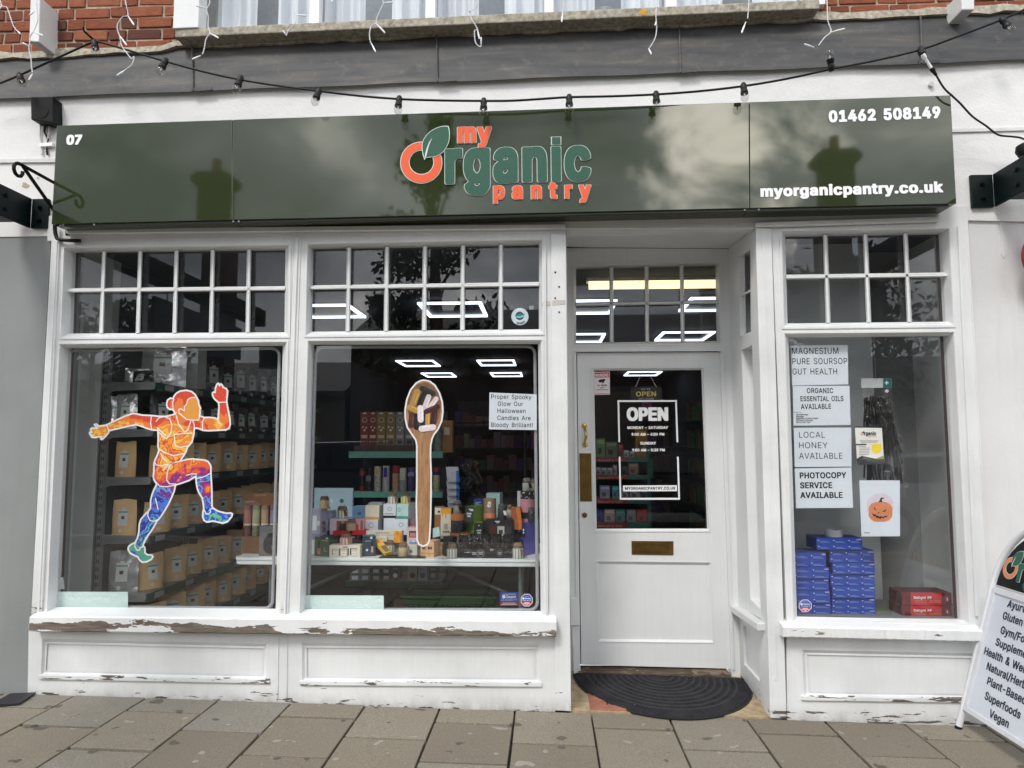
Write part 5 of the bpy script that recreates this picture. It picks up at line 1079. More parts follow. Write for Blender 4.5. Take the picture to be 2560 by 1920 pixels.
mb = MB(); ptext(mb, '24 HOUR', z, 126, 248, 215, 246, 16, YDg, .04, .05, .025, 0, .0004); ptext(mb, 'VIDEO', z, 150, 266, 191, 265, 9, YDg, .03, .05, .03, 0, .0004); ptext(mb, 'SURVEILLANCE', z, 117, 285, 224, 283, 9, YDg, .03, .05, .03, 0, .0004)
flat(mb, src(z, '136,195 150,184 198,178 200,188 196,200 160,212 140,210'), YDg-.0002, 0, .0001); flat(mb, src(z, '178,200 190,198 186,218 168,216'), YDg-.0003, 0, .0001); obj('camera_print', mb, INK, ws)
ho = YD+.06; mb = MB(); mb.prism([at(*z(*q), ho) for q in ((455, 251), (710, 250), (722, 262), (732, 275), (732, 400), (440, 400), (440, 275), (452, 262))], (0, .006, 0)); hs = obj('hanging_open_sign', mb, C(20, 18, 16, .5), label='small black hanging open sign on a cord behind the door glass', cat='sign')
mb = MB(); ptext(mb, "WE'RE", z, 535, 284, 627, 283, 17, ho, .02, .08, .03, 0, .0006); ptext(mb, 'WELCOME', z, 515, 375, 658, 373, 16, ho, .02, .08, .03, 0, .0006); ptext(mb, 'OPEN', z, 490, 342, 680, 340, 42, ho, .03, .03, .02, 1, .0006); obj('lettering', mb, [C(150, 146, 140, .5), C(190, 170, 92, .4, .4)], hs)
mb = MB(); mb.tube([at(*z(488, 250), ho-.003), at(*z(548, 112), ho-.003)], .0022, 5); mb.tube([at(*z(682, 255), ho-.003), at(*z(604, 112), ho-.003)], .0022, 5); obj('cord', mb, C(190, 188, 182, .8), hs)
# ================================================================ INSIDE: SHELVING AND POUCHES ON THE LEFT
YE = .5
xa = at(247, 1366, YE).x; xb = at(367, 1366, YE).x
zsh = [at(300, y, YE).z for y in (958, 1075, 1195, 1341, 1487)]
gon = thing('shelving_unit', 'grey and green metal shelving running back along the left shop wall', 'shelves', (xa, 2, ZF))
mb = MB(); mb.box(xa-.05, xa-.012, YE+.03, 3.9, ZF, 2.25); obj('back_panel', mb, C(70, 72, 74, .6, var=.05), gon)
for y in (YE, 1.6, 2.8, 3.9):
    mb = MB(); mb.box(xa-.012, xa+.018, y-.012, y+.022, ZF, 2.25)
    for k in range(40): mb.box(xa-.006, xa-.001, y-.0125, y-.012, ZF+.06+k*.05, ZF+.085+k*.05, 1); mb.box(xa+.007, xa+.012, y-.0125, y-.012, ZF+.06+k*.05, ZF+.085+k*.05, 1)
    obj('upright', mb, [GREYMET, DARKHOLE], gon)
for k, zt in enumerate(zsh+[zsh[-1]-.3]):
    mb = MB(); zt -= 0; mb.box(xa+.02, xb, YE+.01, 3.9, zt-.012, zt); sh = obj('shelf', mb, GREYMET, gon)
    mb = MB(); mb.prism([(xa+.018, YE-.004, zt+.008), (xb+.006, YE-.004, zt+.004), (xb+.012, YE-.004, zt-.012), (xb+.004, YE-.004, zt-.042), (xa+.05, YE-.004, zt-.05), (xa+.018, YE-.004, zt-.065)], (0, .014, 0)); obj('end_bracket', mb, GREYMET, sh, bevel=.002)
    mb = MB(); mb.box(xb+.001, xb+.014, YE+.012, 3.9, zt-.046, zt+.004); obj('front_strip', mb, GREENMET, sh)
    for i in range(9):
        y = YE+.1+i*.38+random.uniform(-.05, .05); mb = MB(); mb.box(xb+.0142, xb+.0155, y, y+.11, zt-.04, zt-.004); obj('price_ticket', mb, C(150, 154, 156, .5), sh)
mb = MB(); mb.box(XL, xa-.055, YE+.02, YE+.04, ZF, 2.5); tag(obj('side_panel', mb, C(186, 190, 188, .7, var=.04, scale=2)), 'pale grey panel at the window end of the left shelving', 'panel')
# pouches -----------------------------------------------------------------
LAB = [C(200, 206, 202, .6, var=.03), C(112, 150, 136, .6), C(84, 70, 56, .7, var=.4, scale=60), C(208, 200, 180, .6)]
def pouch(body, label_mats, w=.16, h=.235, t=.07, seed=0, seal=True, stand=True):
    rnd = random.Random(seed); ph = [rnd.uniform(0, 6) for _ in range(6)]
    def half(u, v):
        bul = t/2*(math.sin(math.pi*min(max(u, 0), 1))**.6)*((1-v**1.6)**.8 if stand else math.sin(math.pi*v)**.6)
        bul += .004*math.sin(5*u+ph[0]+4*v)*math.sin(7*v+ph[1])*(1 if 0 < u < 1 else 0); nar = 1-.06*v+.035*math.sin(math.pi*v)
        return (u-.5)*w*nar, max(bul, .001), v*h+.004*math.sin(6*u+ph[2])*(v > .9)+(0 if v > .05 else .004*math.sin(math.pi*u))
    mb = MB()
    def fr(u, v): x, b, z = half(u, v); return (x, -b, z)
    def bk(u, v): x, b, z = half(u, v); return (x, b, z)
    mb.grid(fr, 12, 12); mb.grid(bk, 12, 12)
    o = obj('pouch', mb, body, smooth=True, loc=(0, 0, 0))
    if label_mats:
        l = MB(); u0, u1, v0, v1 = .3, .7, .28, .72
        l.grid(lambda a, b: (lambda p: (p[0], -p[1]-.0015, p[2]))(half(u0+(u1-u0)*a, v0+(v1-v0)*b)), 6, 10, 0, lambda i, j: 1 if j == 8 else (2 if (j in (4, 5) and 2 <= i <= 3) else 0))
        l.grid(lambda a, b: (lambda p: (p[0], -p[1]-.0015, p[2]))(half(.42+.16*a, .725+.04*b)), 2, 2, 0); obj('label', l, label_mats, o, smooth=True)
        s_ = MB(); x, b, z = half(.46, .14)
        s_.lathe((0, 0, 0), [(.0125, 0), (.0125, .001)], 14); s_.v = [Vector((v.x+x, -b-.004-v.z-.0, z+v.y)) for v in s_.v]; obj('round_seal', s_, C(214, 210, 200, .6), o)
    return o
protos = [pouch(KRAFT, LAB, seed=i) for i in range(3)]
foilp = [pouch(FOIL, LAB, .17, .24, .075, 10+i) for i in range(2)]; darkp = [pouch(FOILD, LAB, .16, .25, .07, 20+i) for i in range(2)]
cnt = {'n': 0}
def put(pr, x, y, z, rot, sc, label, group, cat='pouch', name=None):
    c = dup(pr, (x, y, z), (0, 0, rot), sc, label, group); c['category'] = cat; c['label'] = label
    if name:
        c.name = name
    return c
ORD = ['first', 'second', 'third', 'fourth', 'fifth', 'sixth', 'seventh', 'eighth', 'ninth', 'tenth', 'eleventh', 'twelfth']
rowname = ['top', 'second', 'third', 'fourth', 'fifth']
zlow = zsh[-1]-.3
xm = (xa+xb)/2+.01
for r_i, zt in enumerate(zsh+[zlow]):
    rn = (rowname+['lowest'])[r_i]
    kind = ['foil', 'foil', 'kraft', 'kraft', 'kraft', 'kraft'][r_i]
    # front-facing one at the end of the run
    if r_i == 1: c = put(foilp[0], xa+.10, YE+.07, zt, R(4), (.82, .85, 1.0), 'silver foil pouch with label at window end of the second shelf', 'silver pouches', name='foil_pouch')
    gap_h = (zsh[r_i-1]-zt) if r_i else .3
    s0 = min(1.02, (gap_h-.06)/.235) if r_i else 1.1
    if r_i == 2: put(protos[0], xa+.115, YE+.06, zt, R(2), (.85, .9, s0*.98), 'tall brown paper pouch facing the window on the third shelf', 'brown paper pouches', name='paper_pouch')
    if r_i == 3: put(protos[1], xa+.125, YE+.06, zt, R(3), (.98, .9, s0*.96), 'wide brown paper pouch facing the window on the fourth shelf', 'brown paper pouches', name='paper_pouch')
    if r_i == 4: put(foilp[1], xa+.13, YE+.07, zt, R(6), (1.1, 1.05, s0*1.08), 'large shiny silver pouch by the window beneath the runner\'s foot', 'silver pouches', name='foil_pouch')
    if r_i == 0:
        for i in range(9): put(darkp[i % 2], xb-.07, YE+.95+i*.24, zt, R(52+random.uniform(-8, 8)), (1.1, .9, random.uniform(.9, 1.25)), '%s dark clear-wrapped pouch from the window on the top shelf' % ORD[i], 'dark wrapped pouches', name='wrapped_pouch')
        continue
    n = 11 if kind == 'kraft' else 10
    for i in range(n):
        y = YE+.22+i*.245+random.uniform(-.03, .03); p = (protos[i % 3] if kind == 'kraft' else darkp[i % 2])
        if r_i == 1 and i in (0,): p = darkp[0]
        put(p, xb-.065+random.uniform(-.015, .01), y, zt, R(48+random.uniform(-10, 10)), (random.uniform(1.02, 1.26), 1.1, s0*random.uniform(.84, 1.0)), ('%s %s pouch behind the window-end one, %s shelf' if r_i < 5 else '%s %s pouch from the window along the %s shelf') % (ORD[i], 'brown paper' if kind == 'kraft' else 'dark clear-wrapped', rn), 'brown paper pouches' if kind == 'kraft' else 'dark wrapped pouches', name='paper_pouch' if kind == 'kraft' else 'wrapped_pouch')
# crumpled silver bag on top, bag lying in front of it, card behind
put(foilp[1], xa+.2, YE+.32, zsh[0], R(10), (1.75, 1.3, 1.3), 'big crumpled silver bag on top of the shelving', 'silver pouches', name='foil_pouch')
put(foilp[0], xa+.07, YE+.22, zsh[0], R(35), (.9, 1.1, .5), 'slumped silver bag on top of shelving beside the crumpled one', 'silver pouches', name='foil_pouch')
put(foilp[0], xa+.035, YE+.08, zsh[1], R(38), (.7, .8, .95), 'silver pouch tucked behind the labelled one on the second shelf', 'silver pouches', name='foil_pouch')
put(darkp[1], xa+.16, YE+.14, zsh[0]-.0, R(-20), (1.2, 1.2, .38), 'flat dark bag lying on top of shelving at the window end', 'dark wrapped pouches', name='wrapped_pouch')
mb = MB(); mb.box(xa+.22, xa+.40, YE+.52, YE+.525, zsh[0]+.002, zsh[0]+.3); tag(obj('clear_card', mb, mk_film('frosted_card', (150, 156, 156), .8)), 'grey upright card behind the crumpled silver bag', 'card')
for p in protos+foilp+darkp:
    for ch in list(p.children): bpy.data.objects.remove(ch)
    bpy.data.objects.remove(p)

# ================================================================ CEILING LIGHTS
LED = EM(226, 236, 250, 1.35); LEDY = EM(255, 238, 176, .8)
def led_frame(Q, label):
    P_ = [atZ(q[0], q[1], ZC-.035) for q in Q]; xs_ = (P_[0].x+P_[3].x)/2, (P_[1].x+P_[2].x)/2; ys_ = (P_[0].y+P_[1].y)/2, (P_[3].y+P_[2].y)/2
    x0, x1 = min(xs_), max(xs_); y1, y0 = max(ys_), min(ys_)
    t = thing('ceiling_light', label, 'ceiling light', ((x0+x1)/2, (y0+y1)/2, ZC-.035), 'square rim ceiling lights')
    mb = MB(); w_ = .03
    for a in ((x0, x1, y0, y0+w_), (x0, x1, y1-w_, y1), (x0, x0+w_, y0+w_, y1-w_), (x1-w_, x1, y0+w_, y1-w_)): mb.box(*a, ZC-.038, ZC-.02)
    obj('light_rim', mb, LED, t); mb = MB(); mb.box(x0-.004, x1+.004, y0-.004, y1+.004, ZC-.018, ZC-.0005); obj('back_plate', mb, C(60, 64, 70, .5), t)
fr = lambda z, s_: src(z, s_)
led_frame(fr(A5, '60,565 425,565 540,650 110,650'), 'square rim ceiling light in the left of the middle upper panes')
led_frame(fr(A5, '895,550 1335,550 1385,642 975,645'), 'square rim ceiling light in the centre of the middle upper panes')
led_frame(fr(A5, '750,950 1003,946 1055,985 808,988'), 'rim ceiling light left above the spoon decal, nearer row')
led_frame(fr(A5, '1297,947 1563,944 1580,980 1340,982'), 'rim ceiling light above the Halloween notice, nearer row')
led_frame(fr(A5, '915,1035 1125,1033 1172,1058 968,1061'), 'rim ceiling light just above the spoon decal, further row')
led_frame(fr(A5, '1387,1032 1613,1030 1625,1055 1425,1058'), 'rim ceiling light above the Halloween notice, further row')
led_frame(fr(A7, '60,445 335,440 310,508 60,510'), 'rim ceiling light at the left of the panes over the door')
led_frame(fr(A7, '710,430 920,428 900,494 665,496'), 'rim ceiling light at the right of the panes over the door')
led_frame(fr(A7, '570,607 842,603 795,645 532,650'), 'rim ceiling light lowest in the panes over the door')
led_frame(fr(A7, '60,616 273,613 262,655 60,658'), 'rim ceiling light lowest at the left of the panes over the door')
led_frame(fr(C7, '402,117 735,112 690,148 382,152'), 'rim ceiling light at the top of the door glass')
a, b = atZ(*A7(190, 365), ZC-.05), atZ(*A7(870, 345), ZC-.05); t = thing('strip_light', 'warm strip light seen through the panes over the door', 'strip light', tuple((a+b)/2))
mb = MB(); y = (a.y+b.y)/2; mb.box(a.x, b.x+.3, y-.045, y+.045, ZC-.075, ZC-.03); obj('diffuser', mb, LEDY, t); mb = MB(); mb.box(a.x-.02, b.x+.32, y-.05, y+.05, ZC-.029, ZC-.0005); obj('housing', mb, UPVC, t)

# ================================================================ TABLE OF PRODUCTS
YT = .27
zt = at(*A6(900, 668), YT).z; tx0 = at(*A4(1508, 680), YT).x; tx1 = at(*A6(1625, 680), YT).x+.02
tb = thing('folding_table', 'white plastic folding table covered with candles and boxes', 'table', ((tx0+tx1)/2, YT+.36, ZF))
mb = MB(); r0 = .05
def rr(x0, x1, y0, y1, r):
    o = []
    for cx, cy, a0 in ((x1-r, y1-r, 0), (x0+r, y1-r, 90), (x0+r, y0+r, 180), (x1-r, y0+r, 270)):
        for k in range(7): a = R(a0+15*k); o.append((cx+r*math.cos(a), cy+r*math.sin(a)))
    return o
TAB = C(206, 214, 214, .45, var=.03); TD = .72
mb.prism([(x, y, zt-.018) for x, y in rr(tx0, tx1, YT, YT+TD, r0)], (0, 0, .018)); mb.prism([(x, y, zt-.042) for x, y in rr(tx0+.004, tx1-.004, YT+.004, YT+TD-.004, r0)], (0, 0, .0235)); obj('table_top', mb, TAB, tb, bevel=.004)
LEGM = C(112, 116, 118, .45, .3)
for x in (tx0+.2, tx1-.13):
    for y in (YT+.1, YT+TD-.1):
        mb = MB(); mb.tube([(x, y, ZF+.0), (x, y, zt-.042)], .014, 8); obj('leg', mb, LEGM, tb, smooth=True)
for s_, xx in ((1, tx0+.2), (-1, tx1-.13)):
    mb = MB(); mb.tube([(xx, YT+.36, ZF+.33), (xx+s_*.62, YT+.36, zt-.05)], .012, 8); mb.tube([(xx, YT+.1, ZF+.33), (xx, YT+TD-.1, ZF+.33)], .012, 8); obj('brace', mb, LEGM, tb, smooth=True)

def bb(z, x0, y0, x1, y1, Y):
    a = at(*z(x0, y1), Y); b = at(*z(x1, y1), Y); c = at(*z((x0+x1)/2, y0), Y); return a.x, b.x, (a.z+b.z)/2, c.z
SUP = []
def rest(z0, z1, xm_, zmin=None):
    "settle on the table or on the nearest thing already stacked below"
    best = zt
    for (xa_, xb_, top) in SUP:
        if xa_-.01 <= xm_ <= xb_+.01 and abs(top-z0) < .03 and abs(top-z0) < abs(best-z0): best = top
    if abs(best-z0) < .035: return best
    return z0
def pbox(z, x0, y0, x1, y1, Y, dep, face, side, name, label, cat, ang=0, deco=(), group=None, snap=True, parent=None):
    X0, X1, Z0, Z1 = bb(z, x0, y0, x1, y1, Y)
    if snap: Z0 = rest(Z0, Z1, (X0+X1)/2)
    SUP.append((X0, X1, Z1)); w_, h_ = X1-X0, Z1-Z0; ca, sa = math.cos(R(ang)), math.sin(R(ang))
    w2 = w_ if not ang else max(.03, (w_-dep*abs(sa))/ca); cx, cy = (X0+X1)/2, Y+dep/2
    M = lambda u, d, v: Vector((cx+(u-.5)*w2*ca-(d-dep/2)*sa, cy+(u-.5)*w2*sa+(d-dep/2)*ca, Z0+v*h_))
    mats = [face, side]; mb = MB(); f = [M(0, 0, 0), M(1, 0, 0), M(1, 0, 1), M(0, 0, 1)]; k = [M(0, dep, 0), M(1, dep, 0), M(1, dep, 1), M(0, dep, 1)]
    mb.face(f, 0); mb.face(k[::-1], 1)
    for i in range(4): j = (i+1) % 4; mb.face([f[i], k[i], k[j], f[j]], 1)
    for j, d in enumerate(deco):
        if d[0] == 't': _, u0, u1, v, cap, body, m, off = d
        m = d[-1] if d[0] != 't' else m
        if m not in mats: mats.append(m)
        mi = mats.index(m); e = -.0006-.0004*j
        if d[0] == 'r': mb.prism([M(d[1], e, d[2]), M(d[3], e, d[2]), M(d[3], e, d[4]), M(d[1], e, d[4])], M(0, .0002, 0)-M(0, 0, 0), mi)
        elif d[0] == 'c':
            r_ = d[3]*min(w2, h_); mb.prism([M(d[1]+r_/w2*math.cos(a), e, d[2]+r_/h_*math.sin(a)) for a in [2*math.pi*i/20 for i in range(20)]], M(0, .0002, 0)-M(0, 0, 0), mi)
        elif d[0] == 't': text(mb, body, M(u0, e, v), M(u1, e, v), M(0, 0, cap)-M(0, 0, 0), off, .03, .03, (0, 0, 0), mi)
    return obj(name, mb, mats, parent, label, cat, group, bevel=.0015)
BAND = lambda c: C(*c, .5, var=.06)
def pjar(z, x0, y0, x1, y1, Y, wax, lid, label, ribs=True, tagc=None, group='candle jars', snap=True, dark=False):
    X0, X1, Z0, Z1 = bb(z, x0, y0, x1, y1, Y)
    if snap: Z0 = rest(Z0, Z1, (X0+X1)/2)
    SUP.append((X0, X1, Z1)); r = (X1-X0)/2; h = Z1-Z0; c = ((X0+X1)/2, Y+r, Z0); n = 40 if ribs else 24; W2 = tuple(int(v*.72) for v in wax)
    mb = MB(); mb.lathe(c, [(r*.9, 0), (r*.97, h*.03), (r*.97, h*.58), (r*.95, h*.64)], n, 0, 1 if ribs else 0, .05, (lambda i, j: (j // 2) % 2) if ribs else None)
    o = obj('candle_jar', mb, [C(*wax, .3, var=.04), C(*W2, .3, var=.04)], None, label, 'candle jar', group, smooth=True)
    mb = MB(); mb.lathe(c, [(r*.95, h*.64), (r*.93, h*.68), (r*.8, h*.74), (r*.78, h*.8)], 20); obj('glass_neck', mb, C(120, 122, 116, .2, var=.1) if not dark else C(50, 52, 54, .2), o, smooth=True)
    mb = MB(); mb.lathe(c, [(r*.84, h*.78), (r*.9, h*.8), (r*.9, h*.86), (r*.76, h*.88), (r*.76, h*.98), (r*.7, h)], 20); obj('lid', mb, C(*lid, .7, var=.25, scale=40), o, smooth=True)
    mb = MB(); cv = Vector(c); mb.tube([cv+Vector((r*.83*math.cos(a), r*.83*math.sin(a), h*.75)) for a in [2*math.pi*i/16 for i in range(16)]], r*.06, 5, closed=True); obj('twine', mb, C(120, 98, 70, .9), o)
    if tagc:
        mb = MB(); s_ = 1; ctr_ = cv+Vector((r*.75, -r*.85, h*.42)); pr = [(-.3, .34), (0, .5), (.3, .34), (.34, -.4), (-.34, -.4)]
        mb.prism([ctr_+Vector((u*r*1.1+v*r*-.25, -v*.006, v*r*1.3)) for u, v in pr], (0, .001, 0)); obj('hang_tag', mb, C(*tagc, .8, var=.1), o)
    return o
def pcyl(z, x0, y0, x1, y1, Y, bands, name, label, cat, group=None, snap=True, tag_=None, dots=None):
    X0, X1, Z0, Z1 = bb(z, x0, y0, x1, y1, Y)
    if snap: Z0 = rest(Z0, Z1, (X0+X1)/2)
    SUP.append((X0, X1, Z1)); r = (X1-X0)/2; h = Z1-Z0; c = Vector(((X0+X1)/2, Y+r, Z0)); mats = []; pr = []; mi = []
    for (v0, v1, m, k) in bands:
        if m not in mats: mats.append(m)
        pr += [(r*k, v0*h), (r*k, v1*h)]; mi += [mats.index(m)]*2
    mb = MB(); mb.lathe(c, pr, 24, 0, mfn=lambda i, j: mi[min(i, len(mi)-1)])
    if dots:
        dm, vv0, vv1, nd, rd, seed = dots; rn_ = random.Random(seed); mats.append(dm)
        for i in range(nd):
            a = R(-90+rn_.uniform(-62, 62)); v = rn_.uniform(vv0, vv1); q = c+Vector((r*1.012*math.cos(a), r*1.012*math.sin(a), v*h)); tv = Vector((-math.sin(a), math.cos(a), 0)); s_ = rd*r*rn_.uniform(.6, 1.2)
            mb.face([q+tv*s_*math.cos(b)+Vector((0, 0, s_*1.1*math.sin(b))) for b in [2*math.pi*k/8 for k in range(8)]], len(mats)-1)
    o = obj(name, mb, mats, None, label, cat, group, smooth=True)
    if tag_:
        tz0, tz1, tw, tm = tag_; q = MB(); q.prism([(c.x-tw*r, c.y-r-.004, c.z+tz0*h), (c.x+tw*r, c.y-r-.004, c.z+tz0*h), (c.x+tw*r, c.y-r-.004, c.z+tz1*h-.01), (c.x+tw*r*.5, c.y-r-.004, c.z+tz1*h), (c.x-tw*r*.5, c.y-r-.004, c.z+tz1*h), (c.x-tw*r, c.y-r-.004, c.z+tz1*h-.01)], (0, .001, 0)); obj('hang_tag', q, tm, o)
    return o
LIL = C(168, 168, 196, .5, var=.05); LILG = C(150, 152, 168, .5, var=.05); PALE = C(206, 216, 226, .5, var=.04); PB = C(168, 196, 210, .5, var=.05); CREAM = C(214, 210, 194, .5, var=.05); TEAL = C(70, 140, 134, .5); MINT = C(170, 208, 204, .5, var=.05)
NAVY = C(34, 48, 66, .45, var=.15); DGREEN = C(40, 56, 44, .45, var=.2); PURP = C(96, 92, 178, .5, var=.04); LIME = C(110, 150, 56, .5, var=.05); DLIME = C(44, 50, 32, .5); OR_ = C(196, 112, 44, .5, var=.1); KR = C(150, 124, 92, .7, var=.1); REDB = C(178, 34, 44, .45); PINK = C(206, 150, 158, .5, var=.05); GREYP = C(110, 116, 124, .6); BRN = C(150, 108, 68, .7, var=.12); SKY = C(120, 164, 206, .5, var=.08); ORP = C(220, 150, 50, .6, var=.4, scale=50)
wj, lj = (206, 208, 196), (104, 88, 68)
z = C5
# back row first, so that stacked things find what they stand on
pbox(z, 150, 385, 765, 1020, .88, .03, PB, PALE, 'snowflake_box', 'large pale blue snowflake box at the back left of the table', 'box', 0, (('c', .45, .68, .05, PALE), ('c', .72, .68, .055, C(70, 96, 110, .6)), ('c', .86, .52, .04, PALE)), snap=False)
pbox(z, 75, 1110, 250, 1470, .36, .14, LILG, LIL, 'candle_box', 'grey candle box at the left end of the table, lower of two', 'box', 0, (('r', .05, .06, .55, .72, PALE),))
pbox(z, 75, 720, 255, 1110, .40, .14, LILG, LIL, 'candle_box', 'grey candle box with white candle print, stacked upper left', 'box', 0, (('r', .02, .1, .7, .72, PALE), ('r', .74, .3, .98, .5, CREAM)))
pbox(z, 258, 755, 420, 1120, .52, .12, C(150, 150, 206, .5, var=.05), LIL, 'lilac_box', 'lilac box with small square label near the left end', 'box', -8, (('r', .2, .6, .6, .82, PALE),))
pbox(z, 765, 680, 975, 1150, .62, .1, SKY, PB, 'blue_box', 'pale blue box with a small blue figure behind the pink box', 'box', 0, (('r', 0, 0, 1, .45, PALE), ('r', .4, .72, .66, .8, C(60, 96, 160, .5))))
pbox(z, 380, 870, 760, 1125, .52, .1, C(204, 196, 206, .5), LIL, 'gift_box', 'pink and white gift box with dark window near the left', 'box', 8, (('r', .3, .05, .98, .86, C(150, 74, 78, .6, var=.2)), ('r', .42, .1, .72, .7, DGREEN), ('c', .57, .78, .1, C(176, 150, 90, .5))))
pbox(z, 785, 885, 950, 1120, .5, .1, PINK, PINK, 'pink_box', 'pink box with red lettering block beside the white candle boxes', 'box', 6, (('r', .1, .15, .4, .7, C(190, 60, 70, .5)), ('r', .62, .2, .9, .95, C(130, 84, 84, .5))))
pbox(z, 960, 890, 1175, 1120, .56, .13, PALE, PALE, 'white_candle_box', 'white candle box with ring emblem below the cream cube', 'box', 0, (('c', .5, .62, .2, C(170, 172, 178, .6)), ('c', .5, .62, .13, PALE), ('r', .2, .22, .8, .26, GREYP)))
pbox(z, 1022, 620, 1230, 890, .70, .1, MINT, PALE, 'mint_box', 'pale mint box peeking out behind the cream cube', 'box', 0, (('r', .3, .82, .7, .86, GREYP),), snap=False)
pbox(z, 975, 660, 1195, 890, .57, .13, CREAM, CREAM, 'cream_box', 'cream cube box with a yellow band at the foot', 'box', 0, (('r', 0, 0, 1, .2, C(206, 156, 66, .5)),))
pbox(z, 1268, 865, 1442, 1130, .56, .12, PALE, PALE, 'white_candle_box', 'plain white candle box under the black banded one', 'box')
pbox(z, 1265, 640, 1462, 866, .57, .12, PALE, PALE, 'white_candle_box', 'white candle box with ring emblem and a black band', 'box', 0, (('r', 0, 0, 1, .18, BLACK), ('c', .5, .66, .17, C(150, 156, 168, .6)), ('c', .5, .66, .11, PALE), ('r', .1, .28, .85, .33, GREYP)))
pbox(z, 1440, 878, 1652, 1130, .55, .12, PALE, MINT, 'white_candle_box', 'white candle box with ring emblem under the teal banded one', 'box', 0, (('c', .5, .64, .18, C(150, 160, 176, .6)), ('c', .5, .64, .12, PALE), ('r', .25, .22, .75, .26, GREYP)))
pbox(z, 1468, 640, 1748, 880, .56, .14, MINT, PALE, 'white_candle_box', 'pale mint candle box with a teal band at the foot', 'box', -14, (('r', 0, 0, 1, .18, TEAL), ('c', .22, .6, .14, C(130, 150, 150, .6)), ('c', .22, .6, .09, MINT)))
pbox(z, 1655, 870, 1790, 1130, .58, .1, C(140, 110, 112, .6, var=.3, scale=40), C(120, 122, 130, .6), 'small_box', 'small pinkish box half hidden by the spoon decal', 'box')
pjar(z, 1320, 465, 1480, 628, .59, wj, lj, 'white ribbed candle jar on the black banded white box', tagc=(120, 92, 66))
pjar(z, 1530, 465, 1682, 640, .58, (206, 200, 128), (86, 72, 58), 'yellow ribbed candle jar on the teal banded box', tagc=(120, 92, 66))
pjar(z, 220, 520, 378, 708, .43, (170, 154, 120), (96, 74, 52), 'brown labelled jar standing high on the left grey boxes', False, (150, 118, 84))
pjar(z, 345, 690, 410, 770, .56, (190, 186, 150), (90, 76, 60), 'tiny cream jar on the lilac box', False)
pjar(z, 500, 680, 672, 862, .53, wj, (110, 84, 60), 'white ribbed jar with brown tag before the snowflake box', tagc=(104, 66, 44))
pjar(z, 235, 920, 328, 1110, .44, (150, 140, 112), (80, 62, 48), 'amber jar with brown tag at the left end of the table', True, (110, 72, 48), snap=False)
pjar(z, 652, 888, 812, 1072, .46, (176, 146, 122), (110, 86, 66), 'tan labelled jar standing on the red lids', False, snap=False)
pbox(z, 458, 1072, 730, 1140, .46, .2, REDB, REDB, 'red_tin', 'red flat tin left, under the tan jar', 'tin', 0, (('r', .8, .1, .95, .9, C(120, 20, 30, .5)),), 'red tins', snap=False)
pbox(z, 765, 1062, 988, 1135, .47, .2, REDB, REDB, 'red_tin', 'red flat tin right, beside the meditation pack', 'tin', 0, (), 'red tins', snap=False)
pbox(z, 990, 1065, 1560, 1255, .46, .05, C(206, 202, 186, .5, var=.06), CREAM, 'incense_pack', 'long cream meditation incense pack with an orange flowered end', 'incense pack', 0, (('r', .78, .0, 1, 1, ORP), ('r', 0, .62, .8, .66, C(160, 160, 150, .5)), ('t', .27, .64, .74, .17, 'MEDITATION', C(120, 116, 104, .6), .01)), snap=False)
pbox(z, 1190, 1150, 1320, 1235, .44, .02, CREAM, CREAM, 'gable_card', 'small cream card in front of the meditation pack', 'card', 0, (('r', .15, .4, .85, .5, GREYP),), snap=False)
pbox(z, 1640, 1015, 1802, 1330, .45, .1, C(206, 190, 184, .5), PINK, 'candle_set', 'white box with pink and blue candles left of the spoon handle', 'box', 0, (('r', .2, .5, .95, .84, C(110, 60, 60, .5)), ('r', .28, .54, .86, .74, C(190, 130, 128, .5)), ('r', .25, .08, .95, .3, C(120, 150, 200, .5)), ('r', .55, .28, .8, .36, PALE)))
pbox(z, 475, 1140, 890, 1480, .50, .1, C(40, 36, 46, .45, var=.2), BLACK, 'dark_box', 'dark plum box behind the three jar gift set', 'box', 0, (('c', .92, .92, .09, C(150, 130, 170, .6)), ('r', .66, .86, .8, .95, PALE)))
pbox(z, 150, 1165, 470, 1500, .34, .09, C(54, 74, 52, .45, var=.3, scale=14), DGREEN, 'dark_green_box', 'dark green box printed with a pink flower at the table front', 'box', -16, (('r', .2, .1, .42, .42, C(180, 110, 90, .6, var=.4, scale=60)), ('r', .25, .42, .36, .78, BLACK), ('c', .78, .36, .12, C(150, 170, 140, .6)), ('c', .8, .37, .1, DGREEN), ('r', .78, .9, .92, .98, PALE), ('r', .5, .8, .95, .84, C(150, 156, 140, .6))))
pbox(z, 885, 1150, 1132, 1482, .35, .08, C(40, 60, 74, .45, var=.25, scale=14), C(58, 92, 116, .5), 'navy_box', 'navy box with a pale candle print at the table front', 'box', 18, (('r', .62, .08, .82, .2, C(110, 70, 60, .6)), ('r', .64, .2, .8, .5, C(190, 160, 150, .6)), ('r', .66, .5, .78, .75, BLACK), ('c', .3, .32, .1, C(200, 210, 210, .6)), ('r', .55, .86, .72, .97, PALE), ('r', .15, .74, .6, .78, C(130, 150, 160, .6))))
gb = pbox(z, 403, 1295, 888, 1506, .30, .07, C(218, 212, 198, .5, var=.03), CREAM, 'gift_set', 'white gift box holding three small candle jars', 'gift set', 0, (('r', .09, .2, .29, .72, C(40, 36, 30, .6)), ('r', .32, .15, .64, .74, C(44, 40, 34, .6)), ('r', .68, .2, .91, .76, C(40, 38, 34, .6)), ('r', .44, .8, .6, .9, C(150, 120, 100, .6))))
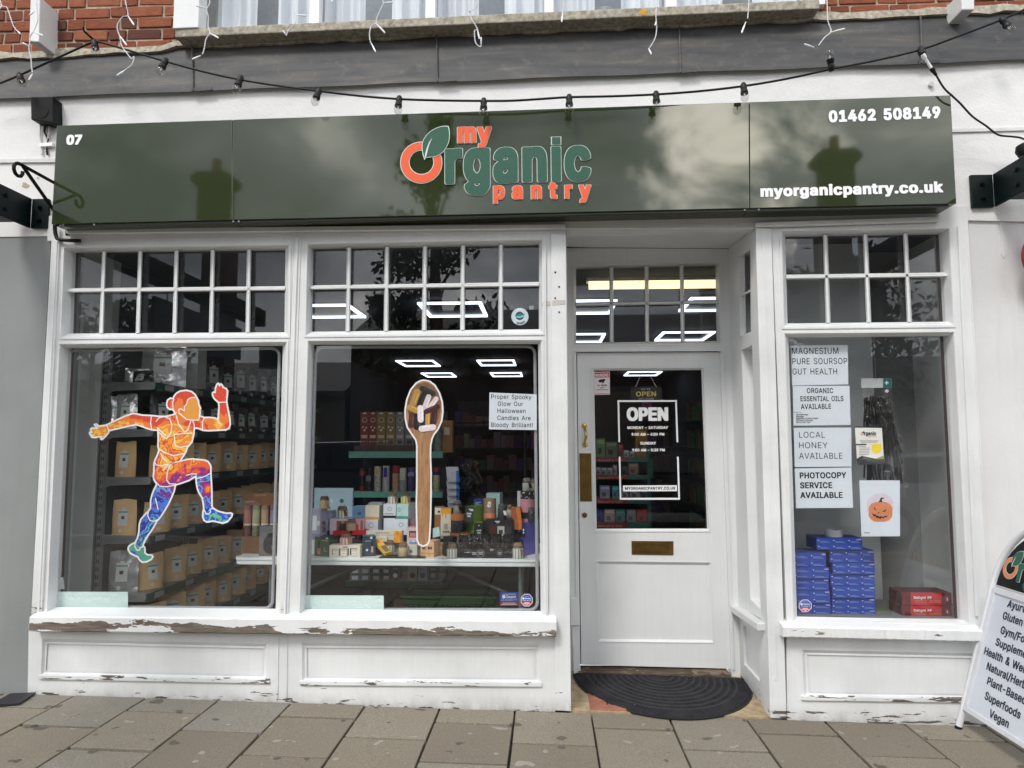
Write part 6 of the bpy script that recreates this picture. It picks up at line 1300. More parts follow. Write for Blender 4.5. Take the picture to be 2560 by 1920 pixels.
for a, b in ((455, 548), (575, 690), (752, 842)):
    o = pbox(z, a, 1352, b, 1470, .296, .003, C(206, 200, 184, .5), CREAM, 'jar_print', None, None, 0, (('r', .15, .1, .85, .62, C(226, 222, 210, .6)), ('r', .3, .32, .7, .38, GREYP), ('r', .0, .84, 1, 1, C(190, 184, 170, .4))), snap=False, parent=gb)
pjar(z, 545, 1125, 735, 1302, .315, (210, 176, 170), (106, 84, 62), 'pink ribbed jar with a brown tag on the gift set', tagc=(132, 104, 78))
# yellow incense pack leaning, in two rods
a, b = at(*z(1160, 1225), .42), at(*z(1345, 1450), .33); ax = (b-a); mb = MB(); up = Vector((0, -.3, 1)).normalized(); sd = ax.cross(up).normalized(); up = sd.cross(ax).normalized(); b.z = max(b.z, zt+.02)
def rod(a, b, w_, h_, mi0=0): mb.loft([a+sd*w_+up*h_, a-sd*w_+up*h_, a-sd*w_-up*h_, a+sd*w_-up*h_], [b+sd*w_+up*h_, b-sd*w_+up*h_, b-sd*w_-up*h_, b+sd*w_-up*h_], mi0)
rod(a, b, .02, .012); rod(a.lerp(b, .05)+up*.0126, a.lerp(b, .4)+up*.0126, .016, .0004, 1); rod(a.lerp(b, .5)+up*.0126, a.lerp(b, .95)+up*.0126, .016, .0004, 2)
tag(obj('incense_pack', mb, [C(214, 184, 76, .5, var=.05), ORP, C(120, 100, 50, .6, var=.4, scale=80)]), 'yellow incense pack leaning down at the table front', 'incense pack')
pbox(z, 1135, 1330, 1300, 1455, .42, .1, C(90, 22, 28, .5), C(70, 18, 24, .5), 'dark_red_box', 'dark red box behind the leaning yellow pack', 'box')
pjar(z, 1288, 1225, 1428, 1412, .38, wj, lj, 'white ribbed jar beside the leaning yellow pack')
mb = MB(); q = [at(*z(x, y), Y_) for x, y, Y_ in ((1190, 1495, .285), (1260, 1440, .36), (1460, 1430, .4), (1940, 1468, .36), (1940, 1492, .29))]; mb.prism([Vector((p.x, p.y, zt+.001)) for p in q], (0, 0, .005)); tag(obj('black_tray', mb, C(30, 32, 32, .35)), 'flat black tray under jars at the table front', 'tray')
pjar(z, 1480, 1262, 1642, 1465, .315, (186, 168, 130), (120, 98, 74), 'beige wax jar on the black tray', False)
pbox(z, 1635, 1295, 1800, 1455, .38, .04, C(206, 206, 190, .5), CREAM, 'small_white_box', 'small white box right of the beige jar', 'box', 0, (('r', .3, .3, .55, .55, GREYP),))
z = C6
# hanging cards and bags behind
ys = .95; hc = thing('card_strip', 'hanging strip of blue and white blister cards behind table', 'card strip', tuple(at(*z(470, 690), ys)))
for i, (y0, y1) in enumerate(((45, 285), (275, 400), (395, 510), (505, 625), (620, 700))):
    mb = MB(); a = [at(*z(*q), ys+.02*i) for q in ((348+i*6, y0), (545+i*4, y0), (570-i*2, y1), (372+i*3, y1))]; mb.prism(a, (0, .006, 0)); c = obj('card', mb, C(170, 176, 186, .5, var=.08), hc); mb = MB(); b = [at(*z(*q), ys+.02*i-.002) for q in ((512, y0+60 if i == 0 else y0), (548, y0+60 if i == 0 else y0), (570-i*2, y1), (514, y1))]; mb.prism(b, (0, .001, 0)); obj('blue_panel', mb, C(40, 100, 180, .5), c)
for i, q in enumerate(((650, 0, 770, 330), (745, -40, 900, 320), (760, 320, 930, 540), (560, 210, 720, 420))):
    X0, X1, Z0, Z1 = bb(z, *q, 1.3+.1*i); mb = MB(); rnd = random.Random(i); n_ = 7
    mb.grid(lambda u, v, q=q: (X0+(X1-X0)*u+.02*math.sin(5*v+i), 1.3+.1*i+.03*math.sin(9*u+3*v+i), Z0+(Z1-Z0)*v), 8, 8); o = obj('hanging_bag', mb, [C(62, 66, 66, .4, var=.3, scale=20), C(84, 80, 72, .5, var=.3), C(58, 62, 62, .4, var=.3), C(44, 66, 66, .5, var=.2)][i], smooth=True, solid=.012, label=['grey bag hanging highest left behind the blue card strip', 'tall dark bag hanging behind the table, right of the cards', 'dark wrapped bag hanging lowest behind the mint box', 'teal dark bag hanging beside the card strip'][i], cat='hanging bag', group='dark bags hanging on a rack')
mb = MB(); X0 = at(*z(560, 0), 1.4).x; mb.tube([(X0-.1, 1.5, zt+.85), (X0+.5, 1.5, zt+.85)], .01, 8); mb.tube([(X0+.5, 1.5, ZF), (X0+.5, 1.5, zt+.87)], .014, 8); mb.tube([(X0-.1, 1.5, ZF), (X0-.1, 1.5, zt+.87)], .014, 8); tag(obj('display_rail', mb, BLACKSAT), 'black metal rail carrying hanging bags behind the table', 'rail')
pbox(z, 990, 470, 1242, 905, .72, .1, MINT, PB, 'mint_box', 'pale turquoise box behind the ghost tube', 'box', -8, (('c', .5, .8, .14, PALE),), snap=False)
pbox(z, 790, 565, 932, 690, .70, .08, C(34, 50, 140, .5), C(30, 44, 120, .5), 'blue_carton', 'small dark blue carton behind the green boxes', 'box', 0, (('r', .15, .6, .8, .66, PALE), ('r', .15, .4, .6, .46, PALE)), snap=False)
pbox(z, 112, 700, 330, 1080, .62, .14, BRN, KR, 'open_carton', 'open brown carton with white flaps right of the spoon handle', 'carton', 10, (('r', 0, .72, 1, 1, C(206, 206, 202, .6)), ('r', .3, .8, .5, .88, BLACK)), snap=False)
pbox(z, 238, 712, 430, 1190, .52, .1, C(206, 198, 178, .5, var=.06), C(190, 130, 60, .6), 'honey_box', 'tall white box printed with dripping honey', 'box', 6, (('r', 0, .84, 1, 1, C(214, 158, 56, .5)), ('r', .1, .74, .24, .84, C(214, 158, 56, .5)), ('r', .42, .68, .56, .84, C(214, 158, 56, .5)), ('r', .3, .3, .7, .5, C(150, 150, 140, .6)), ('r', .2, .2, .85, .26, GREYP)))
mb = MB(); X0, X1, Z0, Z1 = bb(z, 108, 985, 380, 1200, .42); Z0 = zt+.06; mb.grid(lambda u, v: (X0+(X1-X0)*u, .42-.05*math.sin(math.pi*u)*math.sin(math.pi*v*.9), Z0+(Z1-Z0)*v*(1-.25*abs(u-.5))), 10, 10); t = obj('clear_bag', mb, FILM, smooth=True, label='crumpled clear bag with a mint packet inside, on the wooden boxes', cat='bag'); mb = MB(); mb.prism([at(*z(*q), .44) for q in ((140, 1030), (240, 1005), (255, 1150), (140, 1175))], (0, .03, 0)); obj('mint_packet', mb, MINT, t); mb = MB(); X0, X1, Z0, Z1 = bb(z, 108, 1195, 300, 1215, .42); mb.box(X0, X1, .4, .5, zt+.001, zt+.0605); tag(obj('support_box', mb, KR), 'low plain box under the crumpled clear bag', 'box')
pcyl(z, 395, 1105, 660, 1260, .46, [(0, 1, C(150, 96, 56, .6, var=.1), 1)], 'round_tin', 'wide copper coloured round tin under the orange cylinder', 'tin')
pcyl(z, 412, 800, 636, 1112, .47, [(0, .66, C(34, 36, 44, .5, var=.2), 1), (.66, 1, C(176, 110, 58, .6), 1.02)], 'candle_tube', 'black tube with orange lid left of the green boxes', 'tube', dots=(C(120, 124, 140, .6), .1, .6, 26, .03, 3))
pjar(z, 452, 590, 592, 805, .50, (150, 156, 156), (110, 114, 116), 'clear jar with black tag on the orange lidded tube', False, (30, 30, 30), dark=True)
pbox(z, 632, 930, 938, 1195, .47, .16, DLIME, LIME, 'green_box', 'lime green box, lower of the two in the middle', 'box', 24, (('r', .0, .97, 1, 1, LIME), ('c', .52, .8, .08, PALE), ('r', .28, .46, .8, .54, PALE), ('r', .35, .32, .72, .4, PALE)), 'lime green candle boxes')
pbox(z, 650, 680, 948, 938, .46, .16, DLIME, LIME, 'green_box', 'lime green box, upper of the two in the middle', 'box', -22, (('c', .5, .82, .08, PALE), ('r', .62, .72, .94, .86, PALE), ('r', .2, .5, .74, .6, PALE), ('r', .28, .34, .66, .44, PALE)), 'lime green candle boxes')
pbox(z, 935, 880, 1000, 1190, .56, .1, C(60, 50, 40, .6), BRN, 'brown_box', 'narrow brown box beneath the ghost tube', 'box')
pcyl(z, 935, 555, 1142, 905, .52, [(0, .12, KR, 1), (.12, .34, C(214, 130, 88, .6), 1.01), (.34, 1, C(138, 116, 92, .7, var=.1), 1)], 'ghost_tube', 'kraft tube with a white ghost and an orange band', 'tube', snap=False)
gx, gz_ = at(*z(1040, 650), .52).x, at(*z(1040, 700), .52).z
mb = MB(); gp = [(1020, 690), (1002, 672), (1014, 640), (1018, 610), (1034, 598), (1056, 600), (1068, 622), (1070, 655), (1062, 690), (1046, 684), (1036, 698)]; mb.prism([at(*z(*q), .519) for q in gp], (0, .0015, 0)); mb.prism([at(*z(1048+9*math.cos(a), 652+10*math.sin(a)), .5185) for a in [2*math.pi*i/10 for i in range(10)]], (0, .0004, 0), 1); obj('ghost_print', mb, [C(220, 218, 210, .6), C(50, 44, 40, .7)], bpy.data.objects['ghost_tube'])
pjar(z, 1310, 655, 1412, 885, .56, (196, 190, 176), (120, 90, 66), 'white jar with brown lid behind the tagged black jar', False, snap=False)
tri = pbox(z, 975, 888, 1442, 1215, .46, .13, C(22, 20, 20, .4, var=.2), BLACK, 'candle_trio_box', 'black box with red, white and dark jars in a window', 'box', 0, (('r', .12, .18, .92, .78, C(40, 38, 40, .35)), ('r', .15, .2, .36, .66, C(90, 26, 36, .35)), ('r', .42, .2, .66, .68, C(176, 178, 172, .35)), ('r', .7, .2, .9, .66, C(60, 60, 62, .35)), ('r', .47, .3, .6, .5, C(40, 44, 44, .5)), ('r', .18, .3, .28, .5, C(60, 40, 40, .5)), ('r', .34, .9, .5, .94, PALE), ('r', .38, .84, .48, .87, PALE), ('r', .48, .06, .58, .15, PALE)))
pjar(z, 1168, 640, 1304, 885, .47, (48, 50, 52), (66, 68, 70), 'black glass jar with a white barcode tag', False, (226, 226, 226), dark=True)
pbox(z, 1440, 1040, 1570, 1250, .5, .1, C(24, 24, 26, .5), BLACK, 'black_box', 'small black box under the tilted orange box', 'box', 0, (('r', .45, .78, .75, .92, PALE),))
a = [at(*z(*q), .46) for q in ((1388, 700), (1466, 712), (1520, 1055), (1438, 1040))]; mb = MB(); mb.prism(a, (0, .12, 0)); mb.prism([p+Vector((0, -.001, 0)) for p in (a[1], at(*z(1532, 690), .46), at(*z(1572, 1045), .46), a[2])], (0, .1, 0), 1); tag(obj('orange_box', mb, [C(150, 84, 40, .6, var=.3, scale=30), OR_]), 'tilted orange and brown box beside the pink tube', 'box')
pbox(z, 1488, 435, 1540, 720, .62, .03, C(190, 194, 200, .5), PALE, 'white_card', 'white card edge behind the moon tube', 'card', snap=False)
pbox(z, 1515, 1190, 1828, 1478, .40, .16, C(34, 34, 70, .5, var=.1), PURP, 'purple_box', 'purple box, lower of the two at the right end', 'box', -34, (('r', .3, .3, .7, .4, PALE), ('r', .3, .46, .7, .56, PALE), ('r', .3, .62, .6, .68, PALE)), 'purple boxes')
pbox(z, 1578, 938, 1832, 1200, .41, .16, C(34, 34, 70, .5, var=.1), PURP, 'purple_box', 'purple box, upper of the two at the right end', 'box', -34, (('r', .35, .3, .65, .4, PALE), ('r', .35, .46, .65, .6, PALE)), 'purple boxes')
pcyl(z, 1535, 440, 1768, 945, .50, [(0, .14, C(190, 130, 142, .6), 1), (.14, .34, C(20, 20, 24, .5), 1), (.34, .76, C(196, 140, 150, .6), 1.01), (.76, 1, C(20, 20, 24, .5), 1)], 'moon_tube', 'pink and black moon patterned tube at the right end', 'tube', snap=False, dots=(C(216, 214, 206, .6), .78, .98, 16, .08, 5))
pjar(z, 1565, 228, 1712, 450, .53, (176, 180, 176), (120, 124, 126), 'tall clear jar with black tag on the moon tube', False, (24, 24, 26), dark=True)
pjar(z, 1700, 238, 1785, 445, .64, (170, 168, 140), (112, 104, 86), 'cream jar behind the tall clear jar at the right', False, snap=False)
pjar(z, 1650, 700, 1808, 940, .43, (52, 54, 58), (70, 72, 76), 'dark glass jar on the upper purple box', False, None, dark=True)
for i, q in enumerate(((-60, 1240, 110, 1480), (20, 1232, 222, 1484))):
    pbox(z, *q, .33+.02*(1-i), .1, WOODP, WOODP, 'wooden_tealight_box', ['wooden box with dark cut-outs behind the foot of the spoon', 'wooden box with dark striped cut-outs right of the spoon foot'][i], 'box', -14, (('r', .28, .5, .44, .66, C(40, 20, 30, .5)), ('r', .48, .5, .6, .66, C(40, 20, 30, .5)), ('r', .64, .5, .78, .66, C(40, 20, 30, .5)), ('r', .0, .24, 1, .26, C(120, 84, 60, .6))), 'wooden tealight boxes')
pcyl(z, 290, 1168, 506, 1460, .37, [(0, .62, C(20, 21, 22, .45), .97), (.62, .64, C(40, 40, 42, .4), 1), (.64, 1, C(24, 25, 26, .5), 1)], 'black_canister', 'black round canister behind the front white jar', 'canister', dots=(C(190, 190, 186, .6), .7, .76, 8, .04, 9))
pcyl(z, 530, 1112, 748, 1245, .39, [(0, 1, C(120, 78, 50, .6, var=.1), 1)], 'dotted_tin', 'brown tin with cream dots on the black mug tray', 'tin', snap=False, dots=(C(206, 170, 130, .6), .1, .92, 34, .1, 2))
# tray of black mugs wrapped in film
X0, X1, Z0, Z1 = bb(z, 525, 1350, 1420, 1500, .32); mt = thing('mug_tray', 'black tray of wrapped black mugs at the table front', 'tray', ((X0+X1)/2, .4, zt))
mb = MB(); mb.box(X0, X1, .32, .325, zt+.001, Z1); mb.box(X0, X1, .44, .445, zt+.001, Z1+.01); mb.box(X0, X0+.005, .325, .44, zt+.001, Z1); mb.box(X1-.005, X1, .325, .44, zt+.001, Z1+.02); mb.box(X0+.005, X1-.005, .325, .44, zt+.001, zt+.006); obj('tray_box', mb, C(20, 21, 22, .35, bump=.3, scale=12), mt)
for i in range(5):
    cx = X0+(X1-X0)*(i+.5)/5; mb = MB(); r_ = (X1-X0)/11.2; mb.lathe((cx, .383, zt+.007), [(r_*.9, 0), (r_, .01), (r_, .125), (r_*.92, .125), (r_*.9, .02), (.004, .018)], 18); o = obj('mug', mb, C(16, 16, 18, .18), mt, smooth=True); mb = MB(); mb.tube([(cx+r_*math.cos(R(215))*(1+.5*math.sin(a)), .383+r_*math.sin(R(215))*(1+.5*math.sin(a)), zt+.066-.042*math.cos(a)) for a in [math.pi*k/10 for k in range(11)]], .006, 6); obj('handle', mb, C(16, 16, 18, .18), o, smooth=True)
mb = MB()
def ringp(cx, cy, r0, r1):
    for i in range(20):
        a, b = 2*math.pi*i/20, 2*math.pi*(i+1)/20; mb.prism([at(*z(cx+r_*math.cos(t), cy+r_*math.sin(t)), .3185) for r_, t in ((r0, a), (r0, b), (r1, b), (r1, a))], (0, .0008, 0))
ringp(900, 1428, 62, 56); ringp(1208, 1428, 45, 42)
for q in ((860, 1400, 940, 1418), (868, 1428, 936, 1444), (1180, 1408, 1238, 1424), (1186, 1432, 1232, 1446), (765, 1408, 832, 1424), (772, 1432, 830, 1448), (640, 1408, 715, 1416), (1052, 1355, 1110, 1382)): mb.prism([at(*z(*p), .3185) for p in ((q[0], q[1]), (q[2], q[1]), (q[2], q[3]), (q[0], q[3]))], (0, .0008, 0))
obj('pale_print', mb, C(150, 152, 152, .6), mt)
mb = MB(); rn_ = random.Random(4); mb.grid(lambda u, v: (X0-.004+(X1-X0+.008)*u, .315+.14*v, zt+.138+.012*math.sin(17*u+5*v)+.008*math.sin(41*u+9*v)), 40, 8); mb.grid(lambda u, v: (X0-.004+(X1-X0+.008)*u, .3165-.004*math.sin(9*u+7*v)-.003, zt+.03+(.108+.012*math.sin(17*u)+.008*math.sin(41*u))*v), 40, 6); obj('shrink_film', mb, FILM, mt, smooth=True)
pjar(z, 355, 1283, 518, 1492, .285, wj, (118, 98, 74), 'white ribbed jar with wooden lid at the table front, middle')
pjar(z, 1410, 1268, 1580, 1488, .29, wj, (134, 112, 84), 'white ribbed jar with wooden lid at the table front, right', tagc=(110, 92, 72))
# the short end of the table left of the post: incense tubes and a printed box
z = A4
it = thing('incense_display', 'brown display box of four patterned incense tubes', 'display box', tuple(at(*z(1660, 655), .42)))
X0, X1, Z0, Z1 = bb(z, 1560, 245, 1840, 658, .42); mb = MB(); zc = at(*z(1660, 520), .42).z; mb.box(X0, X1, .42, .424, zt, zc); mb.box(X0, X1, .52, .524, zt, Z1); mb.box(X0, X0+.004, .424, .52, zt, zc+.05); mb.box(X1-.004, X1, .424, .52, zt, zc+.05); mb.box(X0+.004, X1-.004, .424, .52, zt, zt+.01); mb.box(X0, X1, .47, .474, at(*z(1660, 330), .42).z, Z1-.0); obj('display_tray', mb, C(118, 82, 54, .7, var=.1), it)
mb = MB(); ptext(mb, 'Happiness', z, 1650, 260, 1726, 259, 14, .469, .01, .05, .03, 0, .001); ptext(mb, 'Happiness', z, 1583, 300, 1650, 300, 12, .469, .01, .05, .03, 0, .0015); obj('lettering', mb, C(190, 150, 110, .6), it)
for i, c in enumerate(((150, 96, 88), (140, 146, 112), (160, 134, 108), (124, 114, 132))):
    a = at(*z(1600+i*57, 515), .45); r_ = (at(*z(1625, 515), .45).x-at(*z(1575, 515), .45).x)/2; h_ = at(*z(1600, 318), .45).z-zt-.012; mb = MB(); mb.lathe((a.x, .455, zt+.012), [(r_, 0), (r_, h_*.42), (r_, h_*.44), (r_, h_*.56), (r_, h_*.6), (r_, h_*.9), (r_*1.02, h_*.9), (r_*1.02, h_)], 16, 0, mfn=lambda i_, j: [1, 1, 1, 2, 0, 0, 3, 3][min(i_, 7)])
    obj('incense_tube', mb, [C(*c, .6), C(*[int(v*.6+30) for v in c], .6, var=.6, scale=90), C(196, 186, 168, .6), C(*[int(v*.8) for v in c], .6)], it, smooth=True)
bx = pbox(z, 1675, 455, 1850, 672, .33, .07, C(96, 98, 98, .6, var=.2), C(80, 82, 84, .6), 'printed_box', 'grey box printed with a dark carved head, before the incense tubes', 'box', 0, (('r', 0, 0, 1, .2, C(104, 96, 90, .6)),))
mb = MB(); hd_ = [(1708, 610), (1704, 570), (1712, 535), (1730, 520), (1740, 502), (1765, 497), (1785, 505), (1795, 522), (1808, 540), (1806, 600), (1795, 630), (1770, 642), (1740, 635), (1722, 625)]; mb.prism([at(*z(*q), .329) for q in hd_], (0, .0006, 0)); mb.prism([at(*z(*q), .3285) for q in ((1755, 580), (1770, 576), (1774, 600), (1764, 612), (1758, 600))], (0, .0003, 0), 1); obj('head_print', mb, [C(38, 38, 40, .5, var=.3, scale=40), C(84, 84, 86, .5)], bx)

# ================================================================ DISPLAY SHELVES BEHIND THE TABLE
YB2 = 1.3
gd = thing('display_shelving', 'teal edged display shelving behind the table', 'shelves', (at(980, 1240, YB2).x, YB2+.2, ZF)); sx0, sx1 = at(*A6(405, 250), YB2).x, at(*A6(985, 250), YB2).x
mb = MB(); mb.box(sx0, sx1, YB2+.36, YB2+.38, ZF, at(*A5(700, 1280), YB2).z); obj('back_panel', mb, C(70, 72, 74, .7), gd)
shz = []
for (y0, y1, zz_) in ((1578, 1618, A5), (235, 270, A6), (815, 855, A6)):
    a = at(*zz_(700, y0), YB2).z; b = at(*zz_(700, y1), YB2).z; mb = MB(); mb.box(sx0-.01, sx1+.01, YB2+.008, YB2+.36, a-.02, a); sh = obj('shelf', mb, GREYMET, gd); mb = MB(); mb.box(sx0-.02, sx1+.02, YB2-.004, YB2+.0075, b, a+.006); obj('teal_edge', mb, TEALMET if y0 != 815 else GREENMET, sh, bevel=.002); shz.append(a)
z = A5
for i, (x0, x1, c, nm) in enumerate(((497, 555, (120, 40, 38), 'red'), (557, 612, (112, 36, 36), 'red'), (612, 672, (120, 104, 60), 'olive'), (676, 738, (128, 108, 66), 'gold'), (742, 802, (120, 120, 122), 'silver'), (806, 870, (104, 104, 106), 'grey'))):
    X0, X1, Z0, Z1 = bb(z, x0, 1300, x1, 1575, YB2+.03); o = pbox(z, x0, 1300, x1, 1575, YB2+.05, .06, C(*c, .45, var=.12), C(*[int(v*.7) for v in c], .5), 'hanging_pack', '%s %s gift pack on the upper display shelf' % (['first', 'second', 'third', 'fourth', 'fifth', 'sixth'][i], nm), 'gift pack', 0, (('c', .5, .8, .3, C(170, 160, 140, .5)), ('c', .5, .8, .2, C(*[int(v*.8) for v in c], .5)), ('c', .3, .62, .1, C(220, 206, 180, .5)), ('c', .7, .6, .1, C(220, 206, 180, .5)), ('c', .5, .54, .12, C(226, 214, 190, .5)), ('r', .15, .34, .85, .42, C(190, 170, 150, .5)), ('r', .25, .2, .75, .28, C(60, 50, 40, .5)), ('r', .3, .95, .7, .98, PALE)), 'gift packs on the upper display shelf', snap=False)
mb = MB(); X0, X1, Z0, Z1 = bb(z, 458, 1530, 870, 1578, YB2+.02); mb.box(X0, X1, YB2+.02, YB2+.03, shz[0], Z1); mb.box(X0, X1, YB2+.15, YB2+.16, shz[0], Z1); mb.box(X0, X1, YB2+.03, YB2+.15, shz[0], shz[0]+.004); tag(obj('counter_tray', mb, C(70, 56, 50, .6, var=.4, scale=14)), 'low dark tray holding the gift packs', 'tray')
pbox(z, 1060, 1358, 1135, 1580, YB2+.1, .1, C(150, 110, 60, .6), BRN, 'amber_box', 'amber cardboard box right of the spoon head', 'box', 0, (('r', .25, .55, .75, .78, C(190, 180, 170, .5)),), snap=False)
pcyl(z, 1000, 1425, 1062, 1578, YB2+.06, [(0, 1, C(110, 122, 116, .4, var=.3, scale=40), 1)], 'grey_bottle', 'grey patterned bottle right of the spoon on the upper shelf', 'bottle', snap=False)
z = C5
for i, (x0, x1, y0, cs, dots, tg) in enumerate(((868, 962, 70, [(0, .22, (120, 30, 44)), (.22, .68, (22, 20, 22)), (.68, .88, (140, 44, 54)), (.88, 1, (60, 50, 46))], None, None), (975, 1075, 80, [(0, .45, (22, 22, 28)), (.45, 1, (24, 24, 28))], ((150, 150, 156), .05, .4, 8, .1), (.45, .72, .8, (110, 112, 110))), (1105, 1215, 40, [(0, 1, (176, 174, 166))], ((30, 30, 30), .02, .62, 40, .12), (.68, .9, .3, (190, 150, 60))), (1240, 1350, 30, [(0, 1, (170, 170, 174))], ((80, 80, 110), .05, .7, 12, .1), (.56, .94, .5, (50, 44, 140))), (1395, 1508, 30, [(0, .7, (176, 140, 120)), (.7, 1, (150, 40, 36))], ((80, 34, 30), .05, .66, 26, .1), None), (1512, 1626, 62, [(0, .5, (150, 156, 156)), (.5, 1, (150, 156, 156))], None, (.48, 1, .75, (196, 194, 182))), (1640, 1765, 60, [(0, .7, (74, 66, 104)), (.7, 1, (90, 80, 120))], None, (.64, .82, .8, (150, 140, 176))))):
    pcyl(z, x0, y0, x1, 436, YB2+.05, [(a, b, C(*c, .45, var=.06), 1) for a, b, c in cs], 'drinks_bottle', ['red and black', 'black with a grey tag', 'black spotted white', 'pale with a violet tag', 'paw printed tan', 'pale grey with a white tag', 'purple'][i]+' drinks bottle on the middle display shelf', 'bottle', 'drinks bottles on the middle display shelf', snap=False, tag_=(tg[0], tg[1], tg[2], C(*tg[3], .6)) if tg else None, dots=(C(*dots[0], .6), dots[1], dots[2], dots[3], dots[4], i) if dots else None)
pcyl(C6, 130, 60, 240, 436, YB2+.05, [(0, .68, C(176, 172, 140, .5), 1), (.68, .84, C(36, 40, 96, .5), 1), (.84, 1, C(150, 34, 44, .6), .9)], 'drinks_bottle', 'cream spotted drinks bottle with red ribbon right of the spoon', 'bottle', 'drinks bottles on the middle display shelf', snap=False, dots=(C(50, 50, 50, .6), .05, .62, 22, .12, 8))
z = A6
lowi = [(402, 466, 722, 812, (120, 122, 120), 'grey tin pair'), (470, 532, 722, 812, (132, 134, 130), 'pale tin pair'), (538, 602, 722, 812, (36, 38, 44), 'black tin pair'), (608, 662, 722, 812, (38, 40, 50), 'dark tin pair'), (668, 722, 718, 812, (40, 40, 42), 'black box with white badge'), (774, 838, 715, 812, (120, 110, 96), 'beige box with dark badge'), (842, 902, 718, 812, (120, 118, 122), 'white box with navy bowl'), (910, 968, 720, 812, (36, 36, 38), 'black box with grey panel')]
for i, (x0, x1, y0, y1, c, nm) in enumerate(lowi):
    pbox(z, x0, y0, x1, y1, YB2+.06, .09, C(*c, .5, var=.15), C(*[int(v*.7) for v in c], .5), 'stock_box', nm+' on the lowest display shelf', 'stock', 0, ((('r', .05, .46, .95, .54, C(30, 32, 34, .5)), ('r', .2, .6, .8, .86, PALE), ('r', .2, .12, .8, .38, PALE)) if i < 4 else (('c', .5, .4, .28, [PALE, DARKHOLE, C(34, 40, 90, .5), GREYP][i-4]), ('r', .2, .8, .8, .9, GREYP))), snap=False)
for i, (x0, x1, y0, c, nm) in enumerate(((440, 530, 865, (120, 122, 122), 'pale grey carton low on the floor'), (550, 640, 862, (70, 74, 70), 'dark green carton low on the floor'), (676, 752, 860, (130, 104, 84), 'brown carton low on the floor'), (760, 830, 865, (34, 44, 90), 'navy carton low on the floor'), (835, 905, 862, (100, 40, 40), 'dark red carton low on the floor'))):
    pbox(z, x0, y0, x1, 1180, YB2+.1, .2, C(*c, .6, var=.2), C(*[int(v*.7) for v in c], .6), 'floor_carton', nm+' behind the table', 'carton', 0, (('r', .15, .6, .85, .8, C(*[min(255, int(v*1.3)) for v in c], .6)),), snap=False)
# green shopping basket
X0, X1, Z0, Z1 = bb(z, 738, 918, 1345, 1060, .86); bk = thing('shopping_basket', 'green plastic shopping basket on the floor under the table', 'basket', ((X0+X1)/2, 1.0, ZF)); BG = C(36, 110, 52, .4, var=.1)
Zb = Z0-.1; Y0, Y1 = .86, 1.2; ins = .05; top = [(X0, Y0), (X1, Y0), (X1, Y1), (X0, Y1)]; bot = [(X0+ins, Y0+ins), (X1-ins, Y0+ins), (X1-ins, Y1-ins), (X0+ins, Y1-ins)]
mb = MB(); mb.prism([(x, y, Zb) for x, y in bot], (0, 0, .006))
def side(a0, a1, b0, b1, n):
    L_ = lambda p, q, t: Vector((p[0]+(q[0]-p[0])*t, p[1]+(q[1]-p[1])*t, 0)); pt = lambda t, v: (L_(b0, b1, t)*(1-v)+L_(a0, a1, t)*v)+Vector((0, 0, Zb+(Z1-Zb)*v))
    for v0, v1 in ((0, .16), (.44, .54), (.82, 1)): mb.prism([pt(0, v0), pt(1, v0), pt(1, v1), pt(0, v1)], (0, .004, .0))
    for i in range(n+1): t = i/n; mb.prism([pt(max(0, t-.2/n), .16), pt(min(1, t+.2/n), .16), pt(min(1, t+.2/n), .82), pt(max(0, t-.2/n), .82)], (.001, .005, 0))
for i in range(4): side(top[i], top[(i+1) % 4], bot[i], bot[(i+1) % 4], 22 if i % 2 == 0 else 12)
obj('basket_body', mb, BG, bk); mb = MB(); mb.tube([(x, y, Z1) for x, y in top], .014, 8, closed=True); obj('rim', mb, BG, bk, smooth=True)
for y in (Y0+.06, Y1-.06):
    mb = MB(); mb.tube([(X0+.04, y, Z1+.012), (X1-.04, y, Z1+.012)], .011, 8); obj('handle', mb, C(20, 60, 30, .5), bk, smooth=True)
mb = MB(); mb.box(X0-.1, X1+.1, Y0-.1, Y1+.15, ZF+.001, Zb-.001); tag(obj('window_platform', mb, DARKF), 'dark low platform under the basket in the middle window', 'platform')
# dim stock along the far walls so that the depth of the shop reads
rs = random.Random(11)
def far_shelves(x0, x1, y0, y1, label, axis):
    t = thing('stock_shelving', label, 'shelves', ((x0+x1)/2, (y0+y1)/2, ZF)); mb = MB(); n = 5
    for k in range(n): mb.box(x0, x1, y0, y1, ZF+.1+k*.38, ZF+.125+k*.38)
    obj('shelf', mb, GREENMET, t); mb = MB()
    if axis == 'x': mb.box(x0, x1, y1, y1+.03, ZF, ZF+2.1)
    else: mb.box(x1 if x1 > 0 else x0-.03, x1+.03 if x1 > 0 else x0, y0, y1, ZF, ZF+2.1)
    obj('back_panel', mb, C(60, 62, 66, .7), t); mb = MB(); L_ = (x1-x0) if axis == 'x' else (y1-y0); mats = [C(rs.randint(60, 190), rs.randint(60, 180), rs.randint(60, 170), .6) for _ in range(8)]
    for k in range(n):
        p = 0
        while p < L_-.12:
            w_ = rs.uniform(.07, .16); h_ = rs.uniform(.14, .28); zz_ = ZF+.126+k*.38
            if axis == 'x': mb.box(x0+p, x0+p+w_*.9, y0+.03, y1-.02, zz_, zz_+h_, rs.randrange(8))
            else: mb.box(x0+.03, x1-.03, y0+p, y0+p+w_*.9, zz_, zz_+h_, rs.randrange(8))
            p += w_
    o = obj('stock', mb, mats, t); o['kind'] = 'stuff'; return t
far_shelves(-1.6, 2.2, 8.3, 8.7, 'dim stocked shelving across the far end of the shop', 'x')
far_shelves(XR-.42, XR-.06, 1.6, 6.5, 'dim stocked shelving along the right shop wall', 'y')
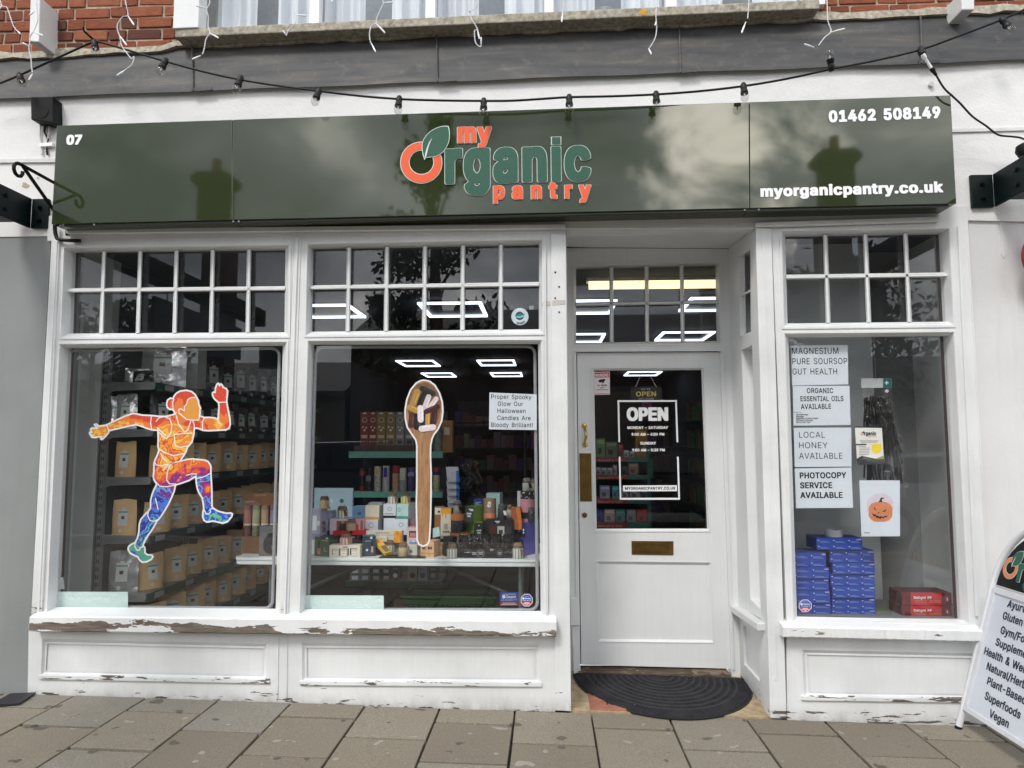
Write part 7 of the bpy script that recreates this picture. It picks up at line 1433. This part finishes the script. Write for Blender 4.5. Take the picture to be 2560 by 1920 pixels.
far_shelves(-.2, 1.4, 5.2, 5.6, 'dim stocked gondola in the middle of the shop', 'x')
# door view: clearance shelves
z = C7; YC = 1.75; dx0, dx1 = at(*z(60, 1100), YC).x, at(*z(610, 1100), YC).x; cs = thing('clearance_shelving', 'teal clearance shelving behind the door glass', 'shelves', ((dx0+dx1)/2, YC+.2, ZF))
mb = MB(); mb.box(dx0, dx1, YC+.34, YC+.36, ZF, 2.0); obj('back_panel', mb, C(50, 54, 54, .7), cs)
mb = MB(); mb.box(dx1-.01, dx1+.02, YC+.02, YC+.36, ZF, 1.55); obj('end_panel', mb, C(44, 100, 96, .5), cs)
zrow = []
for (y0, y1, xr) in ((922, 962, 520), (1090, 1126, 535), (1312, 1354, 615), (1536, 1582, 640)):
    a, b = at(*z(300, y0), YC).z, at(*z(300, y1), YC).z; mb = MB(); mb.box(dx0, dx1, YC+.008, YC+.34, a-.015, a); sh = obj('shelf', mb, GREYMET, cs); mb = MB(); mb.box(dx0, dx1, YC-.004, YC+.0075, b, a+.006); obj('teal_edge', mb, C(50, 112, 100, .5), sh); mb = MB(); X1_ = at(*z(405, y0), YC).x; mb.box(dx0+.0, X1_, YC-.008, YC-.0045, b+.001, a+.005); lb = obj('clearance_strip', mb, C(150, 66, 62, .5, var=.06), sh)
    mb = MB(); ptext(mb, 'Reduced to Clear', z, 136, y1-8, 364, y1-8, 19, YC-.008, .02, .03, .03, 0, .001); obj('lettering', mb, C(206, 150, 140, .6), lb); zrow.append(y0)
row = [(0, [(115, 200, 740, (120, 150, 110), 'green clear pack'), (205, 318, 770, (110, 126, 100), 'pale green pack'), (328, 370, 795, (150, 70, 80), 'blue bottle with red cap'), (376, 425, 850, (170, 174, 172), 'white tub'), (432, 478, 860, (170, 172, 170), 'second white tub'), (486, 600, 650, (170, 130, 50), 'tall yellow pack')]),
       (1, [(115, 162, 1012, (150, 152, 150), 'first white pot'), (166, 216, 1015, (156, 158, 156), 'second white pot'), (220, 270, 1016, (160, 160, 158), 'third white pot'), (276, 312, 990, (170, 160, 160), 'red and white box'), (360, 415, 1000, (60, 74, 70), 'dark jar'), (420, 515, 970, (150, 120, 110), 'pink printed box')]),
       (2, [(150, 246, 1185, (150, 150, 176), 'white box with navy top'), (265, 330, 1190, (80, 150, 160), 'turquoise pack'), (356, 420, 1210, (150, 156, 156), 'white carton'), (432, 530, 1205, (140, 146, 156), 'grey printed carton'), (536, 606, 1230, (90, 100, 110), 'slate carton')]),
       (3, [(116, 182, 1410, (40, 56, 120), 'navy box'), (194, 290, 1408, (170, 150, 150), 'white box with a face print'), (300, 388, 1410, (60, 120, 116), 'teal box'), (404, 492, 1412, (120, 122, 126), 'grey box'), (500, 598, 1412, (160, 50, 50), 'red box')])]
for k, items in row:
    for i, (x0, x1, y0, c, nm) in enumerate(items):
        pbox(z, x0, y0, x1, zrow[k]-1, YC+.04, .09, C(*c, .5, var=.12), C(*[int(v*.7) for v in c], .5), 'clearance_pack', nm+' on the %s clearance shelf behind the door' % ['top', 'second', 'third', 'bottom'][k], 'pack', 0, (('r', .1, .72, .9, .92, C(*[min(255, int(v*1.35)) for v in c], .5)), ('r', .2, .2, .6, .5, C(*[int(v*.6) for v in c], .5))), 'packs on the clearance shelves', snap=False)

# ================================================================ RIGHT WINDOW BAY
zb_ = at(*B2(800, 690), .12).z
mb = MB(); mb.box(at(1932, 1500, .1).x, XR, .1, .82, zb_-.03, zb_-.001); tag(obj('bay_shelf', mb, C(110, 112, 112, .6)), 'grey display shelf inside the right window', 'shelf')
mb = MB(); mb.box(at(1932, 1500, .1).x, at(*B2(790, 400), .62).x, .62, .64, ZF, ZC-.01); tag(obj('display_partition', mb, C(170, 176, 178, .7, var=.05, scale=2)), 'pale grey partition behind the papers in the right window', 'partition')
mb = MB(); mb.box(at(*B2(800, 400), .8).x-.05, XR, .84, .86, ZF, ZC-.01); tag(obj('display_partition', mb, C(128, 130, 132, .7, var=.05, scale=2)), 'darker grey partition at the right of the right window', 'partition')
BB = C(40, 70, 158, .4, var=.04); BB2 = C(30, 54, 128, .45); PRT = C(132, 158, 214, .5)
def blue(x0, y0, x1, y1, Y, n, label):
    d = []
    for i in range(n):
        u = (i+.08)/n
        for v in (.62, .12): d += [('r', u, v+.14, u+.03, v+.2, PRN), ('r', u+.05, v+.08, u+.62/n, v+.11, PRT), ('r', u+.05, v, u+.78/n, v+.03, PRT)]
    d += [('t', .86, .97, .84, .09, '100', PRN, .02)]
    return pbox(B2, x0, y0, x1, y1, Y, .16, BB, BB2, 'blue_box', label, 'box', 0, d, 'blue boxes stacked in the right window', snap=False)
cols = [(('right stack', .22), [(467, 632, 748, 694), (467, 558, 747, 632), (470, 480, 747, 557), (458, 404, 745, 480), (472, 329, 745, 403), (453, 247, 740, 329)]), (('left stack', .2), [(220, 665, 462, 740), (220, 592, 460, 664), (220, 508, 456, 590), (220, 432, 447, 507), (220, 360, 449, 431), (218, 262, 430, 359)])]
place = ['lowest', 'second lowest', 'third lowest', 'fourth lowest', 'fifth lowest', 'topmost']
for (nm, Y_), bxs in cols:
    zc_ = None
    for i, q in enumerate(bxs):
        blue(q[0], q[1], q[2], q[3], Y_+.012*(i % 2), 3 if nm[0] == 'r' else 2, '%s blue box of the %s in the right window' % (place[i], nm))
blue(368, 168, 665, 246, .21, 3, 'blue box crowning the right stack, under the tape roll')
c0 = at(*B2(480, 166), .27); c1 = at(*B2(537, 166), .27); r_ = c1.x-c0.x; h_ = at(*B2(480, 122), .27).z-c0.z; c0.z = at(*B2(480, 168), .21).z+.001
mb = MB(); mb.lathe((c0.x, .27+r_*.2, c0.z), [(r_*.72, 0), (r_, 0), (r_, h_), (r_*.72, h_), (r_*.72, .002)], 28); tag(obj('tape_roll', mb, C(190, 196, 200, .35), smooth=True), 'white roll of tape on top of the blue boxes', 'tape roll')
RB = C(176, 44, 36, .4, var=.05); RB2 = C(96, 26, 28, .45)
for i, (y0, y1) in enumerate(((684, 755), (606, 682), (512, 604))):
    zr = B2; d = [('r', .8, 0, 1, 1, RB2), ('r', 0, 0, .18, 1, RB2), ('r', .87, .3, .955, .7, C(150, 90, 90, .5)), ('r', .876, .33, .95, .67, RB2), ('t', .9, .93, .4, .2, 'S', PRN, .03), ('t', .24, .6, .5, .2, 'Delight PF', PRN, .02), ('r', .26, .34, .5, .38, C(206, 130, 120, .5)), ('r', .26, .22, .5, .26, C(206, 130, 120, .5)), ('r', .54, .34, .78, .38, C(206, 130, 120, .5)), ('r', .54, .22, .78, .26, C(206, 130, 120, .5))]
    pbox(zr, 921, y0+(10 if i == 2 else 2), 1242, y1, .2, .15, RB, C(70, 28, 30, .45), 'red_box', ['lowest red box at the right of the window shelf', 'middle red box of three on the window shelf', 'topmost red box of three on the window shelf'][i], 'box', 0, d, 'red boxes stacked in the right window', snap=False)
pbox(B2, 780, 643, 912, 694, .3, .12, C(150, 160, 150, .5, var=.2), C(80, 100, 70, .5), 'small_carton', 'small pale carton between the blue and red boxes', 'carton', 0, (('r', .3, 0, 1, .5, C(60, 80, 50, .5)),), snap=False)
# hanging pack of black bags
z = D3; hb = thing('hanging_pack', 'clear pack of black plastic strips hanging behind the leaflet', 'pack', tuple(at(*z(420, 1190), .2)))
mb = MB(); mb.prism([at(*z(*q), .2) for q in ((195, 95), (472, 95), (476, 182), (197, 182))], (0, .002, 0)); hd = obj('header_card', mb, C(190, 196, 196, .5, var=.05), hb)
mb = MB(); mb.prism([at(*z(*q), .198) for q in ((398, 96), (471, 96), (474, 180), (398, 180))], (0, .001, 0)); obj('green_patch', mb, C(26, 104, 100, .5), hd)
mb = MB()
for cx, cy in ((430, 136), (433, 212)):
    for a in ((-17, -4, 17, 4), (-4, -17, 4, 17)): mb.prism([at(*z(cx+q[0], cy+q[1]), .1965-.0002*(a[0] == -4)) for q in ((a[0], a[1]), (a[2], a[1]), (a[2], a[3]), (a[0], a[3]))], (0, .0004, 0))
obj('white_cross', mb, WHITEV, hd)
mb = MB(); rn_ = random.Random(3); BP_ = C(10, 10, 12, .3, var=.1, spec=.35)
for i in range(80):
    x0 = rn_.uniform(225, 455); k_ = (x0-225)/230; x1 = 250+k_*330+rn_.uniform(-30, 30); y1 = rn_.uniform(640, 1190); y0 = rn_.uniform(255, 330); yy = .2+rn_.uniform(.0, .05); w_ = rn_.uniform(6, 22); p = []
    A, B = [], []
    for j in range(9):
        t = j/8; x = x0+(x1-x0)*t+8*math.sin(t*9+i); y = y0+(y1-y0)*t; d_ = yy+.012*math.sin(t*8+i*2); A.append(at(*z(x-w_/2, y), d_)); B.append(at(*z(x+w_/2, y), d_+.01))
    for j in range(8): mb.face([A[j], B[j], B[j+1], A[j+1]])
obj('black_strips', mb, BP_, hb, solid=.002)
mb = MB(); ed = [(200, 182, 476), (210, 255, 480), (212, 420, 510), (212, 530, 530), (260, 720, 585), (295, 900, 600), (300, 1030, 620), (520, 1200, 640)]
mb.grid(lambda u, v: (lambda k, f: at(*z((ed[k][0]+(ed[k+1][0]-ed[k][0])*f)*(1-u)+(ed[k][2]+(ed[k+1][2]-ed[k][2])*f)*u, ed[k][1]+(ed[k+1][1]-ed[k][1])*f), .192+.006*math.sin(9*u+14*v)+.004*math.sin(31*v+5*u)))(min(int(v*7), 6), min(v*7-min(int(v*7), 6), 1)), 12, 42); obj('clear_sleeve', mb, mk_clear('crinkled_clear_film', .07, 26), hb, smooth=True)
mb = MB(); a = at(*z(330, 118), .2); mb.tube([a, a+Vector((0, .0, .3))], .0012, 4); obj('hang_thread', mb, C(150, 150, 150, .5), hb)
# ================================================================ ACROSS THE STREET (seen only as reflections in the sign and panes)
CPm = Vector((CP.x, 2*YS-CP.y, CP.z))
def refl(px, py, Yt, Ys=YS):
    s_ = at(px, py, Ys); m = Vector((CP.x, 2*Ys-CP.y, CP.z)); d = s_-m; return m+d*((Yt-m.y)/d.y)
BRK2 = C(72, 60, 55, .9, var=.2, scale=6, kind='pos'); SLATE = C(66, 66, 72, .7, var=.15, scale=5, kind='pos'); DKG = C(54, 56, 56, .7)
def house(x0, x1, zr, ze, col, label, Y=-20):
    t = thing('terraced_house', label, 'house', ((x0+x1)/2, Y-4, gz(0)), 'houses across the street'); mb = MB(); mb.box(x0, x1, Y-8, Y, gz(x0)-.2, ze); obj('wall', mb, col, t)
    mb = MB(); mb.prism([(x0-.1, Y+.35, ze-.1), (x0-.1, Y-4, zr), (x0-.1, Y-8.3, ze-.1), (x0-.1, Y-8.3, ze-.3), (x0-.1, Y-4, zr-.22), (x0-.1, Y+.35, ze-.3)], (x1-x0+.2, 0, 0)); obj('roof', mb, SLATE, t)
    for k in range(3):
        for zz_ in (1.2, 4.2):
            cx = x0+(x1-x0)*(k+.5)/3; f = MB(); f.box(cx-.55, cx+.55, Y, Y+.06, zz_, zz_+1.3); w_ = obj('window', f, C(96, 98, 98, .6), t); g_ = MB(); g_.box(cx-.47, cx+.47, Y+.061, Y+.07, zz_+.08, zz_+1.22); obj('pane', g_, C(40, 46, 52, .08), w_)
    return t
house(-22, -7.0, 4.9, 3.5, C(112, 106, 98, .9, var=.08), 'low cream rendered house across the street, left'); house(-6.8, 7.4, 7.0, 5.3, BRK2, 'brick house across the street, middle'); house(7.6, 24, 5.0, 3.5, C(116, 112, 106, .9, var=.08), 'low pale rendered house across the street, right')
def chimney(px, py, wpx, label, Y=-19.2):
    a = refl(px, py, Y); sc = (refl(px+wpx/2, py, Y)-refl(px-wpx/2, py, Y)).length; t = thing('chimney_stack', label, 'chimney', (a.x, Y, gz(a.x)), 'chimneys across the street')
    mb = MB(); mb.box(a.x-sc*.36, a.x+sc*.36, Y-.5, Y+.1, gz(a.x)-.1, a.z); obj('stack', mb, BRK2, t); mb = MB(); pr = [(a.x-sc*.36, a.z), (a.x-sc*.5, a.z+.12), (a.x-sc*.52, a.z+.3), (a.x-sc*.36, a.z+.48), (a.x+sc*.36, a.z+.48), (a.x+sc*.52, a.z+.3), (a.x+sc*.5, a.z+.12), (a.x+sc*.36, a.z)]; mb.prism([(x, Y+.2, z) for x, z in pr], (0, -.8, 0)); obj('corbel', mb, BRK2, t); mb = MB(); mb.lathe((a.x, Y-.2, a.z+.48), [(sc*.12, 0), (sc*.1, .55)], 12); obj('pot', mb, C(150, 90, 70, .8), t)
chimney(534, 467, 100, 'brick chimney with one pot opposite, left'); chimney(2094, 412, 112, 'brick chimney with one pot opposite, right')
def tree(x, y, h, rad, label, seed, n=5200, cone=False, leafc=(52, 66, 40)):
    rn = random.Random(seed); z0 = gz(x)-.05; t = thing('street_tree', label, 'tree', (x, y, z0), 'trees across the street'); mb = MB(); mb.tube([(x, y, z0), (x+.1, y, z0+h*.3), (x, y+.1, z0+h*.62), (x, y, z0+h*.95)], [h*.028, h*.022, h*.014, .02], 8); cl = []
    for i in range(26):
        k = rn.uniform(.3, .97); rr_ = rad*((1-k)*1.15+.08 if cone else math.sin(math.pi*min(1, (k-.2)/.85))**.7); a = rn.uniform(0, 6.28); e = Vector((x+rr_*math.cos(a), y+rr_*math.sin(a), z0+h*min(1, k+.06))); mb.tube([(x, y, z0+h*k*.85), ((x+e.x)/2, (y+e.y)/2, z0+h*k*.97), e], [.05, .03, .01], 5); cl.append((e, rad*rn.uniform(.16, .3))); cl.append((e.lerp(Vector((x, y, e.z)), .45), rad*rn.uniform(.14, .26)))
    obj('trunk', mb, C(80, 68, 56, .9), t); mb = MB()
    for i in range(n):
        c, r_ = cl[rn.randrange(len(cl))]; d = Vector((rn.gauss(0, 1), rn.gauss(0, 1), rn.gauss(0, .8))); p = c+d.normalized()*r_*rn.random()**.5; a = Vector((rn.gauss(0, 1), rn.gauss(0, 1), rn.gauss(0, 1))).normalized(); b = a.cross(Vector((rn.gauss(0, 1), rn.gauss(0, 1), rn.gauss(0, 1)))).normalized(); s_ = rn.uniform(.07, .15); mb.face([p-a*s_, p+b*s_*.5, p+a*s_, p-b*s_*.5])
    obj('crown', mb, C(*leafc, .7, var=.35, scale=2), t, recalc=False)
a = refl(1085, 300, -14); tree(a.x, -14, a.z-.2, 2.0, 'tall narrow evergreen across the street', 1, 5200, True)
a = refl(2190, 880, -15, .07); tree(a.x-1.2, -15, 6.0, 2.8, 'broad leafy tree opposite the right window', 2)
a = refl(230, 1000, -15, .07); tree(a.x, -15, 5.2, 2.2, 'leafy tree opposite the left window', 3, 4000)
# parked cars at the kerb behind the photographer
def car(x, y, col, label, L_=4.3):
    z0 = gz(x)-.02; t = thing('parked_car', label, 'car', (x, y, z0), 'cars parked behind the viewer'); P_ = Vector((x, y, z0))
    def sec(pts, w0, w1):
        out_ = []; return out_
    prof = [(-.5, .30), (-.5, .62), (-.485, .80), (-.40, .90), (-.22, .97), (.05, .97), (.28, .97), (.44, .92), (.49, .80), (.5, .55), (.49, .30)]
    mb = MB(); f = [P_+Vector((u*L_, .84, v)) for u, v in prof]; g2 = [P_+Vector((u*L_, .90, v*.62+.1)) for u, v in prof]; b = [P_+Vector((u*L_, -.84, v)) for u, v in prof]
    m1 = [P_+Vector((u*L_*.995, .62, v+.012*(v > .85))) for u, v in prof]; m2 = [P_+Vector((u*L_*.995, -.62, v+.012*(v > .85))) for u, v in prof]
    mb.loft(f, m1, capA=True, capB=False); mb.loft(m1, m2, capA=False, capB=False); mb.loft(m2, b, capA=False, capB=True); bd = obj('body', mb, col, t, smooth=True, bevel=.04)
    cab = [(-.36, .93), (-.25, 1.38), (-.18, 1.44), (.18, 1.46), (.30, 1.40), (.42, .95)]; mb = MB(); mb.loft([P_+Vector((u*L_, .80 if v < 1 else .6, v)) for u, v in cab], [P_+Vector((u*L_, -.80 if v < 1 else -.6, v)) for u, v in cab]); obj('cabin', mb, col, t, smooth=True, bevel=.03)
    for s_ in (1, -1):
        for (u0, u1, t0, t1) in ((-.32, -.03, -.23, -.03), (-.01, .34, -.01, .27)):
            mb = MB(); q = [P_+Vector((u0*L_, s_*.80, 1.0)), P_+Vector((u1*L_, s_*.80, 1.0)), P_+Vector((t1*L_, s_*.635, 1.37)), P_+Vector((t0*L_, s_*.635, 1.37))]; mb.prism(q, (0, s_*.012, 0)); obj('side_window', mb, C(20, 24, 28, .05), t)
        for u in (-.31, .31):
            mb = MB(); c0 = P_+Vector((u*L_, s_*.72, .32)); mb.tube([c0, c0+Vector((0, s_*.04, 0)), c0+Vector((0, s_*.16, 0)), c0+Vector((0, s_*.19, 0))], [.28, .32, .32, .27], 24); w_ = obj('wheel', mb, C(22, 22, 23, .8), t, smooth=True); mb = MB(); mb.tube([c0+Vector((0, s_*.185, 0)), c0+Vector((0, s_*.2, 0))], [.21, .18], 20); obj('rim', mb, C(170, 172, 176, .3, .8), w_)
    return t
car(1.9, -8.0, C(20, 22, 26, .12, .3), 'dark parked car at the kerb opposite the door'); car(6.6, -7.9, C(150, 154, 160, .12, .4), 'silver parked car at the kerb opposite the right window'); car(-3.4, -8.0, C(40, 44, 52, .12, .3), 'charcoal parked car at the kerb opposite the left window')
